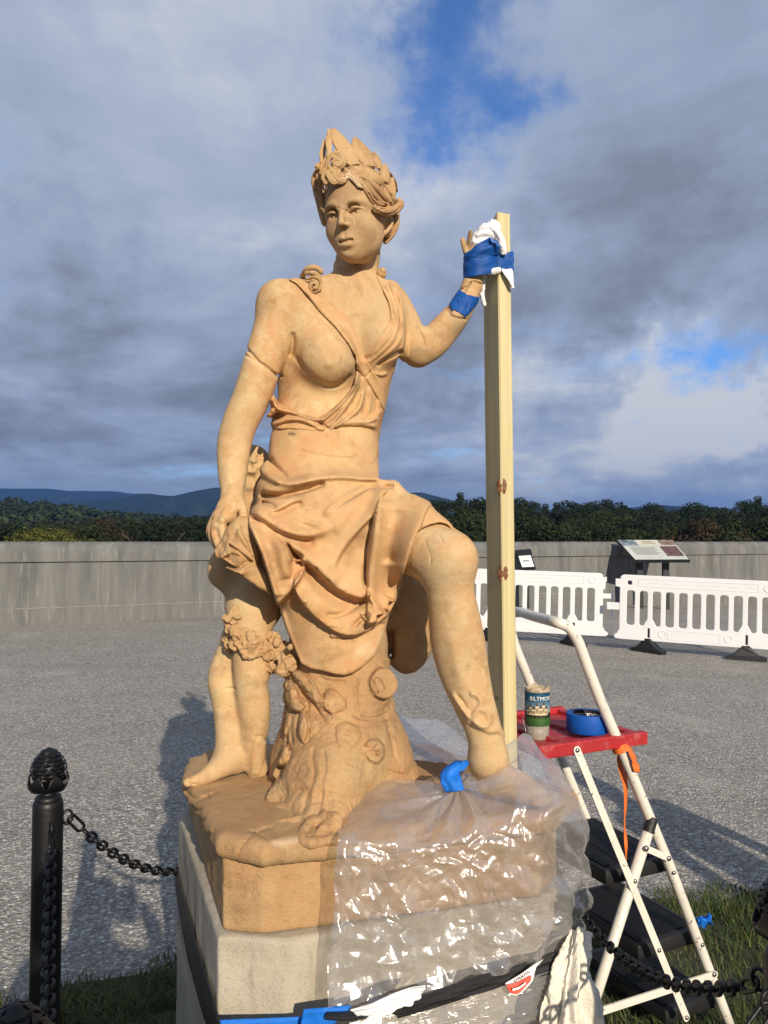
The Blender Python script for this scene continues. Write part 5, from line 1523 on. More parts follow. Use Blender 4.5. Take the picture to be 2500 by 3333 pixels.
# ------------------------------------------------------------------ trees
def leaf_mat(name, lo, hi):
    m, t, b = material(name)
    oi = t.n('ShaderNodeObjectInfo').outputs['Random']
    g = t.n('ShaderNodeNewGeometry').outputs['Random Per Island']
    c = t.mix(g, lo, hi)
    c = t.mix(t.math('MULTIPLY', oi, .55), c, tuple(q * .6 for q in lo))
    t.t.links.new(c, b.inputs['Base Color']); b.inputs['Roughness'].default_value = .7
    b.inputs['Specular IOR Level'].default_value = .2
    tr = t.n('ShaderNodeBsdfTranslucent', {0: c})
    mx = t.n('ShaderNodeMixShader', {0: .25, 1: b.outputs[0], 2: tr.outputs[0]})
    t.t.links.new(mx.outputs[0], m.node_tree.nodes['Material Output'].inputs[0])
    return m
M_BARK = simple_mat('bark', (.075, .06, .048), .9, vary=.4, vscale=3)
LEAVES = {'dark': leaf_mat('dark_foliage', (.013, .022, .008), (.030, .043, .014)),
          'mid': leaf_mat('green_foliage', (.022, .034, .010), (.048, .063, .019)),
          'gold': leaf_mat('yellow_green_foliage', (.10, .105, .018), (.19, .175, .035)),
          'rust': leaf_mat('autumn_foliage', (.040, .028, .013), (.075, .048, .018)),
          'grey': leaf_mat('grey_twiggy_foliage', (.026, .026, .019), (.05, .046, .036))}
def crown_mesh(seed, h, w, nclump, per, ls, shape):
    g = np.random.default_rng(seed)
    cl = []
    for i in range(nclump):
        f = g.uniform(0, 1) ** .8
        z = h * (.22 + .76 * f)
        if shape == 'cone': rr = w * (1.05 - f) * .95
        else: rr = w * math.sqrt(max(.05, 1 - (2 * f - .85) ** 2 / 1.4))
        a = g.uniform(0, 6.283); q = rr * math.sqrt(g.uniform(.1, 1))
        cl.append((q * math.cos(a), q * math.sin(a), z, g.uniform(.16, .30) * w))
    cl = np.array(cl)
    n = nclump * per
    c = np.repeat(cl, per, 0)
    d = g.normal(size=(n, 3)); d /= np.linalg.norm(d, axis=1)[:, None]
    p = c[:, :3] + d * (c[:, 3] * g.uniform(.45, 1.05, n) ** .6)[:, None] * [1.15, 1.15, .8]
    nrm = d + g.normal(size=(n, 3)) * .5 + [0, 0, .35]; nrm /= np.linalg.norm(nrm, axis=1)[:, None]
    u = np.cross(nrm, g.normal(size=(n, 3))); u /= np.linalg.norm(u, axis=1)[:, None]; v = np.cross(nrm, u)
    s = (ls * g.uniform(.6, 1.4, n))[:, None]
    V = np.stack([p - u * s, p - v * s * .55, p + u * s, p + v * s * .55], 1).reshape(-1, 3)
    F = np.arange(n * 4).reshape(n, 4)
    return V, F
def trunk_mb(seed, h, w):
    g = np.random.default_rng(seed); mb = MB()
    pts = [np.array([g.normal() * .02 * h * k / 5, g.normal() * .02 * h * k / 5, h * .75 * k / 5]) for k in range(6)]
    mb.tube(pts, [w * .085 * (1 - .14 * k) for k in range(6)], 7)
    for i in range(7):
        k = g.integers(2, 6); a = g.uniform(0, 6.283); b = pts[k]
        e = b + np.array([math.cos(a) * w * .7, math.sin(a) * w * .7, h * .16])
        mb.tube([b, (b + e) / 2 + [0, 0, -.02 * h], e], [w * .035, w * .025, w * .01], 5)
    return mb
PROTO = []
for i, (shape, h, w) in enumerate((('round', 15, 5.2), ('round', 17, 5.0), ('round', 13, 5.6), ('cone', 20, 3.2), ('round', 18, 4.4))):
    cv, cf = crown_mesh(100 + i, h, w, 38, 130, .20, shape)
    tm = trunk_mb(200 + i, h, w)
    PROTO.append((cv, cf, tm, h, w))
_mesh_cache = {}
def tree(name, label, group, x, y, z, s, i, kind, rz, parts=True):
    cv, cf, tm, h, w = PROTO[i]
    key = (i, kind)
    r = bpy.data.objects.new(name, None); r.empty_display_size = .5
    r.location = (x, y, z); r.rotation_euler = (0, 0, rz); r.scale = (s, s, s); col.objects.link(r)
    if key not in _mesh_cache:
        a = mesh_obj('crown', cv, cf, LEAVES[kind]); b = mesh_obj('trunk', tm.v, tm.f, M_BARK)
        a.parent = r; b.parent = r; _mesh_cache[key] = (a.data, b.data)
    else:
        for nm, me in zip(('crown', 'trunk'), _mesh_cache[key]):
            o = bpy.data.objects.new(nm, me); o.parent = r; col.objects.link(o)
    return tag(r, label, 'tree', group)
def tree_at(px, ytop, d, i, kind, name, label, group):
    """a tree whose top shows at photo (px, ytop) standing d metres away"""
    w = P(px, ytop, d); h = PROTO[i][3]
    zg = float(land_h(np.array(w[0]), np.array(d)))
    s = (w[2] - zg) / (h * .98)
    return tree(name, label, group, w[0], d, zg, s, i, kind, random.uniform(0, 6.28))
g_ = np.random.default_rng(21)
SKY_R = [(1400, 1640), (1480, 1622), (1560, 1625), (1640, 1622), (1700, 1636), (1790, 1634), (1860, 1640), (1980, 1636), (2060, 1638), (2110, 1652), (2200, 1668), (2260, 1656), (2310, 1652), (2350, 1664), (2370, 1640), (2420, 1628), (2480, 1618), (2560, 1612), (2800, 1600)]
sx = [q[0] for q in SKY_R]; sy = [q[1] for q in SKY_R]
n_t = 0
for row, (d, lift, n, kinds) in enumerate(((235, 0, 34, ('dark',)), (185, 26, 34, ('dark', 'dark', 'mid')), (140, 52, 30, ('dark', 'mid')), (105, 78, 24, ('mid', 'dark', 'mid')))):
    for k in range(n):
        x = 1330 + (2900 - 1330) * (k + g_.uniform(.1, .9)) / n
        y = np.interp(x, sx, sy) + lift + g_.normal() * 9 + 2
        kind = kinds[g_.integers(len(kinds))]
        i = int(g_.integers(0, 5)) if row == 0 else int(g_.choice([0, 1, 2, 4]))
        where = 'between knee and timber post' if x < 1570 else 'partly behind the timber post' if x < 1680 else 'above the small notice' if x < 1800 else 'above the left barrier' if x < 1990 else 'behind the info panel' if x < 2270 else 'at the parapet right end' if x < 2520 else 'past the right edge'
        rank = ('back', 'middle', 'second', 'front')[row]
        look = 'pointed dark conifer' if i == 3 else 'mid green bushy tree' if kind == 'mid' else 'dark broad crowned tree'
        lb = f'{look} in {rank} row of wood {where}'
        tree_at(x, y, d * g_.uniform(.93, 1.07), i, kind, 'conifer' if i == 3 else 'broadleaf_tree', lb, f'trees in the wood {where}')
tree_at(2305, 1712, 100, 2, 'rust', 'autumn_tree', 'small rust brown autumn bush at the foot of the wood right of the info panel', None)
# left: rounded crowns along the foot of the parapet
for x, y, kind, i in ((20, 1722, 'dark', 0), (70, 1730, 'mid', 2), (170, 1722, 'mid', 0), (215, 1728, 'mid', 2), (250, 1722, 'mid', 1), (290, 1718, 'mid', 0), (335, 1706, 'rust', 2), (385, 1700, 'grey', 0), (430, 1705, 'dark', 2), (470, 1712, 'dark', 1), (505, 1706, 'mid', 4), (540, 1708, 'dark', 0), (575, 1702, 'grey', 2), (610, 1698, 'dark', 0), (640, 1702, 'dark', 1), (665, 1704, 'mid', 2), (690, 1706, 'dark', 2), (720, 1708, 'dark', 0), (760, 1706, 'dark', 1), (810, 1704, 'mid', 0), (860, 1702, 'dark', 2), (-60, 1716, 'dark', 1), (-140, 1712, 'mid', 0)):
    where = 'beyond the left edge of the view' if x < 0 else 'at the far left end of the parapet' if x < 110 else 'behind the yellow shrubs' if x < 230 else 'right of the yellow shrubs' if x < 320 else 'midway between yellow shrubs and statue hand' if x < 480 else 'a little left of the statue hand' if x < 600 else 'just left of the statue hand' if x < 700 else 'behind the statue hip'
    look = {'grey': 'bare grey twiggy tree', 'rust': 'reddish brown tree', 'dark': 'dark green round tree', 'mid': 'mid green leafy tree'}[kind]
    tree_at(x, y, g_.uniform(118, 150), i, kind, 'twiggy_tree' if kind == 'grey' else 'broadleaf_tree', f'{look} over the parapet {where}', f'trees over the parapet {where}')
for x, y, lb in ((118, 1736, 'rounded yellow green shrub peeping over the left end of the parapet'), (196, 1738, 'low yellow green bush beside the rounded yellow shrub over the parapet')):
    tree_at(x, y, 112, 2, 'gold', 'golden_shrub', lb, None)

# far woods that read as one mass
def far_wood(name, n, d0, d1, x0, x1, seed, kind):
    g = np.random.default_rng(seed); VV, FF = [], []; off = 0
    for k in range(n):
        d = d0 * (d1 / d0) ** g.uniform(0, 1); x = g.uniform(x0, x1); w = (x - CX) / FPX * d
        z = float(land_h(np.array(w), np.array(d)))
        h = g.uniform(9, 15); r = h * g.uniform(.30, .42)
        m = 46; dd = g.normal(size=(m, 3)); dd /= np.linalg.norm(dd, axis=1)[:, None]; dd[:, 2] = np.abs(dd[:, 2]) * 1.0
        p = np.array([w, d, z + h * .45]) + dd * [r, r, h * .5] * g.uniform(.75, 1.1, (m, 1))
        nn = dd + g.normal(size=(m, 3)) * .45; u = np.cross(nn, g.normal(size=(m, 3))); u /= np.linalg.norm(u, axis=1)[:, None]; v = np.cross(nn, u); v /= np.linalg.norm(v, axis=1)[:, None]
        s = r * .42
        VV.append(np.stack([p - u * s, p - v * s * .7, p + u * s, p + v * s * .7], 1).reshape(-1, 3)); FF.append(np.arange(m * 4).reshape(m, 4) + off); off += m * 4
    o = mesh_obj(name, np.concatenate(VV), np.concatenate(FF), LEAVES[kind])
    return tag(o, kind='stuff')
far_wood('far_wood', 2600, 230, 1500, -250, 1350, 5, 'mid')
far_wood('far_wood', 1200, 210, 1300, -250, 1350, 6, 'dark')
far_wood('far_wood', 900, 300, 900, 1350, 2850, 7, 'dark')

# ------------------------------------------------------------------ haze in the valley air
def build_haze():
    m = bpy.data.materials.new('haze'); m.use_nodes = True
    nt = m.node_tree; nt.nodes.remove(nt.nodes['Principled BSDF'])
    v = nt.nodes.new('ShaderNodeVolumePrincipled')
    v.inputs['Color'].default_value = HAZE_COL
    v.inputs['Density'].default_value = HAZE_DENSITY
    v.inputs['Anisotropy'].default_value = 0.2
    nt.links.new(v.outputs[0], nt.nodes['Material Output'].inputs['Volume'])
    mb = MB(); mb.box((0, 3300, 120), (11000, 8000, 500))
    o = mb.build('haze', m)
    tag(o, kind='stuff')
HAZE_DENSITY = 1.1e-4
HAZE_COL = (.14, .38, 1.0, 1)
if HAZE_DENSITY > 0: build_haze()
# ------------------------------------------------------------------ stone pedestal
def stone_mat():
    m, t, b = material('limestone')
    o = t.n('ShaderNodeTexCoord').outputs['Object']
    v = t.n('ShaderNodeMapping', {0: o, 'Scale': (1, 1, .25)}).outputs[0]
    c = t.mix(t.ramp(t.noise(o, 5, 6, .6), [(.35, 0), (.65, 1)]), (.34, .295, .225), (.47, .425, .335))
    c = t.mix(t.ramp(t.noise(v, 34, 5, .6), [(.52, 0), (.72, .5)]), c, (.25, .225, .175))
    c = t.mix(t.ramp(t.noise(o, 190, 3), [(.55, 0), (.7, .45)]), c, (.22, .19, .145))
    t.t.links.new(c, b.inputs['Base Color']); b.inputs['Roughness'].default_value = .9
    b.inputs['Specular IOR Level'].default_value = .2
    t.t.links.new(t.bump(t.math('ADD', t.noise(o, 170, 5, .7), t.math('MULTIPLY', t.noise(v, 60, 4), .6)), .0022), b.inputs['Normal'])
    return m
M_STONE = stone_mat()
FL, BL = Pz(708, 3046, Z_PED), Pz(580, 2640, Z_PED)
QF = Pz(930, 3062, Z_PED)
ped_fd = np.array([math.cos(R(20)), math.sin(R(20))])
FR = QF[:2] + ped_fd * .61
BR = FR + np.array([-.36, .93]) * .68
PED = np.array([FL[:2], QF[:2], FR, BR, BL[:2] + np.array([.10, .05]), BL[:2]], np.float32)
ped = Model(); ped.custom(prism_fn(PED, -.05, Z_PED, .009), .01, c=(0, 1.9, .3), r=1.2)
ped.rough(.0016, 14, 3, 61)
pedo = sdf_obj('stone_pedestal', ped, (-.66, 1.28, -.06), (.58, 2.46, .74), .006 * HS, M_STONE, None)
pedo.data.shade_smooth()
tag(pedo, 'pale grey limestone pedestal block carrying the statue', 'pedestal')
side_n = np.array([-(BL[1] - FL[1]), BL[0] - FL[0], 0.0]); side_n /= np.linalg.norm(side_n)
if side_n[0] > 0: side_n = -side_n
def side(px, py, off=0.004):
    return Pplane(px, py, FL + side_n * off, side_n)

# ------------------------------------------------------------------ sheets of cloth, tape and film
def resample(C, nu, nv):
    C = np.asarray(C, float)
    def along(A, n):
        k = A.shape[0]; p = np.concatenate([2 * A[:1] - A[1:2], A, 2 * A[-1:] - A[-2:-1]])
        t = np.linspace(0, k - 1 - 1e-9, n); i = t.astype(int); f = (t - i).reshape(-1, *([1] * (A.ndim - 1)))
        a, b, c, d = p[i], p[i + 1], p[i + 2], p[i + 3]
        return .5 * (2 * b + (c - a) * f + (2 * a - 5 * b + 4 * c - d) * f ** 2 + (3 * b - a - 3 * c + d) * f ** 3)
    return along(along(C, nu).swapaxes(0, 1), nv).swapaxes(0, 1)
def grid_normals(G):
    du = np.gradient(G, axis=0); dv = np.gradient(G, axis=1)
    n = np.cross(du, dv); return n / (np.linalg.norm(n, axis=2, keepdims=True) + 1e-12)
def sheet(name, C, nu, nv, mat, disp=None, parent=None, thick=0.0, mask=None, smooth=True, toward=True):
    G = resample(C, nu, nv); N = grid_normals(G)
    v = np.array([0, 0, CAM_H]) - G.mean((0, 1))
    if (np.sum(N * v) < 0): N = -N
    U, W = np.meshgrid(np.linspace(0, 1, nu), np.linspace(0, 1, nv), indexing='ij')
    if disp is not None:
        G = G + N * disp(U, W, G)[..., None]
    i, j = np.meshgrid(np.arange(nu - 1), np.arange(nv - 1), indexing='ij'); k = (i * nv + j).ravel()
    F = np.stack([k, k + nv, k + nv + 1, k + 1], 1)
    if mask is not None:
        keep = mask((U[:-1, :-1] + U[1:, 1:]) / 2, (W[:-1, :-1] + W[1:, 1:]) / 2, G[:-1, :-1]).ravel(); F = F[keep]
    V = G.reshape(-1, 3)
    if thick > 0:
        V2 = V - N.reshape(-1, 3) * thick; n = len(V)
        E = {}
        for q in F:
            for a, b in zip(q, np.roll(q, -1)):
                E[(a, b)] = E.get((a, b), 0) + 1
        side_ = [(a, b) for a, b in E if (b, a) not in E]
        Fs = np.array([(b, a, a + n, b + n) for a, b in side_], int).reshape(-1, 4)
        V = np.concatenate([V, V2]); F = np.concatenate([F, F[:, ::-1] + n, Fs])
    return mesh_obj(name, V, F, mat, parent, smooth=smooth)
def n2(U, W, f, seed=0, z=0.0):
    p = np.stack([U.ravel() * f, W.ravel() * f, np.full(U.size, z)], 1).astype(np.float32)
    return vnoise(p, 1.0, seed).reshape(U.shape)
def crease(U, W, f, seed):
    """sharp straight creases: minimum distance between random planes"""
    return np.abs(n2(U + .25 * n2(U, W, f * .6, seed + 9) / f, W + .25 * n2(U, W, f * .6, seed + 19) / f, f, seed))

# ------------------------------------------------------------------ timber post
def wood_mat():
    m, t, b = material('treated_pine')
    o = t.n('ShaderNodeTexCoord').outputs['Object']
    st = t.n('ShaderNodeMapping', {0: o, 'Scale': (1, 1, .035)}).outputs[0]
    w = t.noise(st, 30, 3, .5, .6)
    rings = t.n('ShaderNodeTexWave', {'Vector': t.n('ShaderNodeMapping', {0: o, 'Scale': (1, 1, .05), 'Rotation': (0, 0, .5)}).outputs[0], 'Scale': 19.0, 'Distortion': 7.0, 'Detail': 2.0, 'Detail Scale': .8}, wave_type='BANDS', bands_direction='X').outputs[1]
    c = t.mix(t.ramp(w, [(.3, 0), (.7, 1)]), (.47, .405, .21), (.60, .53, .30))
    c = t.mix(t.ramp(rings, [(.0, .38), (.30, 0)]), c, (.42, .30, .13))
    c = t.mix(t.ramp(t.noise(o, 7, 4), [(.45, 0), (.75, .45)]), c, (.50, .46, .25))
    c = t.mix(t.ramp(t.noise(st, 120, 3), [(.58, 0), (.75, .5)]), c, (.36, .27, .13))
    t.t.links.new(c, b.inputs['Base Color']); b.inputs['Roughness'].default_value = .7
    t.t.links.new(t.bump(t.noise(st, 160, 3), .0006), b.inputs['Normal'])
    return m
M_WOOD = wood_mat()
M_KNOT = simple_mat('knot_wood', (.17, .065, .025), .6, vary=.5, vscale=60, bump=.002, bscale=120)
pt, pb = P(1619, 690, 1.97), P(1641, 2357, 1.97)
sl = (pt - pb) / (pt[2] - pb[2])
pbase = pb + sl * (0 - pb[2])
post = empty('timber_post', pbase, 'pale yellow pine two by four post propping the statue hand', 'post')
pa_, pn_ = R(19), None
p1 = np.array([math.cos(pa_), math.sin(pa_), 0]); p2 = np.array([-math.sin(pa_), math.cos(pa_), 0])
hz_ = pt[2]
axz = sl / np.linalg.norm(sl)
mb = MB()
rnd_ = .003
sect = [(rnd_, 0), (.038 - rnd_, 0), (.038, rnd_), (.038, .089 - rnd_), (.038 - rnd_, .089), (rnd_, .089), (0, .089 - rnd_), (0, rnd_)]
V = []
NZP = 60
for i in range(NZP + 1):
    z = hz_ * i / NZP
    c = pbase + sl * z
    for a, q in sect:
        w_ = 0.0
        if z > hz_ - .02 and q > .04: q = .04 + (q - .04) * (1 - .0)
        zz = z - (0.035 * max(0, (q - .055) / .034) if i == NZP else 0) * (1 if a < .02 else .3)
        V.append((c + p1 * a + p2 * q) * [1, 1, 0] + [0, 0, zz])
F = [(i * 8 + k, i * 8 + (k + 1) % 8, (i + 1) * 8 + (k + 1) % 8, (i + 1) * 8 + k) for i in range(NZP) for k in range(8)] + [tuple(NZP * 8 + k for k in range(8))]
o = mesh_obj('timber', V, F, M_WOOD, post)
for kx, ky, rx, rz_ in ((1629, 1586, .013, .026), (1630, 1866, .014, .024)):
    q = P(kx, ky, 1.969); c = pbase + sl * q[2]; c = c * [1, 1, 0] + [0, 0, q[2]]
    m_ = Model(); m_.ell(c + p1 * .0045 + p2 * .0055, (rx, .0056, rz_), .006, np.array([(p1 + p2 * -.8) / np.linalg.norm(p1 + p2 * -.8), (p2 + p1 * .8) / np.linalg.norm(p2 + p1 * .8), [0, 0, 1]]))
    m_.rough(.0016, 120, 3, 71)
    sdf_obj('knot', m_, c - .04, c + .04, .0022, M_KNOT, post)

_fonts = {}
def text_mesh(body_, size):
    cu = bpy.data.curves.new('text', 'FONT'); cu.body = body_; cu.size = size; cu.align_x = 'CENTER'; cu.align_y = 'CENTER'; cu.resolution_u = 3
    ob = bpy.data.objects.new('text', cu); col.objects.link(ob)
    dg = bpy.context.evaluated_depsgraph_get()
    me = bpy.data.meshes.new_from_object(ob.evaluated_get(dg))
    V = np.array([v.co[:] for v in me.vertices]); F = [tuple(p.vertices) for p in me.polygons]
    bpy.data.objects.remove(ob); bpy.data.curves.remove(cu); bpy.data.meshes.remove(me)
    return V, F
def text_on(name, s, size, org, ex, ey, mat, parent, off=.0012):
    V, F = text_mesh(s, size)
    if not len(V): return
    ex = np.asarray(ex, float); ey = np.asarray(ey, float); n = np.cross(ex, ey)
    return mesh_obj(name, np.asarray(org) + V[:, :1] * ex + V[:, 1:2] * ey + n * off, F, mat, parent)
M_INK = simple_mat('ink', (.10, .075, .04), .8)
q = P(1612, 2276, 2.0); c = pbase + sl * q[2]
text_on('grade_stamp', '537', .016, (c + p2 * .040) * [1, 1, 0] + [0, 0, q[2]], -p2, (0, 0, 1), M_INK, post)

# ------------------------------------------------------------------ tapes, cloth round the hand
def tape_mat(name, c, tr=.0):
    m = simple_mat(name, c, .6, vary=.12, vscale=30, bump=.0008, bscale=140, spec=.3)
    return m
M_TAPE = tape_mat('dark_blue_tape', (.0025, .062, .27))
M_TAPE2 = tape_mat('bright_blue_tape', (.010, .150, .58))
def strip(name, pts, mat, label, nu=26, nv=80, amp=.0018, f=9, seed=0, thick=.0006, cat='tape', parent=None):
    """pts: list of (px, ytop, ybottom, depth)"""
    C = np.array([[P(x, a, d) for x, a, b, d in pts], [P(x, (a + b) / 2, d - .002) for x, a, b, d in pts], [P(x, b, d) for x, a, b, d in pts]])
    def dp(U, W, G): return amp * (n2(U * .5, W * 1.6, f, seed) + .7 * crease(U, W * 1.5, f * .8, seed + 3))
    o = sheet(name, C, nu, nv, mat, dp, parent, thick)
    return tag(o, label, cat) if label else o
ht = strip('hand_tape', [(1530, 838, 908, 2.05), (1509, 836, 909, 2.00), (1516, 833, 906, 1.962), (1545, 830, 900, 1.942), (1585, 828, 892, 1.945), (1617, 826, 885, 1.962), (1622, 826, 884, 1.962), (1645, 823, 884, 1.968), (1668, 818, 884, 1.975), (1671, 818, 884, 1.982), (1664, 820, 882, 2.04)], M_TAPE,
      'wide dark blue tape band binding the statue hand and white padding to the timber post', seed=4, nv=110)
C = np.array([[P(1512, 826, 1.955), P(1548, 800, 1.938), P(1594, 772, 1.936)], [P(1510, 834, 1.957), P(1560, 815, 1.934), P(1622, 790, 1.94)], [P(1510, 842, 1.957), P(1560, 838, 1.938), P(1628, 830, 1.957)]])
o = sheet('loose_flap', C, 26, 34, M_TAPE, lambda U, W, G: .004 * n2(U, W, 3.5, 8), None, .0006)
o.parent = ht
C = np.array([[P(1594, 772, 1.934), P(1606, 776, 1.930), P(1618, 790, 1.932)], [P(1600, 784, 1.930), P(1613, 789, 1.924), P(1630, 800, 1.932)], [P(1606, 799, 1.934), P(1617, 797, 1.930), P(1631, 806, 1.936)]])
o = sheet('curled_corner', C, 14, 14, simple_mat('tape_glare', (.05, .16, .45), .35), lambda U, W, G: .004 * n2(U, W, 3, 5), None, .0006)
o.parent = ht
wt = Model(); wt.ops = [q for q in body.ops]
wt.offset(.0022)
for pts, h in ((ZK((470, 1180), (560, 1200), (620, 1290)), .002), (ZK((480, 1120), (560, 1140), (600, 1180)), .002), (ZK((500, 1200), (520, 1280), (560, 1350)), -.002), (ZK((700, 1180), (660, 1300), (620, 1380)), .0015)):
    wt.stroke(pts, h, 4)
wt.rough(.0008, 90, 2, 77, True)
wt.clip(ZK((543, 1060), (560, 1100), (600, 1110), (625, 1140), (690, 1150), (730, 1165), (790, 1165), (800, 1200), (640, 1390), (600, 1405), (540, 1360), (480, 1330), (435, 1335), (415, 1250), (460, 1170)), .002, 1.96)
tag(sdf_obj('wrist_tape', wt, (.12, 1.86, 1.90), (.28, 2.04, 2.10), .0022, M_TAPE, None), 'dark blue tape wrapped round the cracked wrist of the statue', 'tape')
M_CLOTH_W = simple_mat('white_cotton', (.74, .74, .74), .9, vary=.05, vscale=20, bump=.0012, bscale=260)
cl = Model()
cl.chain(*rod([(1560, 800, 1.985, 30), (1585, 770, 1.985, 36), (1600, 745, 1.98, 26)]), k=.02)
cl.chain(*rod([(1588, 738, 1.975, 9), (1618, 764, 1.958, 11), (1634, 796, 1.953, 9), (1641, 822, 1.956, 7)]), k=.008)
cl.chain(*rod([(1580, 874, 1.962, 10), (1605, 884, 1.957, 7), (1622, 880, 1.957, 6)]), k=.012)
cl.chain(*rod([(1574, 880, 1.985, 6), (1572, 920, 1.99, 6), (1573, 980, 1.995, 6), (1575, 992, 1.995, 4)]), k=.01)
for pts, h in ((ZK((790, 370), (900, 360), (970, 430), (1010, 520)), -.004), (ZK((720, 480), (800, 460), (880, 440)), -.003), (ZK((730, 430), (810, 410), (870, 400)), .003), (ZK((700, 520), (790, 500), (850, 480)), .003), (ZK((1080, 880), (1140, 960), (1180, 1040)), .003), (ZK((1100, 870), (1160, 950)), -.003)):
    cl.stroke(pts, h, 4)
cl.rough(.0030, 48, 3, 81, True)
tag(sdf_obj('white_padding', cl, (.20, 1.90, 1.98), (.36, 2.04, 2.24), .0024, M_CLOTH_W, None), 'crumpled white cloth padding between the statue hand and the timber post', 'cloth')

C = np.array([[P(1630, 872, 1.962), P(1648, 876, 1.964), P(1668, 872, 1.974)], [P(1640, 892, 1.960), P(1656, 900, 1.962), P(1672, 900, 1.972)], [P(1654, 914, 1.960), P(1664, 922, 1.964), P(1674, 922, 1.972)], [P(1664, 934, 1.962), P(1669, 938, 1.966), P(1674, 938, 1.972)]])
tag(sheet('hanging_corner', C, 24, 18, M_CLOTH_W, lambda U, W, G: .004 * np.sin(W * 9 + U * 2) * U, None, .0008), 'loose white cloth corner hanging below the hand tape on the front of the timber post', 'cloth')

# ------------------------------------------------------------------ plastic film
def film_mat():
    m, t, b = material('clear_plastic_film')
    nt = m.node_tree
    b.inputs['Base Color'].default_value = (.80, .79, .80, 1)
    b.inputs['Roughness'].default_value = .30
    o = t.n('ShaderNodeTexCoord').outputs['Object']
    hb = t.math('ABSOLUTE', t.math('SUBTRACT', t.noise(o, 26, 2, .5, .6), .5))
    nb = t.bump(hb, .010, .45)
    t.t.links.new(nb, b.inputs['Normal'])
    tr = t.n('ShaderNodeBsdfTransparent', {0: (.955, .95, .945, 1)})
    tl = t.n('ShaderNodeBsdfTranslucent', {0: (.75, .74, .75, 1)})
    gl = t.n('ShaderNodeBsdfGlossy', {0: (.95, .95, .95, 1), 'Roughness': .27, 'Normal': nb})
    body_ = t.n('ShaderNodeMixShader', {0: .35, 1: b.outputs[0], 2: tl.outputs[0]})
    body_ = t.n('ShaderNodeMixShader', {0: .52, 1: body_.outputs[0], 2: gl.outputs[0]})
    lw = t.n('ShaderNodeLayerWeight', {'Blend': .35, 'Normal': nb}).outputs['Facing']
    fac = t.math('ADD', .31, t.math('MULTIPLY', lw, .42), clamp=True)
    mx = t.n('ShaderNodeMixShader', {0: fac, 1: tr.outputs[0], 2: body_.outputs[0]})
    nt.links.new(mx.outputs[0], nt.nodes['Material Output'].inputs[0])
    return m
M_FILM = film_mat()
def ctrl(rows):
    return np.array([[P(1050 + x / 1.8433, 2250 + y / 1.8433, d) for x, y, d in r] for r in rows])
FILM = ctrl([
    [(106, 624, 1.60), (330, 522, 1.655), (570, 470, 1.66), (740, 490, 1.655), (900, 425, 1.665), (1110, 292, 1.69), (1245, 222, 1.74), (1330, 340, 1.83)],
    [(88, 740, 1.515), (330, 660, 1.525), (570, 640, 1.535), (780, 600, 1.54), (960, 560, 1.545), (1160, 470, 1.56), (1340, 430, 1.63), (1490, 490, 1.80)],
    [(95, 880, 1.385), (330, 880, 1.405), (580, 860, 1.425), (800, 840, 1.445), (1000, 800, 1.455), (1200, 740, 1.462), (1420, 690, 1.475), (1600, 790, 1.66)],
    [(70, 1050, 1.38), (320, 1060, 1.40), (570, 1050, 1.42), (800, 1040, 1.44), (1020, 1010, 1.455), (1230, 990, 1.475), (1430, 960, 1.495), (1568, 985, 1.66)],
    [(68, 1300, 1.378), (310, 1310, 1.40), (560, 1310, 1.425), (800, 1290, 1.45), (1030, 1270, 1.475), (1240, 1240, 1.50), (1440, 1200, 1.535), (1566, 1180, 1.67)],
    [(34, 1600, 1.370), (300, 1600, 1.392), (560, 1570, 1.422), (800, 1530, 1.452), (1030, 1480, 1.485), (1240, 1430, 1.515), (1440, 1370, 1.56), (1550, 1350, 1.67)],
    [(28, 1890, 1.362), (260, 1905, 1.38), (520, 1840, 1.41), (790, 1745, 1.445), (1030, 1675, 1.48), (1250, 1615, 1.52), (1420, 1560, 1.565), (1535, 1480, 1.67)]])
def tri(x): return np.abs((x % 1.0) * 2 - 1)
def film_disp(U, W, G):
    low = np.clip((U - .20) / .22, 0, 1)
    d = .012 * n2(U, W, 3.0, 1) * (.5 + .5 * low)
    wu = U + .05 * n2(U, W, 5, 61); ww = W + .05 * n2(U, W, 5, 62)
    # hard facets: folded along many straight lines in several directions
    a1 = crease(wu + .4 * ww, ww * 1.3 - .3 * wu, 6, 2); a2 = crease(wu * 1.1 - .5 * ww, ww * 1.2 + .5 * wu, 10, 5); a3 = crease(wu * .8, ww * 1.4, 19, 7)
    d += (.008 + .009 * low) * a1 + (.003 + .005 * low) * a2 + (.0008 + .0016 * low) * a3
    g = np.random.default_rng(5)
    for k in range(11):
        th = g.uniform(-1.2, 1.2) if k % 3 else g.uniform(1.2, 1.9); f = (5, 7, 9, 12, 15, 19)[k % 6]
        m_ = np.clip(.25 + 2.2 * n2(U, W, 2.6 + .25 * k, 101 + k), 0, 1); m_ = m_ * m_ * (3 - 2 * m_)
        ph = f * (math.cos(th) * wu * 1.0 + math.sin(th) * ww * 1.15) + .55 * n2(U, W, 3.5, 131 + k) + .18 * n2(U, W, 9, 151 + k)
        d += low * m_ * (.060 / f) * (.55 if f > 10 else .8) * tri(ph)
    # tension folds fanning out from the taped gather near the foot
    cu, cw = .10, .46
    a = np.arctan2(U - cu, W - cw); r = np.hypot(U - cu, W - cw)
    d += .008 * np.sin(a * 11 + 2 * n2(U, W, 4, 12)) * np.exp(-((r - .16) / .17) ** 2)
    # hanging hem at the left
    d += .006 * np.sin(W * 90 + 3 * n2(U, W, 3, 15)) * np.exp(-(W / .05) ** 2) * low
    d += .012 * np.exp(-np.abs((W - .62 + .45 * (U - .45)) / .03)) * low * (1 - U)
    return d - .018
film = sheet('plastic_sheet', FILM, 360, 400, M_FILM, film_disp)
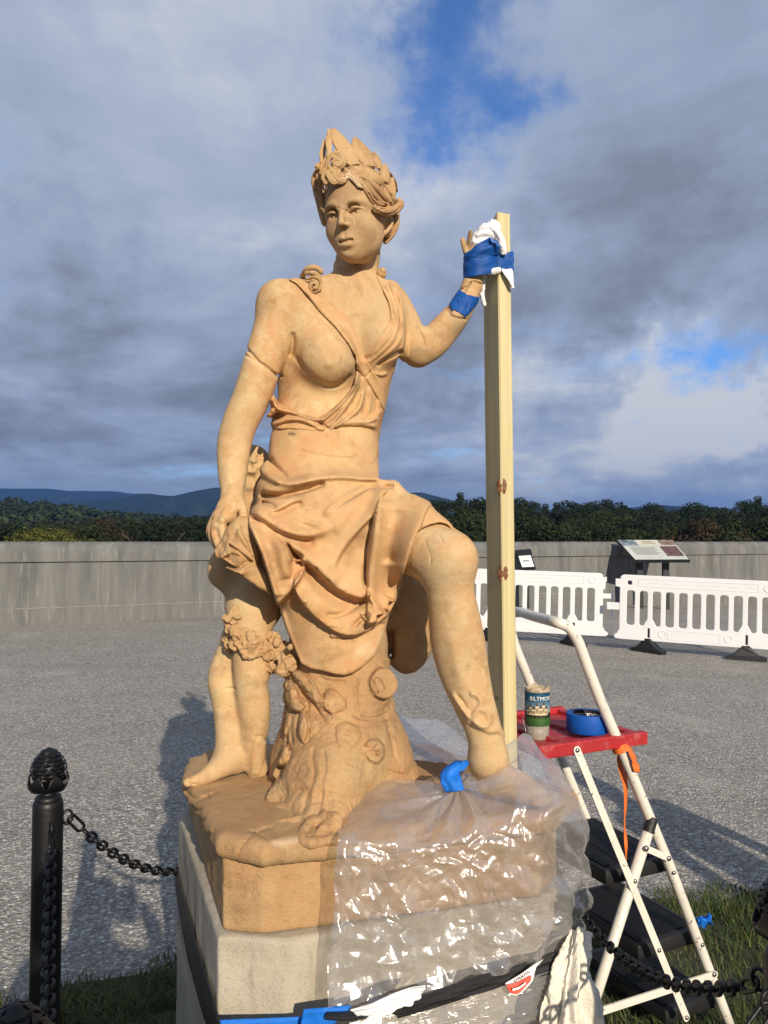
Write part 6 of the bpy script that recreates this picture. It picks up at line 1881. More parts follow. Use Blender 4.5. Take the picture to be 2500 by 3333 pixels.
tag(film, 'crinkled clear plastic sheet draped over the right front of the statue base and the foot', 'plastic sheet')
def film2_disp(U, W, G):
    return .010 * n2(U, W, 3, 31) + .006 * crease(U + .5 * W, W * .8, 7, 33) + .004 * crease(U, W * .8, 14, 35) + .002 * crease(U, W, 26, 36)
BACK = ctrl([[(432, 128, 2.16), (560, 190, 2.14), (700, 205, 2.12), (800, 262, 2.08), (905, 360, 2.03)],
             [(445, 220, 2.02), (570, 270, 2.02), (700, 290, 2.00), (800, 330, 1.98), (905, 400, 1.95)],
             [(470, 330, 1.92), (590, 360, 1.90), (700, 370, 1.89), (800, 390, 1.88), (905, 425, 1.87)],
             [(490, 440, 1.83), (600, 445, 1.82), (720, 450, 1.815), (810, 445, 1.81), (905, 440, 1.80)]])
tag(sheet('plastic_sheet', BACK, 110, 130, M_FILM, film2_disp), 'small crumpled piece of clear plastic lying on the base behind the tree stump', 'plastic sheet')
LOWER = ctrl([[(330, 1930, 1.385), (560, 1850, 1.408), (800, 1770, 1.44), (1040, 1700, 1.475), (1260, 1640, 1.515), (1480, 1580, 1.585)],
              [(330, 2060, 1.38), (560, 2020, 1.405), (800, 1960, 1.435), (1040, 1890, 1.47), (1260, 1830, 1.51), (1480, 1780, 1.58)],
              [(330, 2260, 1.37), (560, 2260, 1.40), (800, 2200, 1.43), (1040, 2140, 1.465), (1260, 2080, 1.505), (1480, 2040, 1.575)]])
def film3_disp(U, W, G):
    return .013 * crease(U * 2.6 + .2 * W, W * .7, 5, 41) + .007 * crease(U * 2.4, W * .9, 11, 43) + .002 * crease(U * 2, W, 30, 44) - .006
tag(sheet('plastic_sheet', LOWER, 120, 220, M_FILM, film3_disp), 'lower part of the clear plastic wrapping below the black strap on the pedestal', 'plastic sheet')

# blue tape on the film and on the base
def zl_sheet(name, rows, nu, nv, mat, label, amp=.004, f=5, seed=0, thick=.0006, cat='tape'):
    o = sheet(name, ctrl(rows), nu, nv, mat, lambda U, W, G: amp * .5 * n2(U, W, f, seed) + amp * 1.1 * crease(U, W, f * 1.1, seed + 2), None, thick, smooth=(cat != 'tape'))
    return tag(o, label, cat)
zl_sheet('tape_piece', [[(795, 415, 1.60), (840, 418, 1.60), (878, 432, 1.605)], [(725, 480, 1.585), (790, 480, 1.575), (848, 470, 1.59)], [(712, 530, 1.575), (765, 525, 1.565), (812, 500, 1.58)], [(722, 570, 1.565), (790, 560, 1.555), (838, 570, 1.56)], [(748, 605, 1.56), (800, 602, 1.55), (865, 592, 1.555)]], 13, 9, M_TAPE2, 'bright blue tape gathering the plastic sheet beside the statue foot', .007, 5, 3)
zl_sheet('tape_piece', [[(468, 336, 1.86), (500, 342, 1.855), (525, 352, 1.85)], [(475, 362, 1.85), (500, 366, 1.845), (522, 364, 1.84)]], 8, 10, M_TAPE2, 'tiny blue tape tab on the base just right of the tree stump', .002, 4, 5)
zl_sheet('tape_piece', [[(-110, 1905, 1.368), (20, 1895, 1.362), (172, 1878, 1.362)], [(-120, 1950, 1.366), (10, 1945, 1.358), (150, 1930, 1.362)], [(-140, 2050, 1.364), (0, 2040, 1.358), (90, 1975, 1.364)]], 16, 30, M_TAPE2, 'bright blue tape strip at the bottom of the plastic near the front of the pedestal', .003, 4, 9)
C = np.array([[P(712 + 110 * i, 3321 - 5 * i, 1.39) for i in range(4)], [P(716 + 110 * i, 3400 - 5 * i, 1.385) for i in range(4)]])
tag(sheet('tape_piece', C, 6, 30, M_TAPE2, lambda U, W, G: .001 * n2(U, W, 8, 3), None, .0006), 'blue tape line along the bottom front edge of the pale pedestal face', 'tape')
C = np.array([[side(573, 2852), side(640, 3090), side(700, 3290), side(709, 3333)], [side(574, 2900), side(632, 3100), side(690, 3310), side(700, 3345)]])
tag(sheet('tape_piece', C, 6, 40, M_TAPE2, lambda U, W, G: .0012 * n2(U, W, 8, 13), None, .0006), 'blue tape under the black strap on the shaded side of the pedestal', 'tape')

# black ratchet strap
def web_mat():
    m, t, b = material('black_webbing')
    o = t.n('ShaderNodeTexCoord').outputs['Object']
    w = t.n('ShaderNodeTexWave', {'Vector': o, 'Scale': 120.0, 'Distortion': .3}, bands_direction='X').outputs[1]
    t.t.links.new(t.mix(w, (.007, .007, .008), (.022, .022, .024)), b.inputs['Base Color'])
    b.inputs['Roughness'].default_value = .55
    t.t.links.new(t.bump(w, .0012), b.inputs['Normal'])
    return m
M_WEB = web_mat()
M_BLACK = simple_mat('black_paint', (.008, .008, .010), .35, vary=.4, vscale=12, bump=.0008, bscale=60)
strap_o = empty('ratchet_strap', P(1300, 3230, 1.45), 'black webbing ratchet strap pulled round the pedestal over the plastic', 'strap')
o = sheet('webbing', ctrl([[(430, 1885, 1.385), (560, 1838, 1.395), (720, 1782, 1.418), (900, 1720, 1.445), (1100, 1662, 1.478), (1260, 1612, 1.51), (1430, 1560, 1.562), (1540, 1525, 1.62)],
                           [(440, 1925, 1.382), (570, 1884, 1.392), (730, 1832, 1.414), (905, 1775, 1.441), (1105, 1716, 1.474), (1265, 1668, 1.506), (1435, 1618, 1.558), (1540, 1580, 1.615)],
                           [(450, 1962, 1.382), (580, 1922, 1.392), (740, 1876, 1.414), (915, 1822, 1.441), (1112, 1765, 1.474), (1272, 1718, 1.506), (1440, 1668, 1.558), (1540, 1630, 1.615)]]), 10, 160, M_WEB, lambda U, W, G: .0025 * n2(U, W, 9, 51) + .0016 * crease(U, W, 14, 52), strap_o, .0018)
mb = MB(); mb.tube([P(1050 + x / 1.8433, 2250 + y / 1.8433, d) for x, y, d in [(20, 1945, 1.355), (120, 1950, 1.352), (230, 1938, 1.352), (330, 1925, 1.36), (400, 1905, 1.372), (470, 1915, 1.378)]], [.010, .011, .012, .010, .011, .014], 10, flat=.5)
mb.build('twisted_end', M_WEB, strap_o, smooth=True)
C = np.array([[side(572, 2798, .006), side(586, 2885, .008), side(648, 3100, .008), side(690, 3240, .008), side(722, 3360, .008)], [side(570, 2835, .006), side(574, 2905, .008), side(606, 3100, .008), side(640, 3230, .008), side(682, 3370, .008)]])
sheet('webbing', C, 8, 60, M_WEB, lambda U, W, G: .001 * n2(U, W, 8, 53), strap_o, .0018)
M_LABEL = simple_mat('label_white', (.78, .76, .74), .6)
M_RED_L = simple_mat('label_red', (.62, .06, .03), .6)
LBL = ctrl([[(1095, 1752, 1.462), (1175, 1705, 1.470), (1255, 1650, 1.478), (1325, 1606, 1.485)], [(1110, 1790, 1.456), (1185, 1745, 1.464), (1258, 1690, 1.474), (1290, 1640, 1.482)], [(1128, 1818, 1.452), (1180, 1822, 1.458), (1256, 1742, 1.468), (1272, 1680, 1.476)]])
lab = sheet('strap_label', LBL, 14, 20, M_LABEL, lambda U, W, G: .002 * n2(U, W, 3, 61), strap_o, .0005)
R1 = ctrl([[(1103, 1764, 1.4575), (1180, 1740, 1.4635), (1252, 1702, 1.4715)], [(1110, 1782, 1.4535), (1182, 1768, 1.460), (1252, 1722, 1.4695)], [(1126, 1812, 1.4495), (1178, 1812, 1.4555), (1248, 1738, 1.466)]])
R1 = R1 - (R1 - [0, 0, CAM_H]) * .002
sheet('printed_band', R1, 10, 16, M_RED_L, lambda U, W, G: .001 * n2(U, W, 3, 61), lab)
R2 = ctrl([[(1138, 1786, 1.4500), (1180, 1772, 1.4545), (1218, 1745, 1.4605)], [(1142, 1798, 1.4480), (1182, 1784, 1.4530), (1220, 1756, 1.459)]])
R2 = R2 - (R2 - [0, 0, CAM_H]) * .0035
sheet('printed_line', R2, 4, 10, M_LABEL, None, lab)
mb = MB()
sq = [(1150 + 8 * k, 1742 - 5.2 * k + (9 if k % 2 else -9) * (1.3 if k in (5, 7) else .6)) for k in range(13)]
mb.tube([P(1050 + x / 1.8433, 2250 + y / 1.8433, 1.458 + (x - 1150) * .0001) for x, y in catmull(sq, 3)], .0007, 5)
mb.build('script_logo', simple_mat('label_ink', (.03, .03, .03), .6), lab)

# loose white cloths
zl_sheet('white_rag', [[(165, 1912, 1.350), (300, 1870, 1.355), (420, 1815, 1.365), (540, 1775, 1.378), (620, 1764, 1.388)], [(200, 1940, 1.345), (330, 1915, 1.348), (440, 1870, 1.358), (540, 1830, 1.37), (590, 1815, 1.38)], [(240, 1965, 1.345), (345, 1950, 1.348), (400, 1920, 1.356), (480, 1885, 1.366), (540, 1865, 1.376)]], 40, 70, M_CLOTH_W, 'thin white rag tucked under the plastic beside the strap', .006, 5, 71, .0008, 'cloth')
zl_sheet('white_rag', [[(160, 1985, 1.345), (260, 1968, 1.348), (362, 1940, 1.353)], [(160, 2030, 1.343), (260, 2030, 1.345), (350, 2030, 1.35)], [(160, 2100, 1.34), (260, 2100, 1.343), (340, 2100, 1.348)]], 20, 30, M_CLOTH_W, 'scrap of white rag hanging below the twisted strap end', .006, 5, 73, .0008, 'cloth')
TW = np.array([[P(x, y, d) for x, y, d in r] for r in (
    [(1868, 3034, 1.562), (1884, 3020, 1.552), (1904, 3026, 1.555), (1924, 3040, 1.570)],
    [(1834, 3104, 1.545), (1862, 3096, 1.528), (1892, 3094, 1.532), (1919, 3092, 1.555)],
    [(1800, 3174, 1.528), (1845, 3168, 1.508), (1884, 3160, 1.515), (1922, 3160, 1.545)],
    [(1776, 3256, 1.515), (1834, 3256, 1.495), (1890, 3240, 1.505), (1954, 3226, 1.540)],
    [(1760, 3340, 1.508), (1826, 3345, 1.488), (1896, 3330, 1.498), (1970, 3320, 1.535)],
    [(1736, 3480, 1.500), (1820, 3490, 1.480), (1900, 3480, 1.490), (1985, 3470, 1.530)])])
def towel_disp(U, W, G):
    g = .35 + .65 * U
    d = .013 * g * np.sin(W * 15 + 2.2 * n2(U, W, 2.2, 91) + U * 1.5) + .007 * g * np.sin(W * 31 - 2 * U + 3 * n2(U, W, 3, 93))
    return d + .005 * crease(U * 1.6, W * 1.3, 7, 95) + .0012 * n2(U, W, 60, 97)
M_TOWEL = simple_mat('cream_cotton', (.70, .65, .55), .95, vary=.06, vscale=30, bump=.003, bscale=190)
tag(sheet('cotton_cloth', TW, 170, 110, M_TOWEL, towel_disp, None, .0025), 'cream cotton cloth hanging over the strap at the right corner of the pedestal', 'cloth')

# ------------------------------------------------------------------ step ladder
def enamel():
    m, t, b = material('chipped_cream_enamel')
    o = t.n('ShaderNodeTexCoord').outputs['Object']
    c = t.mix(t.ramp(t.noise(o, 9, 5), [(.4, 0), (.7, .6)]), (.70, .665, .585), (.60, .565, .48))
    chip = t.ramp(t.noise(o, 42, 6, .7, 1.0), [(.625, 0), (.645, 1)])
    c = t.mix(chip, c, (.16, .10, .065))
    t.t.links.new(c, b.inputs['Base Color']); b.inputs['Roughness'].default_value = .38
    t.t.links.new(t.bump(chip, .0006, 1.0), b.inputs['Normal'])
    return m
M_ENAMEL = enamel()
M_STEEL = simple_mat('rivet_steel', (.30, .29, .28), .35, .9)
def red_mat():
    m, t, b = material('worn_red_paint')
    o = t.n('ShaderNodeTexCoord').outputs['Object']
    c = t.mix(t.ramp(t.noise(o, 16, 5, .6), [(.35, 0), (.7, 1)]), (.40, .014, .018), (.30, .020, .024))
    c = t.mix(t.ramp(t.noise(o, 34, 7, .7, .4), [(.52, 0), (.72, .55)]), c, (.46, .22, .19))
    t.t.links.new(c, b.inputs['Base Color']); b.inputs['Roughness'].default_value = .55
    t.t.links.new(t.bump(t.noise(o, 60, 4), .001), b.inputs['Normal'])
    return m
M_RED = red_mat()
M_RUBBER = simple_mat('black_rubber', (.010, .010, .011), .55, vary=.4, vscale=25, bump=.001, bscale=80)
lu = np.array([.906, .423, 0]); lw_ = np.array([-.423, .906, 0])
LP0 = P(1756, 2450, 1.95)
def ln(px, py, off=0.0):
    """point on the near side frame of the ladder, off metres towards the far side"""
    return Pplane(px, py, LP0 + lw_ * off, lw_)
LW = .37
ladder = empty('step_ladder', (*ln(2380, 3300)[:2], 0), 'chipped cream folding step ladder with red top platform and black treads', 'step ladder')
near = [ln(1812, 2026, .02), ln(1850, 2042, .005), ln(1880, 2085), ln(1905, 2150), ln(1950, 2270), ln(2040, 2480), ln(2180, 2820), ln(2350, 3270)]
e_ = near[-1] - near[-2]; near.append(near[-1] + e_ * (-(near[-1][2] - .02) / e_[2]))
far_top = ln(1672, 1988, LW * .96)
fr = [ln(1655, 2010, LW), ln(1676, 2100, LW), ln(1744, 2265, LW)]
e_ = fr[-1] - fr[-2]; fr.append(fr[-1] + e_ * (-(fr[-1][2] - .02) / e_[2]))
bar = [near[0] + (far_top - near[0]) * t_ for t_ in (.9, .6, .3)]
path = fr[::-1] + bar + near
path = np.concatenate([catmull(path[:len(fr)], 2)[:-1], catmull(path[len(fr) - 1:len(fr) + 3 + 5], 7)[:-1], np.array(path[len(fr) + 3 + 4:])])
mb = MB(); mb.tube(path, .0142, 14); rail = mb.build('tube_rail', M_ENAMEL, ladder, smooth=True)
def flatbar(name, a, b, w, t_, mat, ends=True):
    a = np.asarray(a, float); b = np.asarray(b, float)
    d = (b - a) / np.linalg.norm(b - a); A = np.array([d, np.cross(lw_, d), lw_])
    L_ = np.linalg.norm(b - a)
    pts = []
    n = 10
    for k in range(n + 1):
        an = -math.pi / 2 + math.pi * k / n; pts.append((L_ + w / 2 * math.cos(an), w / 2 * math.sin(an)))
    for k in range(n + 1):
        an = math.pi / 2 + math.pi * k / n; pts.append((w / 2 * math.cos(an), w / 2 * math.sin(an)))
    N = len(pts)
    V = [a + A[0] * x + A[1] * y - lw_ * t_ / 2 for x, y in pts] + [a + A[0] * x + A[1] * y + lw_ * t_ / 2 for x, y in pts]
    F = [tuple(range(N)), tuple(range(2 * N - 1, N - 1, -1))] + [(i, N + i, N + (i + 1) % N, (i + 1) % N) for i in range(N)]
    return mesh_obj(name, V, F, mat, ladder)
def rivet(p, r=.0058, parent=None):
    mb = MB(); A = basis(-lw_)
    mb.lathe(p, [(r, 0), (r, .002), (r * .7, .0042), (r * .2, .005)], 12, A)
    return mb.build('rivet', M_STEEL, parent or ladder, smooth=True)
br = flatbar('brace', ln(1878, 2442, -.020), ln(2234, 3312, -.020), .021, .003, M_ENAMEL)
for x, y in ((1879, 2442), (2145, 3093), (2235, 3312)): rivet(ln(x, y, -.0225), parent=br)
# rear leg with its black cap
ra, rb = ln(2112, 2700, -.006), ln(1990, 3082, -.006)
e_ = (rb - ra); rg = ra + e_ * (-(ra[2] - .02) / e_[2])
mb = MB(); mb.tube([ra, rg], .0142, 14); rl = mb.build('rear_leg', M_ENAMEL, ladder, smooth=True)
d_ = (ra - rg) / np.linalg.norm(ra - rg)
mb = MB(); mb.lathe(ra - d_ * .006, [(.0165, 0), (.0165, .006), (.0152, .008), (.0150, .036), (.012, .040)], 14, basis(d_)); mb.build('end_cap', M_RUBBER, rl, smooth=True).data.set_sharp_from_angle(angle=R(40))
rivet(ln(2067, 2868, -.021), parent=rl)
lk = flatbar('link', ln(2105, 2762, -.022), ln(2176, 2793, -.022), .017, .003, M_ENAMEL)
rivet(ln(2104, 2762, -.0245), .0075, lk); rivet(ln(2177, 2794, -.0245), .007, lk)
stt = flatbar('strut', ln(1960, 3290, -.018), ln(2326, 3172, -.018), .020, .005, M_ENAMEL)
rivet(ln(2325, 3171, -.022), .007, stt)
rivet(ln(2193, 2840, -.0135)); rivet(ln(2286, 3075, -.0135))
ra2, rg2 = ra + lw_ * (LW + .012), rg + lw_ * (LW + .012)
mb = MB(); mb.tube([ra2, rg2], .0142, 14); mb.build('rear_leg', M_ENAMEL, ladder, smooth=True)
# treads
def tread(a, b):
    z = (a[2] + b[2]) / 2 + .002
    a = np.array([a[0], a[1], z]); b = np.array([b[0], b[1], z])
    L_ = np.linalg.norm(b - a)
    c = (a + b) / 2 + lw_ * (LW / 2)
    mb = MB(); mb.box(c - [0, 0, .024], (L_, LW - .03, .042), ax=np.array([lu, lw_, [0, 0, 1]]), bev=.010)
    t_ = mb.build('tread', M_RUBBER, ladder, smooth=False); t_.data.shade_smooth(); t_.data.set_sharp_from_angle(angle=R(50))
    mb = MB(); n = 22
    for k in range(n):
        q = c + lu * (L_ * .90 * ((k + .5) / n - .5)); mb.box(q - [0, 0, .0015], (L_ * .018, LW - .07, .0045), ax=np.array([lu, lw_, [0, 0, 1]]))
    r_ = mb.build('grip_ribs', M_RUBBER, t_); r_['kind'] = 'stuff'
tread(ln(1985, 2838, .02), ln(2206, 2792, .02))
tread(ln(2090, 3080, .02), ln(2300, 3030, .02))
tread(ln(2180, 3290, .02), ln(2345, 3250, .02))
# red platform
pz = ln(1756, 2431)[2] - .004
pA, pB = ln(1757, 2440, -.004), ln(2094, 2385, -.004)
pu = (pB - pA) * [1, 1, 0]; PL = np.linalg.norm(pu); pu /= PL; pw = np.array([-pu[1], pu[0], 0]); PW = .345
pzt = (pA[2] + pB[2]) / 2 + .004
p0 = np.array([pA[0], pA[1], pzt])
pax = np.array([pu, pw, [0, 0, 1]])
def pbox(name, u0, u1, w0, w1, z0, z1, par, bev=.004):
    mb = MB(); c = p0 + pu * (u0 + u1) / 2 + pw * (w0 + w1) / 2 + [0, 0, (z0 + z1) / 2]
    mb.box(c, (u1 - u0, w1 - w0, z1 - z0), ax=pax, bev=bev); o = mb.build(name, M_RED, par)
    return o
plat = pbox('platform', .012, PL - .012, .012, PW - .012, -.022, -.012, ladder, .002)
pbox('edge_beam', -.01, PL + .005, -.012, .014, -.030, .004, plat); pbox('edge_beam', -.01, PL, PW - .014, PW + .012, -.028, .004, plat)
pbox('edge_beam', -.012, .014, .016, PW - .016, -.026, .0, plat); pbox('edge_beam', PL - .030, PL - .004, .016, PW - .016, -.026, .0, plat)
for f in (.30, .66):
    a = p0 + pu * (PL * f) + pw * .016; b = p0 + pu * (PL * (f - .16)) + pw * (PW - .016)
    d = (b - a); L_ = np.linalg.norm(d); d /= L_
    mb = MB(); mb.box((a + b) / 2 - [0, 0, .012], (L_, .020, .020), ax=np.array([d, np.cross([0, 0, 1], d), [0, 0, 1]]), bev=.003); mb.build('rib', M_RED, plat)

# things on the platform
M_LABELP = None
def label_mat():
    m, t, b = material('printed_label')
    g = t.n('ShaderNodeTexCoord').outputs['Generated']
    s = t.n('ShaderNodeSeparateXYZ', {0: g})
    n = t.noise(t.n('ShaderNodeMapping', {0: g, 'Scale': (6, 6, 2)}).outputs[0], 2.5, 5, .6)
    z = t.math('ADD', s.outputs[2], t.math('MULTIPLY', t.math('SUBTRACT', n, .5), .12))
    c = t.ramp(z, [(0, (.02, .07, .015)), (.20, (.035, .11, .02)), (.27, (.012, .018, .008)), (.36, (.02, .022, .014)), (.41, (.30, .28, .25)), (.58, (.13, .21, .28)), (.76, (.006, .075, .14)), (1, (.004, .05, .10))])
    t.t.links.new(c, b.inputs['Base Color']); b.inputs['Roughness'].default_value = .5
    return m
M_PRINT = label_mat()
M_GLASS = bpy.data.materials.new('clear_plastic_cup'); M_GLASS.use_nodes = True
_b = M_GLASS.node_tree.nodes['Principled BSDF']; _b.inputs['Base Color'].default_value = (.80, .76, .66, 1); _b.inputs['Roughness'].default_value = .15; _b.inputs['Transmission Weight'].default_value = .7; _b.inputs['IOR'].default_value = 1.2
cc = Pz(1750, 2402, pzt - .012); cr = .0335
can = empty('mixing_pot', cc, 'small pot with printed BILTMORE mansion label and dried plaster rim standing on the red platform', 'pot')
mb = MB(); mb.lathe(cc, [(cr * .86, 0), (cr * .90, .002), (cr * .92, .040), (cr * .80, .040), (cr * .78, .006)], 28); mb.build('clear_cup', M_GLASS, can, smooth=True)
mb = MB(); mb.lathe(cc + [0, 0, .003], [(cr * .70, 0), (cr * .74, .034)], 20); mb.build('plaster_residue', simple_mat('plaster', (.55, .47, .34), .9, vary=.2, vscale=60, bump=.002), can, smooth=True)
z0, z1 = .038, .128
mb = MB(); mb.lathe(cc, [(cr, z0), (cr, z1), (cr * .95, z1), (cr * .93, z0 + .01)], 36); lbo = mb.build('label_sleeve', M_PRINT, can, smooth=True); lbo.data.set_sharp_from_angle(angle=R(40))
rim = MB(); n = 30; V, F = [], []
for k in range(n):
    a = 2 * math.pi * k / n; h = .004 + .009 * abs(math.sin(a * 2.3 + 1)) * (1 if k % 3 else .5)
    V += [cc + [cr * 1.005 * math.cos(a), cr * 1.005 * math.sin(a), z1 - .002], cc + [cr * .99 * math.cos(a), cr * .99 * math.sin(a), z1 + h], cc + [cr * .8 * math.cos(a), cr * .8 * math.sin(a), z1 + h * .3], cc + [cr * .3 * math.cos(a), cr * .3 * math.sin(a), z1 - .012]]
for k in range(n):
    l = (k + 1) % n
    for q in range(3): F.append((k * 4 + q, l * 4 + q, l * 4 + q + 1, k * 4 + q + 1))
F.append(tuple(k * 4 + 3 for k in range(n)))
mesh_obj('plaster_rim', V, F, simple_mat('dried_plaster', (.42, .34, .23), .95, vary=.35, vscale=80, bump=.003), can)
va = math.atan2(-cc[1], -cc[0])      # towards the camera
M_WHITE_P = simple_mat('white_print', (.80, .80, .78), .6)
def on_can(name, V, F, a0, zc, mat, r_=cr + .0007):
    W = [cc + [r_ * math.cos(a0 + x / r_), r_ * math.sin(a0 + x / r_), zc + y] for x, y, *_ in V]
    return mesh_obj(name, W, F, mat, lbo)
V, F = text_mesh('BILTMORE', .0145)
on_can('lettering', V, F, va + .36, z1 - .018, M_WHITE_P)
M_CREAM = simple_mat('cream_print', (.62, .50, .30), .6); M_SLATE = simple_mat('slate_print', (.06, .055, .055), .6); M_WINP = simple_mat('window_print', (.10, .08, .055), .6)
bx_, sz_ = MB(), MB(); wn_ = MB()
for k, (x, w_, h_) in enumerate(((-.030, .010, .012), (-.021, .007, .020), (-.013, .010, .015), (-.003, .008, .024), (.006, .010, .018), (.015, .007, .026), (.022, .009, .016))):
    bx_.add([(x, 0, 0), (x + w_, 0, 0), (x + w_, h_, 0), (x, h_, 0)], [(0, 1, 2, 3)])
    sz_.add([(x - .0004, h_, 0), (x + w_ + .0004, h_, 0), (x + w_ * .6, h_ + .009, 0), (x + w_ * .4, h_ + .009, 0)], [(0, 1, 2, 3)])
    for q in range(3): wn_.add([(x + w_ * (.15 + .28 * q), h_ * .25, 0), (x + w_ * (.30 + .28 * q), h_ * .25, 0), (x + w_ * (.30 + .28 * q), h_ * .75, 0), (x + w_ * (.15 + .28 * q), h_ * .75, 0)], [(0, 1, 2, 3)])
on_can('printed_mansion', bx_.v, bx_.f, va - .05, z0 + .029, M_CREAM); on_can('printed_roofs', sz_.v, sz_.f, va - .05, z0 + .029, M_SLATE, cr + .0006); on_can('printed_windows', wn_.v, wn_.f, va - .05, z0 + .029, M_WINP, cr + .0011)
# roll of blue tape
tc_ = Pz(1912, 2378, pzt + .002) ; tr_ = .0560
troll = empty('tape_roll', tc_, 'dark blue roll of painters tape with black printed core lying on the red platform', 'tape roll')
mb = MB(); mb.lathe(tc_, [(.0400, 0), (tr_ - .001, 0), (tr_, .002), (tr_, .046), (tr_ - .001, .048), (.0400, .048), (.0400, 0)], 48, cap=False); o = mb.build('tape', tape_mat('painters_tape', (.003, .075, .36)), troll, smooth=True); o.data.set_sharp_from_angle(angle=R(40))
mb = MB(); V, F = [], []; n = 40
for k in range(n):
    a = 2 * math.pi * k / n
    for r_, z in ((.0399, 0), (.0399, .0484), (.0382, .0484), (.0382, 0)): V.append(tc_ + [r_ * math.cos(a), r_ * math.sin(a), z])
for k in range(n):
    l = (k + 1) % n
    for q in range(4): F.append((k * 4 + q, l * 4 + q, l * 4 + (q + 1) % 4, k * 4 + (q + 1) % 4))
core = mesh_obj('core', V, F, simple_mat('core_black', (.010, .010, .012), .6), troll)
V, F = text_mesh('BLICK', .0165)
fa_ = math.atan2(tc_[1], tc_[0])
for da in (-1.15, -.38, .38, 1.15):
    W = [tc_ + [.0378 * math.cos(fa_ + da + x / .0378), .0378 * math.sin(fa_ + da + x / .0378), .034 - y] for x, y, *_ in V]
    mesh_obj('core_lettering', W, F, M_WHITE_P, core)
# bent bit of metal by the pot
mb = MB(); mb.tube([P(1700, 2335, 2.02), P(1704, 2350, 2.02), P(1708, 2370, 2.01), P(1712, 2385, 2.0)], [.004, .005, .006, .003], 8, flat=.4)
tag(mb.build('scraper', simple_mat('dull_metal', (.28, .29, .31), .4, .8), None, smooth=True), 'small bent grey metal scraper beside the printed pot', 'tool')
# orange ribbon
M_ORANGE = simple_mat('orange_ribbon', (.72, .16, .03), .55, vary=.15, vscale=40)
rib = empty('orange_ribbon', ln(2025, 2420, -.02), 'bright orange plastic ribbon knotted round the right ladder rail', 'ribbon')
mb = MB(); rd = (near[5] - near[4]); rd /= np.linalg.norm(rd)
rc = near[4] + rd * np.dot(ln(2026, 2424) - near[4], rd)
A = basis(rd)
for k in range(3): mb.tube([rc + rd * (.006 * (k - 1) + .002 * math.sin(3 * a)) + A[0] * (.0160 + .002 * k) * math.cos(a) + A[1] * (.0160 + .002 * k) * math.sin(a) for a in np.linspace(0, 6.283, 22)[:-1]], .0042, 8, closed=True)
mb.build('knot', M_ORANGE, rib, smooth=True)
def tail(name, pts, wpx, seed):
    L_, R_ = [], []
    for k, (x, y, o_) in enumerate(pts):
        w_ = wpx[k] if hasattr(wpx, '__len__') else wpx
        L_.append(ln(x - w_, y, o_)); R_.append(ln(x + w_, y + w_ * .3, o_ + .006))
    sheet(name, np.array([L_, R_]), 5, 40, M_ORANGE, lambda U, W, G: .003 * n2(U, W, 7, seed), rib, .0005)
tail('ribbon_tail', [(2040, 2425, -.022), (2056, 2450, -.026), (2068, 2485, -.026), (2074, 2512, -.024)], [8, 9, 10, 8], 1)
tail('ribbon_tail', [(2026, 2440, .02), (2024, 2470, .022), (2030, 2520, .022), (2036, 2560, .022), (2034, 2620, .022), (2033, 2680, .022), (2036, 2740, .022), (2040, 2800, .022)], [10, 14, 12, 6, 4, 4, 5, 3], 2)
# scrap of tape in the grass
sc = Pz(2292, 3008, .06)
V = []
G = np.array([[sc + [(.05 * (j / 4 - .5)), .03 * (i / 3 - .5), .02 * (i / 3)] for j in range(5)] for i in range(4)])
tag(sheet('tape_scrap', G, 26, 30, M_TAPE2, lambda U, W, G: .022 * n2(U, W, 4.5, 3) + .010 * crease(U, W, 6, 5), None, .0006), 'crumpled bright blue tape scrap lying in the grass behind the ladder', 'tape')

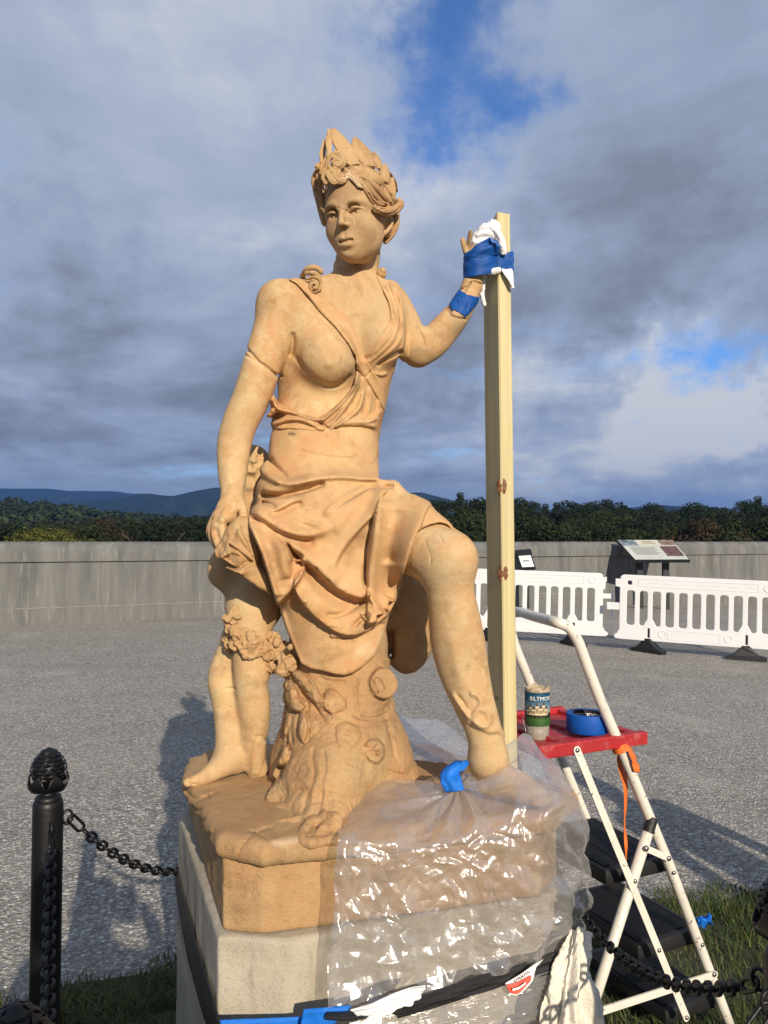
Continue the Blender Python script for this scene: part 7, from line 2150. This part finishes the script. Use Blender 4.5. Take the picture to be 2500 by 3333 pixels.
# ------------------------------------------------------------------ bollards and chains
M_IRON = simple_mat('black_cast_iron', (.0045, .0047, .0055), .46, vary=.3, vscale=25, bump=.0012, bscale=70, spec=.4)
def bollard(x, y, label, eyes):
    g0 = float(gz(x, y))
    b = empty('bollard', (x, y, g0), label, 'bollard', 'bollards round the pedestal')
    c = np.array([x, y, 0.0])
    mb = MB(); mb.lathe(c, [(.0325, g0), (.0325, .828), (.031, .838), (.028, .8405), (.0285, .845), (.026, .850), (.018, .853), (.0155, .858), (.017, .862)], 28)
    mb.build('shaft', M_IRON, b, smooth=True).data.set_sharp_from_angle(angle=R(50))
    # pine cone finial: overlapping scales round an egg
    def egg(f): # f 0..1 -> radius, height
        return .0375 * math.sin(math.pi * (f * .93 + .05)) ** .75 * (1 - .16 * f), .868 + .088 * f
    mb = MB(); mb.lathe(c, [(egg(f)[0] * .96 + .0005, egg(f)[1]) for f in np.linspace(.0, 1, 16)], 24); fin = mb.build('finial', M_IRON, b, smooth=True)
    mb = MB()
    for r_ in range(8):
        f = .20 + r_ * .095
        rr, hh = egg(f); n = max(6, int(12 * rr / .037))
        for k in range(n):
            a = 2 * math.pi * (k + .5 * (r_ % 2)) / n
            o = np.array([math.cos(a), math.sin(a), 0]); s_ = np.array([-math.sin(a), math.cos(a), 0])
            r2, h2 = egg(min(1, f + .12)); w_ = math.pi * rr / n * 1.02
            p_ = c + o * rr + [0, 0, hh]; q_ = c + o * r2 + [0, 0, h2]
            mid = (p_ + q_) / 2 + o * .0038
            mb.add([p_ - s_ * w_ * .15, mid - s_ * w_, q_ + o * .001, mid + s_ * w_, mid + o * .0022, p_ + o * .001], [(0, 5, 4, 1), (5, 3, 4), (1, 4, 2), (4, 3, 2)])
    mb.build('cone_scales', M_IRON, fin)['kind'] = 'stuff'
    for k in range(6):
        a = 2 * math.pi * k / 6 + .3; o = np.array([math.cos(a), math.sin(a), 0]); s_ = np.array([-math.sin(a), math.cos(a), 0])
        C = np.array([[c + o * r_ + s_ * w_ * j + [0, 0, z_ - .002 * abs(j)] for j in (-1, -.4, .4, 1)] for r_, z_, w_ in ((.015, .862, .010), (.030, .866, .016), (.0392, .880, .017), (.0385, .893, .011), (.0375, .900, .003))])
        sheet('calyx_leaf', C, 8, 7, M_IRON, None, fin, .003)
    for (ex, ey, ez) in eyes:
        d = np.array([ex, ey, 0]); d /= np.linalg.norm(d)
        mb = MB(); q = c + d * .041 + [0, 0, ez]
        mb.tube([q + d * .011 * math.cos(a) + np.array([0, 0, .015]) * math.sin(a) for a in np.linspace(0, 6.283, 18)[:-1]], .0032, 8, closed=True)
        mb.build('eye_loop', M_IRON, b, smooth=True)
    return b
B1 = P(157, 2600, 1.75); B2 = P(48, 3260, .79); B3 = P(2562, 2900, 1.10); B4 = np.array([.441, 2.90, 0]); B5 = np.array([-.44, 2.42, 0])
bollard(B1[0], B1[1], 'black bollard with pine cone finial and chains at the left of the pedestal', [(.85, .5, .795), (.55, -.85, .785)])
bollard(B2[0], B2[1], 'black bollard top cut off by the bottom left corner of the photo', [(.3, .95, .785), (.95, .2, .785)])
bollard(B3[0], B3[1], 'black bollard partly seen at the right edge behind the hanging chain', [(-.6, .75, .79), (-.9, -.35, .785)])
bollard(B4[0], B4[1], 'black bollard standing behind the timber post and raised leg', [(.1, -1.0, .79)])
bollard(B5[0] + .2, B5[1] + .25, 'black bollard hidden behind the pedestal at the left', [(-.8, -.5, .79)])
def link_mesh(Ln, Wd, r):
    mb = MB(); pts = []
    st = (Ln - Wd) / 2; rr = Wd / 2 - r
    for k in range(9):
        a = -math.pi / 2 + math.pi * k / 8; pts.append((st + rr * math.cos(a), rr * math.sin(a), 0))
    for k in range(9):
        a = math.pi / 2 + math.pi * k / 8; pts.append((-st + rr * math.cos(a), rr * math.sin(a), 0))
    mb.tube(pts, r, 8, closed=True)
    o = mb.build('link', M_IRON, None, smooth=True)
    me = o.data; bpy.data.objects.remove(o); return me
LINK = link_mesh(.0345, .0255, .0037); HOOK = link_mesh(.062, .024, .0032)
def chain(a, b, sag, label, mid=None):
    a = np.asarray(a, float); b = np.asarray(b, float)
    t = np.linspace(0, 1, 200)[:, None]
    path = a + (b - a) * t; path[:, 2] -= sag * 4 * (t * (1 - t))[:, 0]
    seg = np.linalg.norm(np.diff(path, axis=0), axis=1); cum = np.concatenate([[0], np.cumsum(seg)])
    pitch = .0225; root = empty('chain', a, label, 'chain', 'chains between the bollards')
    pos = .020; k = 0
    while pos < cum[-1] - .006:
        me = HOOK if k == 0 else LINK
        if k == 1: pos += .016
        p = np.array([np.interp(pos, cum, path[:, i]) for i in range(3)]); q = np.array([np.interp(pos + .004, cum, path[:, i]) for i in range(3)])
        A = basis(q - p); R_ = (0.35 if k % 2 else 0.35 + math.pi / 2) + .12 * math.sin(k * 2.1)
        x = A[2]; y = A[0] * math.cos(R_) + A[1] * math.sin(R_); z = np.cross(x, y)
        o = bpy.data.objects.new('link', me); col.objects.link(o); o.parent = root
        M = Matrix(((x[0], y[0], z[0], p[0] - a[0]), (x[1], y[1], z[1], p[1] - a[1]), (x[2], y[2], z[2], p[2] - a[2]), (0, 0, 0, 1)))
        o.matrix_basis = M
        pos += pitch + (.006 if k == 0 else 0); k += 1
    return root
e1 = np.array([B1[0] + .045, B1[1] + .02, .792]); e1b = np.array([B1[0] + .024, B1[1] - .040, .778]); e2 = np.array([B2[0] + .014, B2[1] + .045, .775])
e3 = np.array([B3[0] - .030, B3[1] + .035, .782]); e3b = np.array([B3[0] - .040, B3[1] - .018, .778]); e2b = np.array([B2[0] + .045, B2[1] + .01, .775])
chain(e1, (B5[0] + .16, B5[1] + .23, .785), .27, 'black chain running from the left bollard to behind the pedestal')
chain(e1b, e2, .085, 'black chain hanging down in front of the left bollard')
chain(e3, (B4[0] + .005, B4[1] - .05, .785), .29, 'black chain hanging across the ladder to the right bollard')
chain(e3b, e2b, .20, 'thick black chain in the bottom right corner nearest the camera')

# ------------------------------------------------------------------ plastic crowd barriers
M_WHITE = simple_mat('white_plastic', (.66, .67, .68), .45, vary=.03, vscale=4)
def plate(name, outline, holes, t_, org, ex, ez, mat, parent, bev=.004):
    cu = bpy.data.curves.new('plate', 'CURVE'); cu.dimensions = '2D'; cu.fill_mode = 'BOTH'; cu.extrude = t_ / 2 - bev; cu.bevel_depth = bev; cu.bevel_resolution = 1
    for poly in [outline] + holes:
        s_ = cu.splines.new('POLY'); s_.points.add(len(poly) - 1); s_.use_cyclic_u = True
        for q, p_ in zip(s_.points, poly): q.co = (p_[0], p_[1], 0, 1)
    ob = bpy.data.objects.new('plate', cu); col.objects.link(ob)
    me = bpy.data.meshes.new_from_object(ob.evaluated_get(bpy.context.evaluated_depsgraph_get()))
    V = np.array([v.co[:] for v in me.vertices]); F = [tuple(p_.vertices) for p_ in me.polygons]
    bpy.data.objects.remove(ob); bpy.data.curves.remove(cu); bpy.data.meshes.remove(me)
    ex = np.asarray(ex, float); ez = np.asarray(ez, float); n = np.cross(ex, ez)
    return mesh_obj(name, np.asarray(org) + V[:, :1] * ex + V[:, 1:2] * ez + V[:, 2:3] * n, F, mat, parent)
def rrect(x0, y0, x1, y1, r, n=4):
    r = min(r, (x1 - x0) / 2 - 1e-4, (y1 - y0) / 2 - 1e-4); out = []
    for cx_, cy_, a0 in ((x1 - r, y1 - r, 0), (x0 + r, y1 - r, 90), (x0 + r, y0 + r, 180), (x1 - r, y0 + r, 270)):
        for k in range(n + 1):
            a = R(a0 + 90 * k / n); out.append((cx_ + r * math.cos(a), cy_ + r * math.sin(a)))
    return out
def barrier(org, ang, label, foot_ang, tilt):
    ex = np.array([math.cos(ang) * math.cos(tilt), math.sin(ang) * math.cos(tilt), math.sin(tilt)]); up = np.array([-math.cos(ang) * math.sin(tilt), -math.sin(ang) * math.sin(tilt), math.cos(tilt)])
    nrm = np.cross(ex, up)
    b = empty('crowd_barrier', org, label, 'barrier', 'white barriers by the parapet')
    W = 1.96; z0, z1 = .165, 1.03
    holes = []
    for i in range(11):
        u = .078 + i * .1665; a0, a1 = u, u + .118
        zb, zt = .350, .832
        pts = rrect(a0, zb, a1, zt, .040)
        if i in (1, 2, 8, 9):       # slots cut away round the foot sockets
            top = [q for q in pts if q[1] > (zb + zt) / 2]
            low = [(a0, zb + .03), (a0 + .02, zb), (a1 - .055, zb), (a1, zb + .10)] if i in (1, 8) else [(a0, zb + .10), (a0 + .055, zb), (a1 - .02, zb), (a1, zb + .03)]
            pts = top + low
        holes.append(pts[::-1])
    holes.append(rrect(.085, .895, .155, .965, .02)[::-1])
    for fu in (.375, 1.575): holes.append(rrect(fu - .022, .19, fu + .022, .335, .018)[::-1])
    outl = [(.03, z0), (W - .03, z0), (W + .055, z0 + .005), (W + .075, z0 + .030), (W + .055, z0 + .055), (W + .03, z0 + .062), (W + .02, z0 + .10), (W, z0 + .11), (W, z1 - .22), (W + .028, z1 - .20), (W + .03, z1 - .12), (W + .045, z1 - .10), (W + .045, z1 - .05), (W, z1 - .06), (W - .01, z1 - .02), (W - .04, z1),
            (.04, z1), (.01, z1 - .02), (0, z1 - .06), (-.06, z1 - .06), (-.06, z1 - .15), (0, z1 - .16), (0, z0 + .11), (-.02, z0 + .10), (-.03, z0 + .062), (-.055, z0 + .055), (-.07, z0 + .030), (-.05, z0 + .005)]
    o0 = np.asarray(org, float)
    panel = plate('panel', outl, holes, .05, o0, ex, up, M_WHITE, b, .008)
    # moulded relief
    mb = MB()
    def rel(u0, v0, u1, v1, t_=.008):
        mb.box(o0 + ex * (u0 + u1) / 2 + up * (v0 + v1) / 2 + nrm * .026, (u1 - u0, v1 - v0, t_), ax=np.array([ex, up, nrm]), bev=.003)
    rel(.62, .195, 1.26, .200); rel(.62, .315, 1.26, .320); rel(.615, .195, .62, .32); rel(1.26, .195, 1.265, .32)
    rel(.24, .885, 1.70, .889); rel(.24, .985, 1.70, .989); rel(.236, .885, .24, .989); rel(1.70, .885, 1.704, .989)
    for u in (.36, .56, .76, .96, 1.16, 1.36, 1.56): rel(u, .937, u + .11, .941)
    for u, v in ((.55, .26), (1.36, .26), (1.82, .94)):
        A = np.array([ex, up, nrm]); mb.lathe(o0 + ex * u + up * v + nrm * .022, [(.052, 0), (.050, .010), (.042, .010), (.040, .004), (.01, .004)], 20, A)
    mb.build('moulding', M_WHITE, panel)
    # hinge tongue and pin
    mb = MB(); mb.box(o0 + ex * -.085 + up * .60, (.19, .10, .035), ax=np.array([ex, up, nrm]), bev=.008); mb.box(o0 + ex * -.155 + up * .585, (.04, .07, .05), ax=np.array([ex, up, nrm]), bev=.006); mb.build('hinge_tongue', M_WHITE, b)
    mb = MB(); mb.box(o0 + ex * (W + .06) + up * .72, (.16, .07, .035), ax=np.array([ex, up, nrm]), bev=.008); mb.tube([o0 + ex * (W + .13) + up * .44, o0 + ex * (W + .13) + up * .80], .013, 10); mb.build('hinge_pin', M_WHITE, b)
    for fu, fa in zip((.375, 1.575), foot_ang):
        q = o0 + ex * fu
        ft = MB(); ft.box(q + up * .23, (.036, .035, .24), ax=np.array([ex, nrm, up]), bev=.004)
        f = ft.build('foot', M_RUBBER, b)
        fx = np.array([math.cos(fa), math.sin(fa), 0]); fy = np.array([-math.sin(fa), math.cos(fa), 0]); zf = np.array([0, 0, 1.0])
        g_ = np.array([q[0], q[1], float(gz(q[0], q[1]))])
        prof = [(-.24, 0), (.24, 0), (.24, .045), (.16, .065), (.07, .15), (.04, .19), (-.04, .19), (-.07, .15), (-.16, .065), (-.24, .045)]
        V = [g_ + fx * a + zf * c + fy * s_ * (.065 if c < .1 else .045) for s_ in (-1, 1) for a, c in prof]; n = len(prof)
        F = [tuple(range(n)), tuple(range(2 * n - 1, n - 1, -1))] + [(i, n + i, n + (i + 1) % n, (i + 1) % n) for i in range(n)]
        mesh_obj('foot_base', V, F, M_RUBBER, f)
    return b
fb1, fb2 = P(2110, 2118, 10.45), P(2402, 2140, 10.05)
a_ = math.atan2(fb2[1] - fb1[1], fb2[0] - fb1[0]); dfe = np.linalg.norm((fb2 - fb1)[:2])
exb = np.array([math.cos(a_), math.sin(a_)])
oR = np.array([*(fb1[:2] - exb * .375), 0]); 
def gtilt(o_, a): 
    q = o_[:2] + np.array([math.cos(a), math.sin(a)]) * 1.95
    return math.atan2(float(gz(q[0], q[1])) - float(gz(o_[0], o_[1])), 1.95)
oR[2] = float(gz(oR[0], oR[1]))
barrier(oR, a_, 'white slatted plastic crowd barrier at the right edge in front of the info panel', (R(-55), R(-20)), gtilt(oR, a_))
fl2 = P(1866, 2100, 10.9); al_ = R(-14)
oL = np.array([*(fl2[:2] - np.array([math.cos(al_), math.sin(al_)]) * 1.575), 0]); oL[2] = float(gz(oL[0], oL[1]))
barrier(oL, al_, 'white slatted plastic crowd barrier passing behind the timber post and knee', (R(-60), R(-70)), gtilt(oL, al_))

# ------------------------------------------------------------------ signs by the parapet
M_SIGNP = simple_mat('black_sign_post', (.010, .013, .014), .4)
def sign_panel():
    d = 18.3
    b0, b1 = P(2083, 1978, d + .0), P(2168, 1976, d)
    g = empty('info_panel', (*((b0 + b1) / 2)[:2], float(gz(b0[0], b0[1]))), 'wide tilted information panel on two black posts in front of the parapet', 'information panel')
    for b_ in (b0, b1):
        mb = MB(); z0_ = float(gz(b_[0], b_[1])); mb.box((b_[0], b_[1], (z0_ + 1.14) / 2), (.14, .10, 1.14 - z0_)); mb.build('post', M_SIGNP, g)
    TL, TR, BL_, BR_ = P(2010, 1758, d + .55), P(2188, 1758, d + .55), P(2068, 1822, d - .45), P(2243, 1821, d - .45)
    n = np.cross(BR_ - BL_, TL - BL_); n /= np.linalg.norm(n)
    def quad(name, u0, v0, u1, v1, off, mat, par, th=0.0):
        f = lambda u, v: BL_ * (1 - u) * (1 - v) + BR_ * u * (1 - v) + TL * (1 - u) * v + TR * u * v + n * off
        V = [f(u0, v0), f(u1, v0), f(u1, v1), f(u0, v1)]
        if th: 
            V += [q - n * th for q in V]; F = [(0, 1, 2, 3), (7, 6, 5, 4), (0, 4, 5, 1), (1, 5, 6, 2), (2, 6, 7, 3), (3, 7, 4, 0)]
        else: F = [(0, 1, 2, 3)]
        return mesh_obj(name, V, F, mat, par)
    bd = quad('board', -.015, -.03, 1.015, 1.03, -.004, M_SIGNP, g, .06)
    face_ = quad('printed_face', 0, 0, 1, 1, .004, simple_mat('sign_face', (.50, .52, .47), .4, vary=.12, vscale=2.5), bd)
    quad('title_strip', .30, .72, .70, .98, .008, simple_mat('sign_title', (.56, .53, .42), .4), face_)
    M_PH = simple_mat('sign_photo', (.16, .20, .22), .4, vary=.8, vscale=9); M_PH2 = simple_mat('sign_photo_brown', (.12, .06, .05), .4, vary=.8, vscale=14); M_PH3 = simple_mat('sign_photo_dusk', (.20, .14, .10), .4, vary=.8, vscale=7)
    quad('printed_photo', .005, .70, .30, .99, .008, M_PH, face_); quad('printed_photo', .72, .72, .995, .99, .008, M_PH3, face_); quad('printed_photo', .66, .16, .97, .66, .008, M_PH2, face_)
    M_TX = simple_mat('sign_text', (.17, .17, .15), .6); mt = simple_mat('sign_heading', (.25, .20, .12), .6)
    mb = MB(); f = lambda u, v, off: BL_ * (1 - u) * (1 - v) + BR_ * u * (1 - v) + TL * (1 - u) * v + TR * u * v + n * off
    def line(u0, u1, v, h, off=.011):
        mb.add([f(u0, v, off), f(u1, v, off), f(u1, v + h, off), f(u0, v + h, off)], [(0, 1, 2, 3)])
    for k in range(9):
        v = .60 - k * .045; x = .10
        while x < .58 - .04 * (k % 3):
            w_ = random.uniform(.012, .04); line(x, x + w_, v, .014); x += w_ + .008
    mb.build('printed_text', M_TX, face_)
    mb = MB()
    for v, a, b_ in ((.88, .42, .60), (.80, .39, .63)):
        x = a
        while x < b_:
            line(x, x + .012, v, .04); x += .018
    mb.build('printed_heading', mt, face_)
sign_panel()
def small_sign():
    d = 17.3
    b_ = P(1713, 1990, d); z0_ = float(gz(b_[0], b_[1]))
    g = empty('small_sign', (b_[0], b_[1], z0_), 'small black framed notice on a single black post by the parapet', 'sign')
    mb = MB(); mb.box((b_[0], b_[1], (z0_ + 1.0) / 2), (.13, .10, 1.0 - z0_)); mb.build('post', M_SIGNP, g)
    TL, TR, BL_, BR_ = P(1679, 1800, d + .2), P(1727, 1796, d + .2), P(1696, 1850, d - .22), P(1744, 1848, d - .22)
    n = np.cross(BR_ - BL_, TL - BL_); n /= np.linalg.norm(n)
    f = lambda u, v, o_: BL_ * (1 - u) * (1 - v) + BR_ * u * (1 - v) + TL * (1 - u) * v + TR * u * v + n * o_
    V = [f(0, 0, 0), f(1, 0, 0), f(1, 1, 0), f(0, 1, 0)]; V += [q - n * .06 for q in V]
    fr_ = mesh_obj('frame', V, [(0, 1, 2, 3), (7, 6, 5, 4), (0, 4, 5, 1), (1, 5, 6, 2), (2, 6, 7, 3), (3, 7, 4, 0)], M_SIGNP, g)
    V = [f(-.05, .82, .05), f(1.02, .82, .05), f(1.02, 1.08, .05), f(-.05, 1.08, .05)]; V += [q - n * .10 for q in V]
    mesh_obj('light_hood', V, [(0, 1, 2, 3), (7, 6, 5, 4), (0, 4, 5, 1), (1, 5, 6, 2), (2, 6, 7, 3), (3, 7, 4, 0)], M_SIGNP, g)
    pg = mesh_obj('paper', [f(.10, .06, .006), f(.92, .06, .006), f(.92, .78, .006), f(.10, .78, .006)], [(0, 1, 2, 3)], simple_mat('paper_white', (.72, .74, .76), .6), fr_)
    mb = MB()
    for k in range(7):
        v = .68 - k * .075; x = .20
        while x < .8:
            w_ = random.uniform(.03, .10); mb.add([f(x, v, .009), f(x + w_, v, .009), f(x + w_, v + .022, .009), f(x, v + .022, .009)], [(0, 1, 2, 3)]); x += w_ + .025
    mb.build('printed_text', simple_mat('paper_text', (.40, .41, .43), .6), pg)
small_sign()
# ------------------------------------------------------------------ people out of view whose shadows lie on the gravel, the right-hand one assumed
def person(name, label, x, y, face, phone):
    g0 = float(gz(x, y)); c, s = math.cos(face), math.sin(face)
    T = lambda a, b, z: np.array([x + a * c - b * s, y + a * s + b * c, z + g0])       # a to the right, b forwards
    m = Model()
    def C(pts, r, k=.03): m.chain([T(*q) for q in pts], r, k)
    m.ell(T(0, 0, 1.57), (.078, .098, .115), .02, np.array([[c, s, 0], [-s, c, 0], [0, 0, 1]]))
    C([(0, .03, 1.48), (0, -.01, 1.40)], [.05, .06])
    m.ell(T(0, .105, 1.56), .014, .012)
    for q in (-1, 1):
        m.ell(T(q * .078, .0, 1.565), (.012, .02, .03), .008)
        C([(q * .09, 0, .92), (q * .11, .02, .50), (q * .12, 0, .10)], [.105, .072, .048], .04)
        C([(q * .12, -.02, .05), (q * .13, .14, .035)], [.045, .035], .02)
        if phone:
            C([(q * .18, 0, 1.36), (q * .25, .12, 1.10), (q * .10, .34, 1.37)], [.055, .045, .03], .03)
            for f in range(4): C([(q * .09, .35, 1.385 + .012 * f), (q * .05, .37, 1.39 + .014 * f)], [.010, .008], .006)
            C([(q * .09, .33, 1.38), (q * .05, .335, 1.41)], [.012, .009], .006)
        else:
            C([(q * .19, 0, 1.36), (q * .25, .0, 1.08), (q * .24, .08, .84), (q * .23, .10, .76)], [.055, .045, .034, .03], .03)
            for f in range(4): C([(q * .23, .075 + .018 * f, .76), (q * .225, .085 + .018 * f, .68 + .01 * abs(f - 1.5))], [.010, .008], .006)
            C([(q * .21, .08, .77), (q * .19, .115, .72)], [.011, .009], .006)
    C([(0, 0, .95), (0, 0, 1.12), (0, 0, 1.30)], [.145, .135, .15], .05)
    C([(-.15, 0, 1.35), (.15, 0, 1.35)], [.075, .075], .05)
    root = empty(name, T(0, 0, 0), label, 'person')
    sdf_obj('body', m, T(0, 0, 0) - [.5, .6, .01], T(0, 0, 1.78) + [.5, .6, 0], .012, simple_mat('dark_clothing', (.05, .055, .075), .85, vary=.3, vscale=6), root)
    h = Model(); h.ell(T(0, -.022, 1.60), (.088, .105, .105), .02, np.array([[c, s, 0], [-s, c, 0], [0, 0, 1]]))
    h.cut(lambda p, d: np.maximum(d, ((p - T(0, .03, 1.56).astype(np.float32)) @ np.array([-s, c, -.8], np.float32))))
    sdf_obj('hair', h, T(0, 0, 1.60) - [.14, .14, .14], T(0, 0, 1.60) + [.14, .14, .14], .008, simple_mat('dark_hair', (.03, .02, .014), .7), root)
    if phone:
        mb = MB(); mb.box(T(0, .375, 1.42), (.075, .009, .150), rz=face, bev=.003); mb.build('phone', M_BLACK, root)
person('person', 'person in dark clothes holding up a phone, casting the shadow left of pedestal', 0.0, -.40, 0.0, True)
person('person', 'standing person in dark clothes, seen only as a shadow behind the ladder', 2.35, 1.15, R(40), False)  # guessed companion, added outside the frame for the long shadow
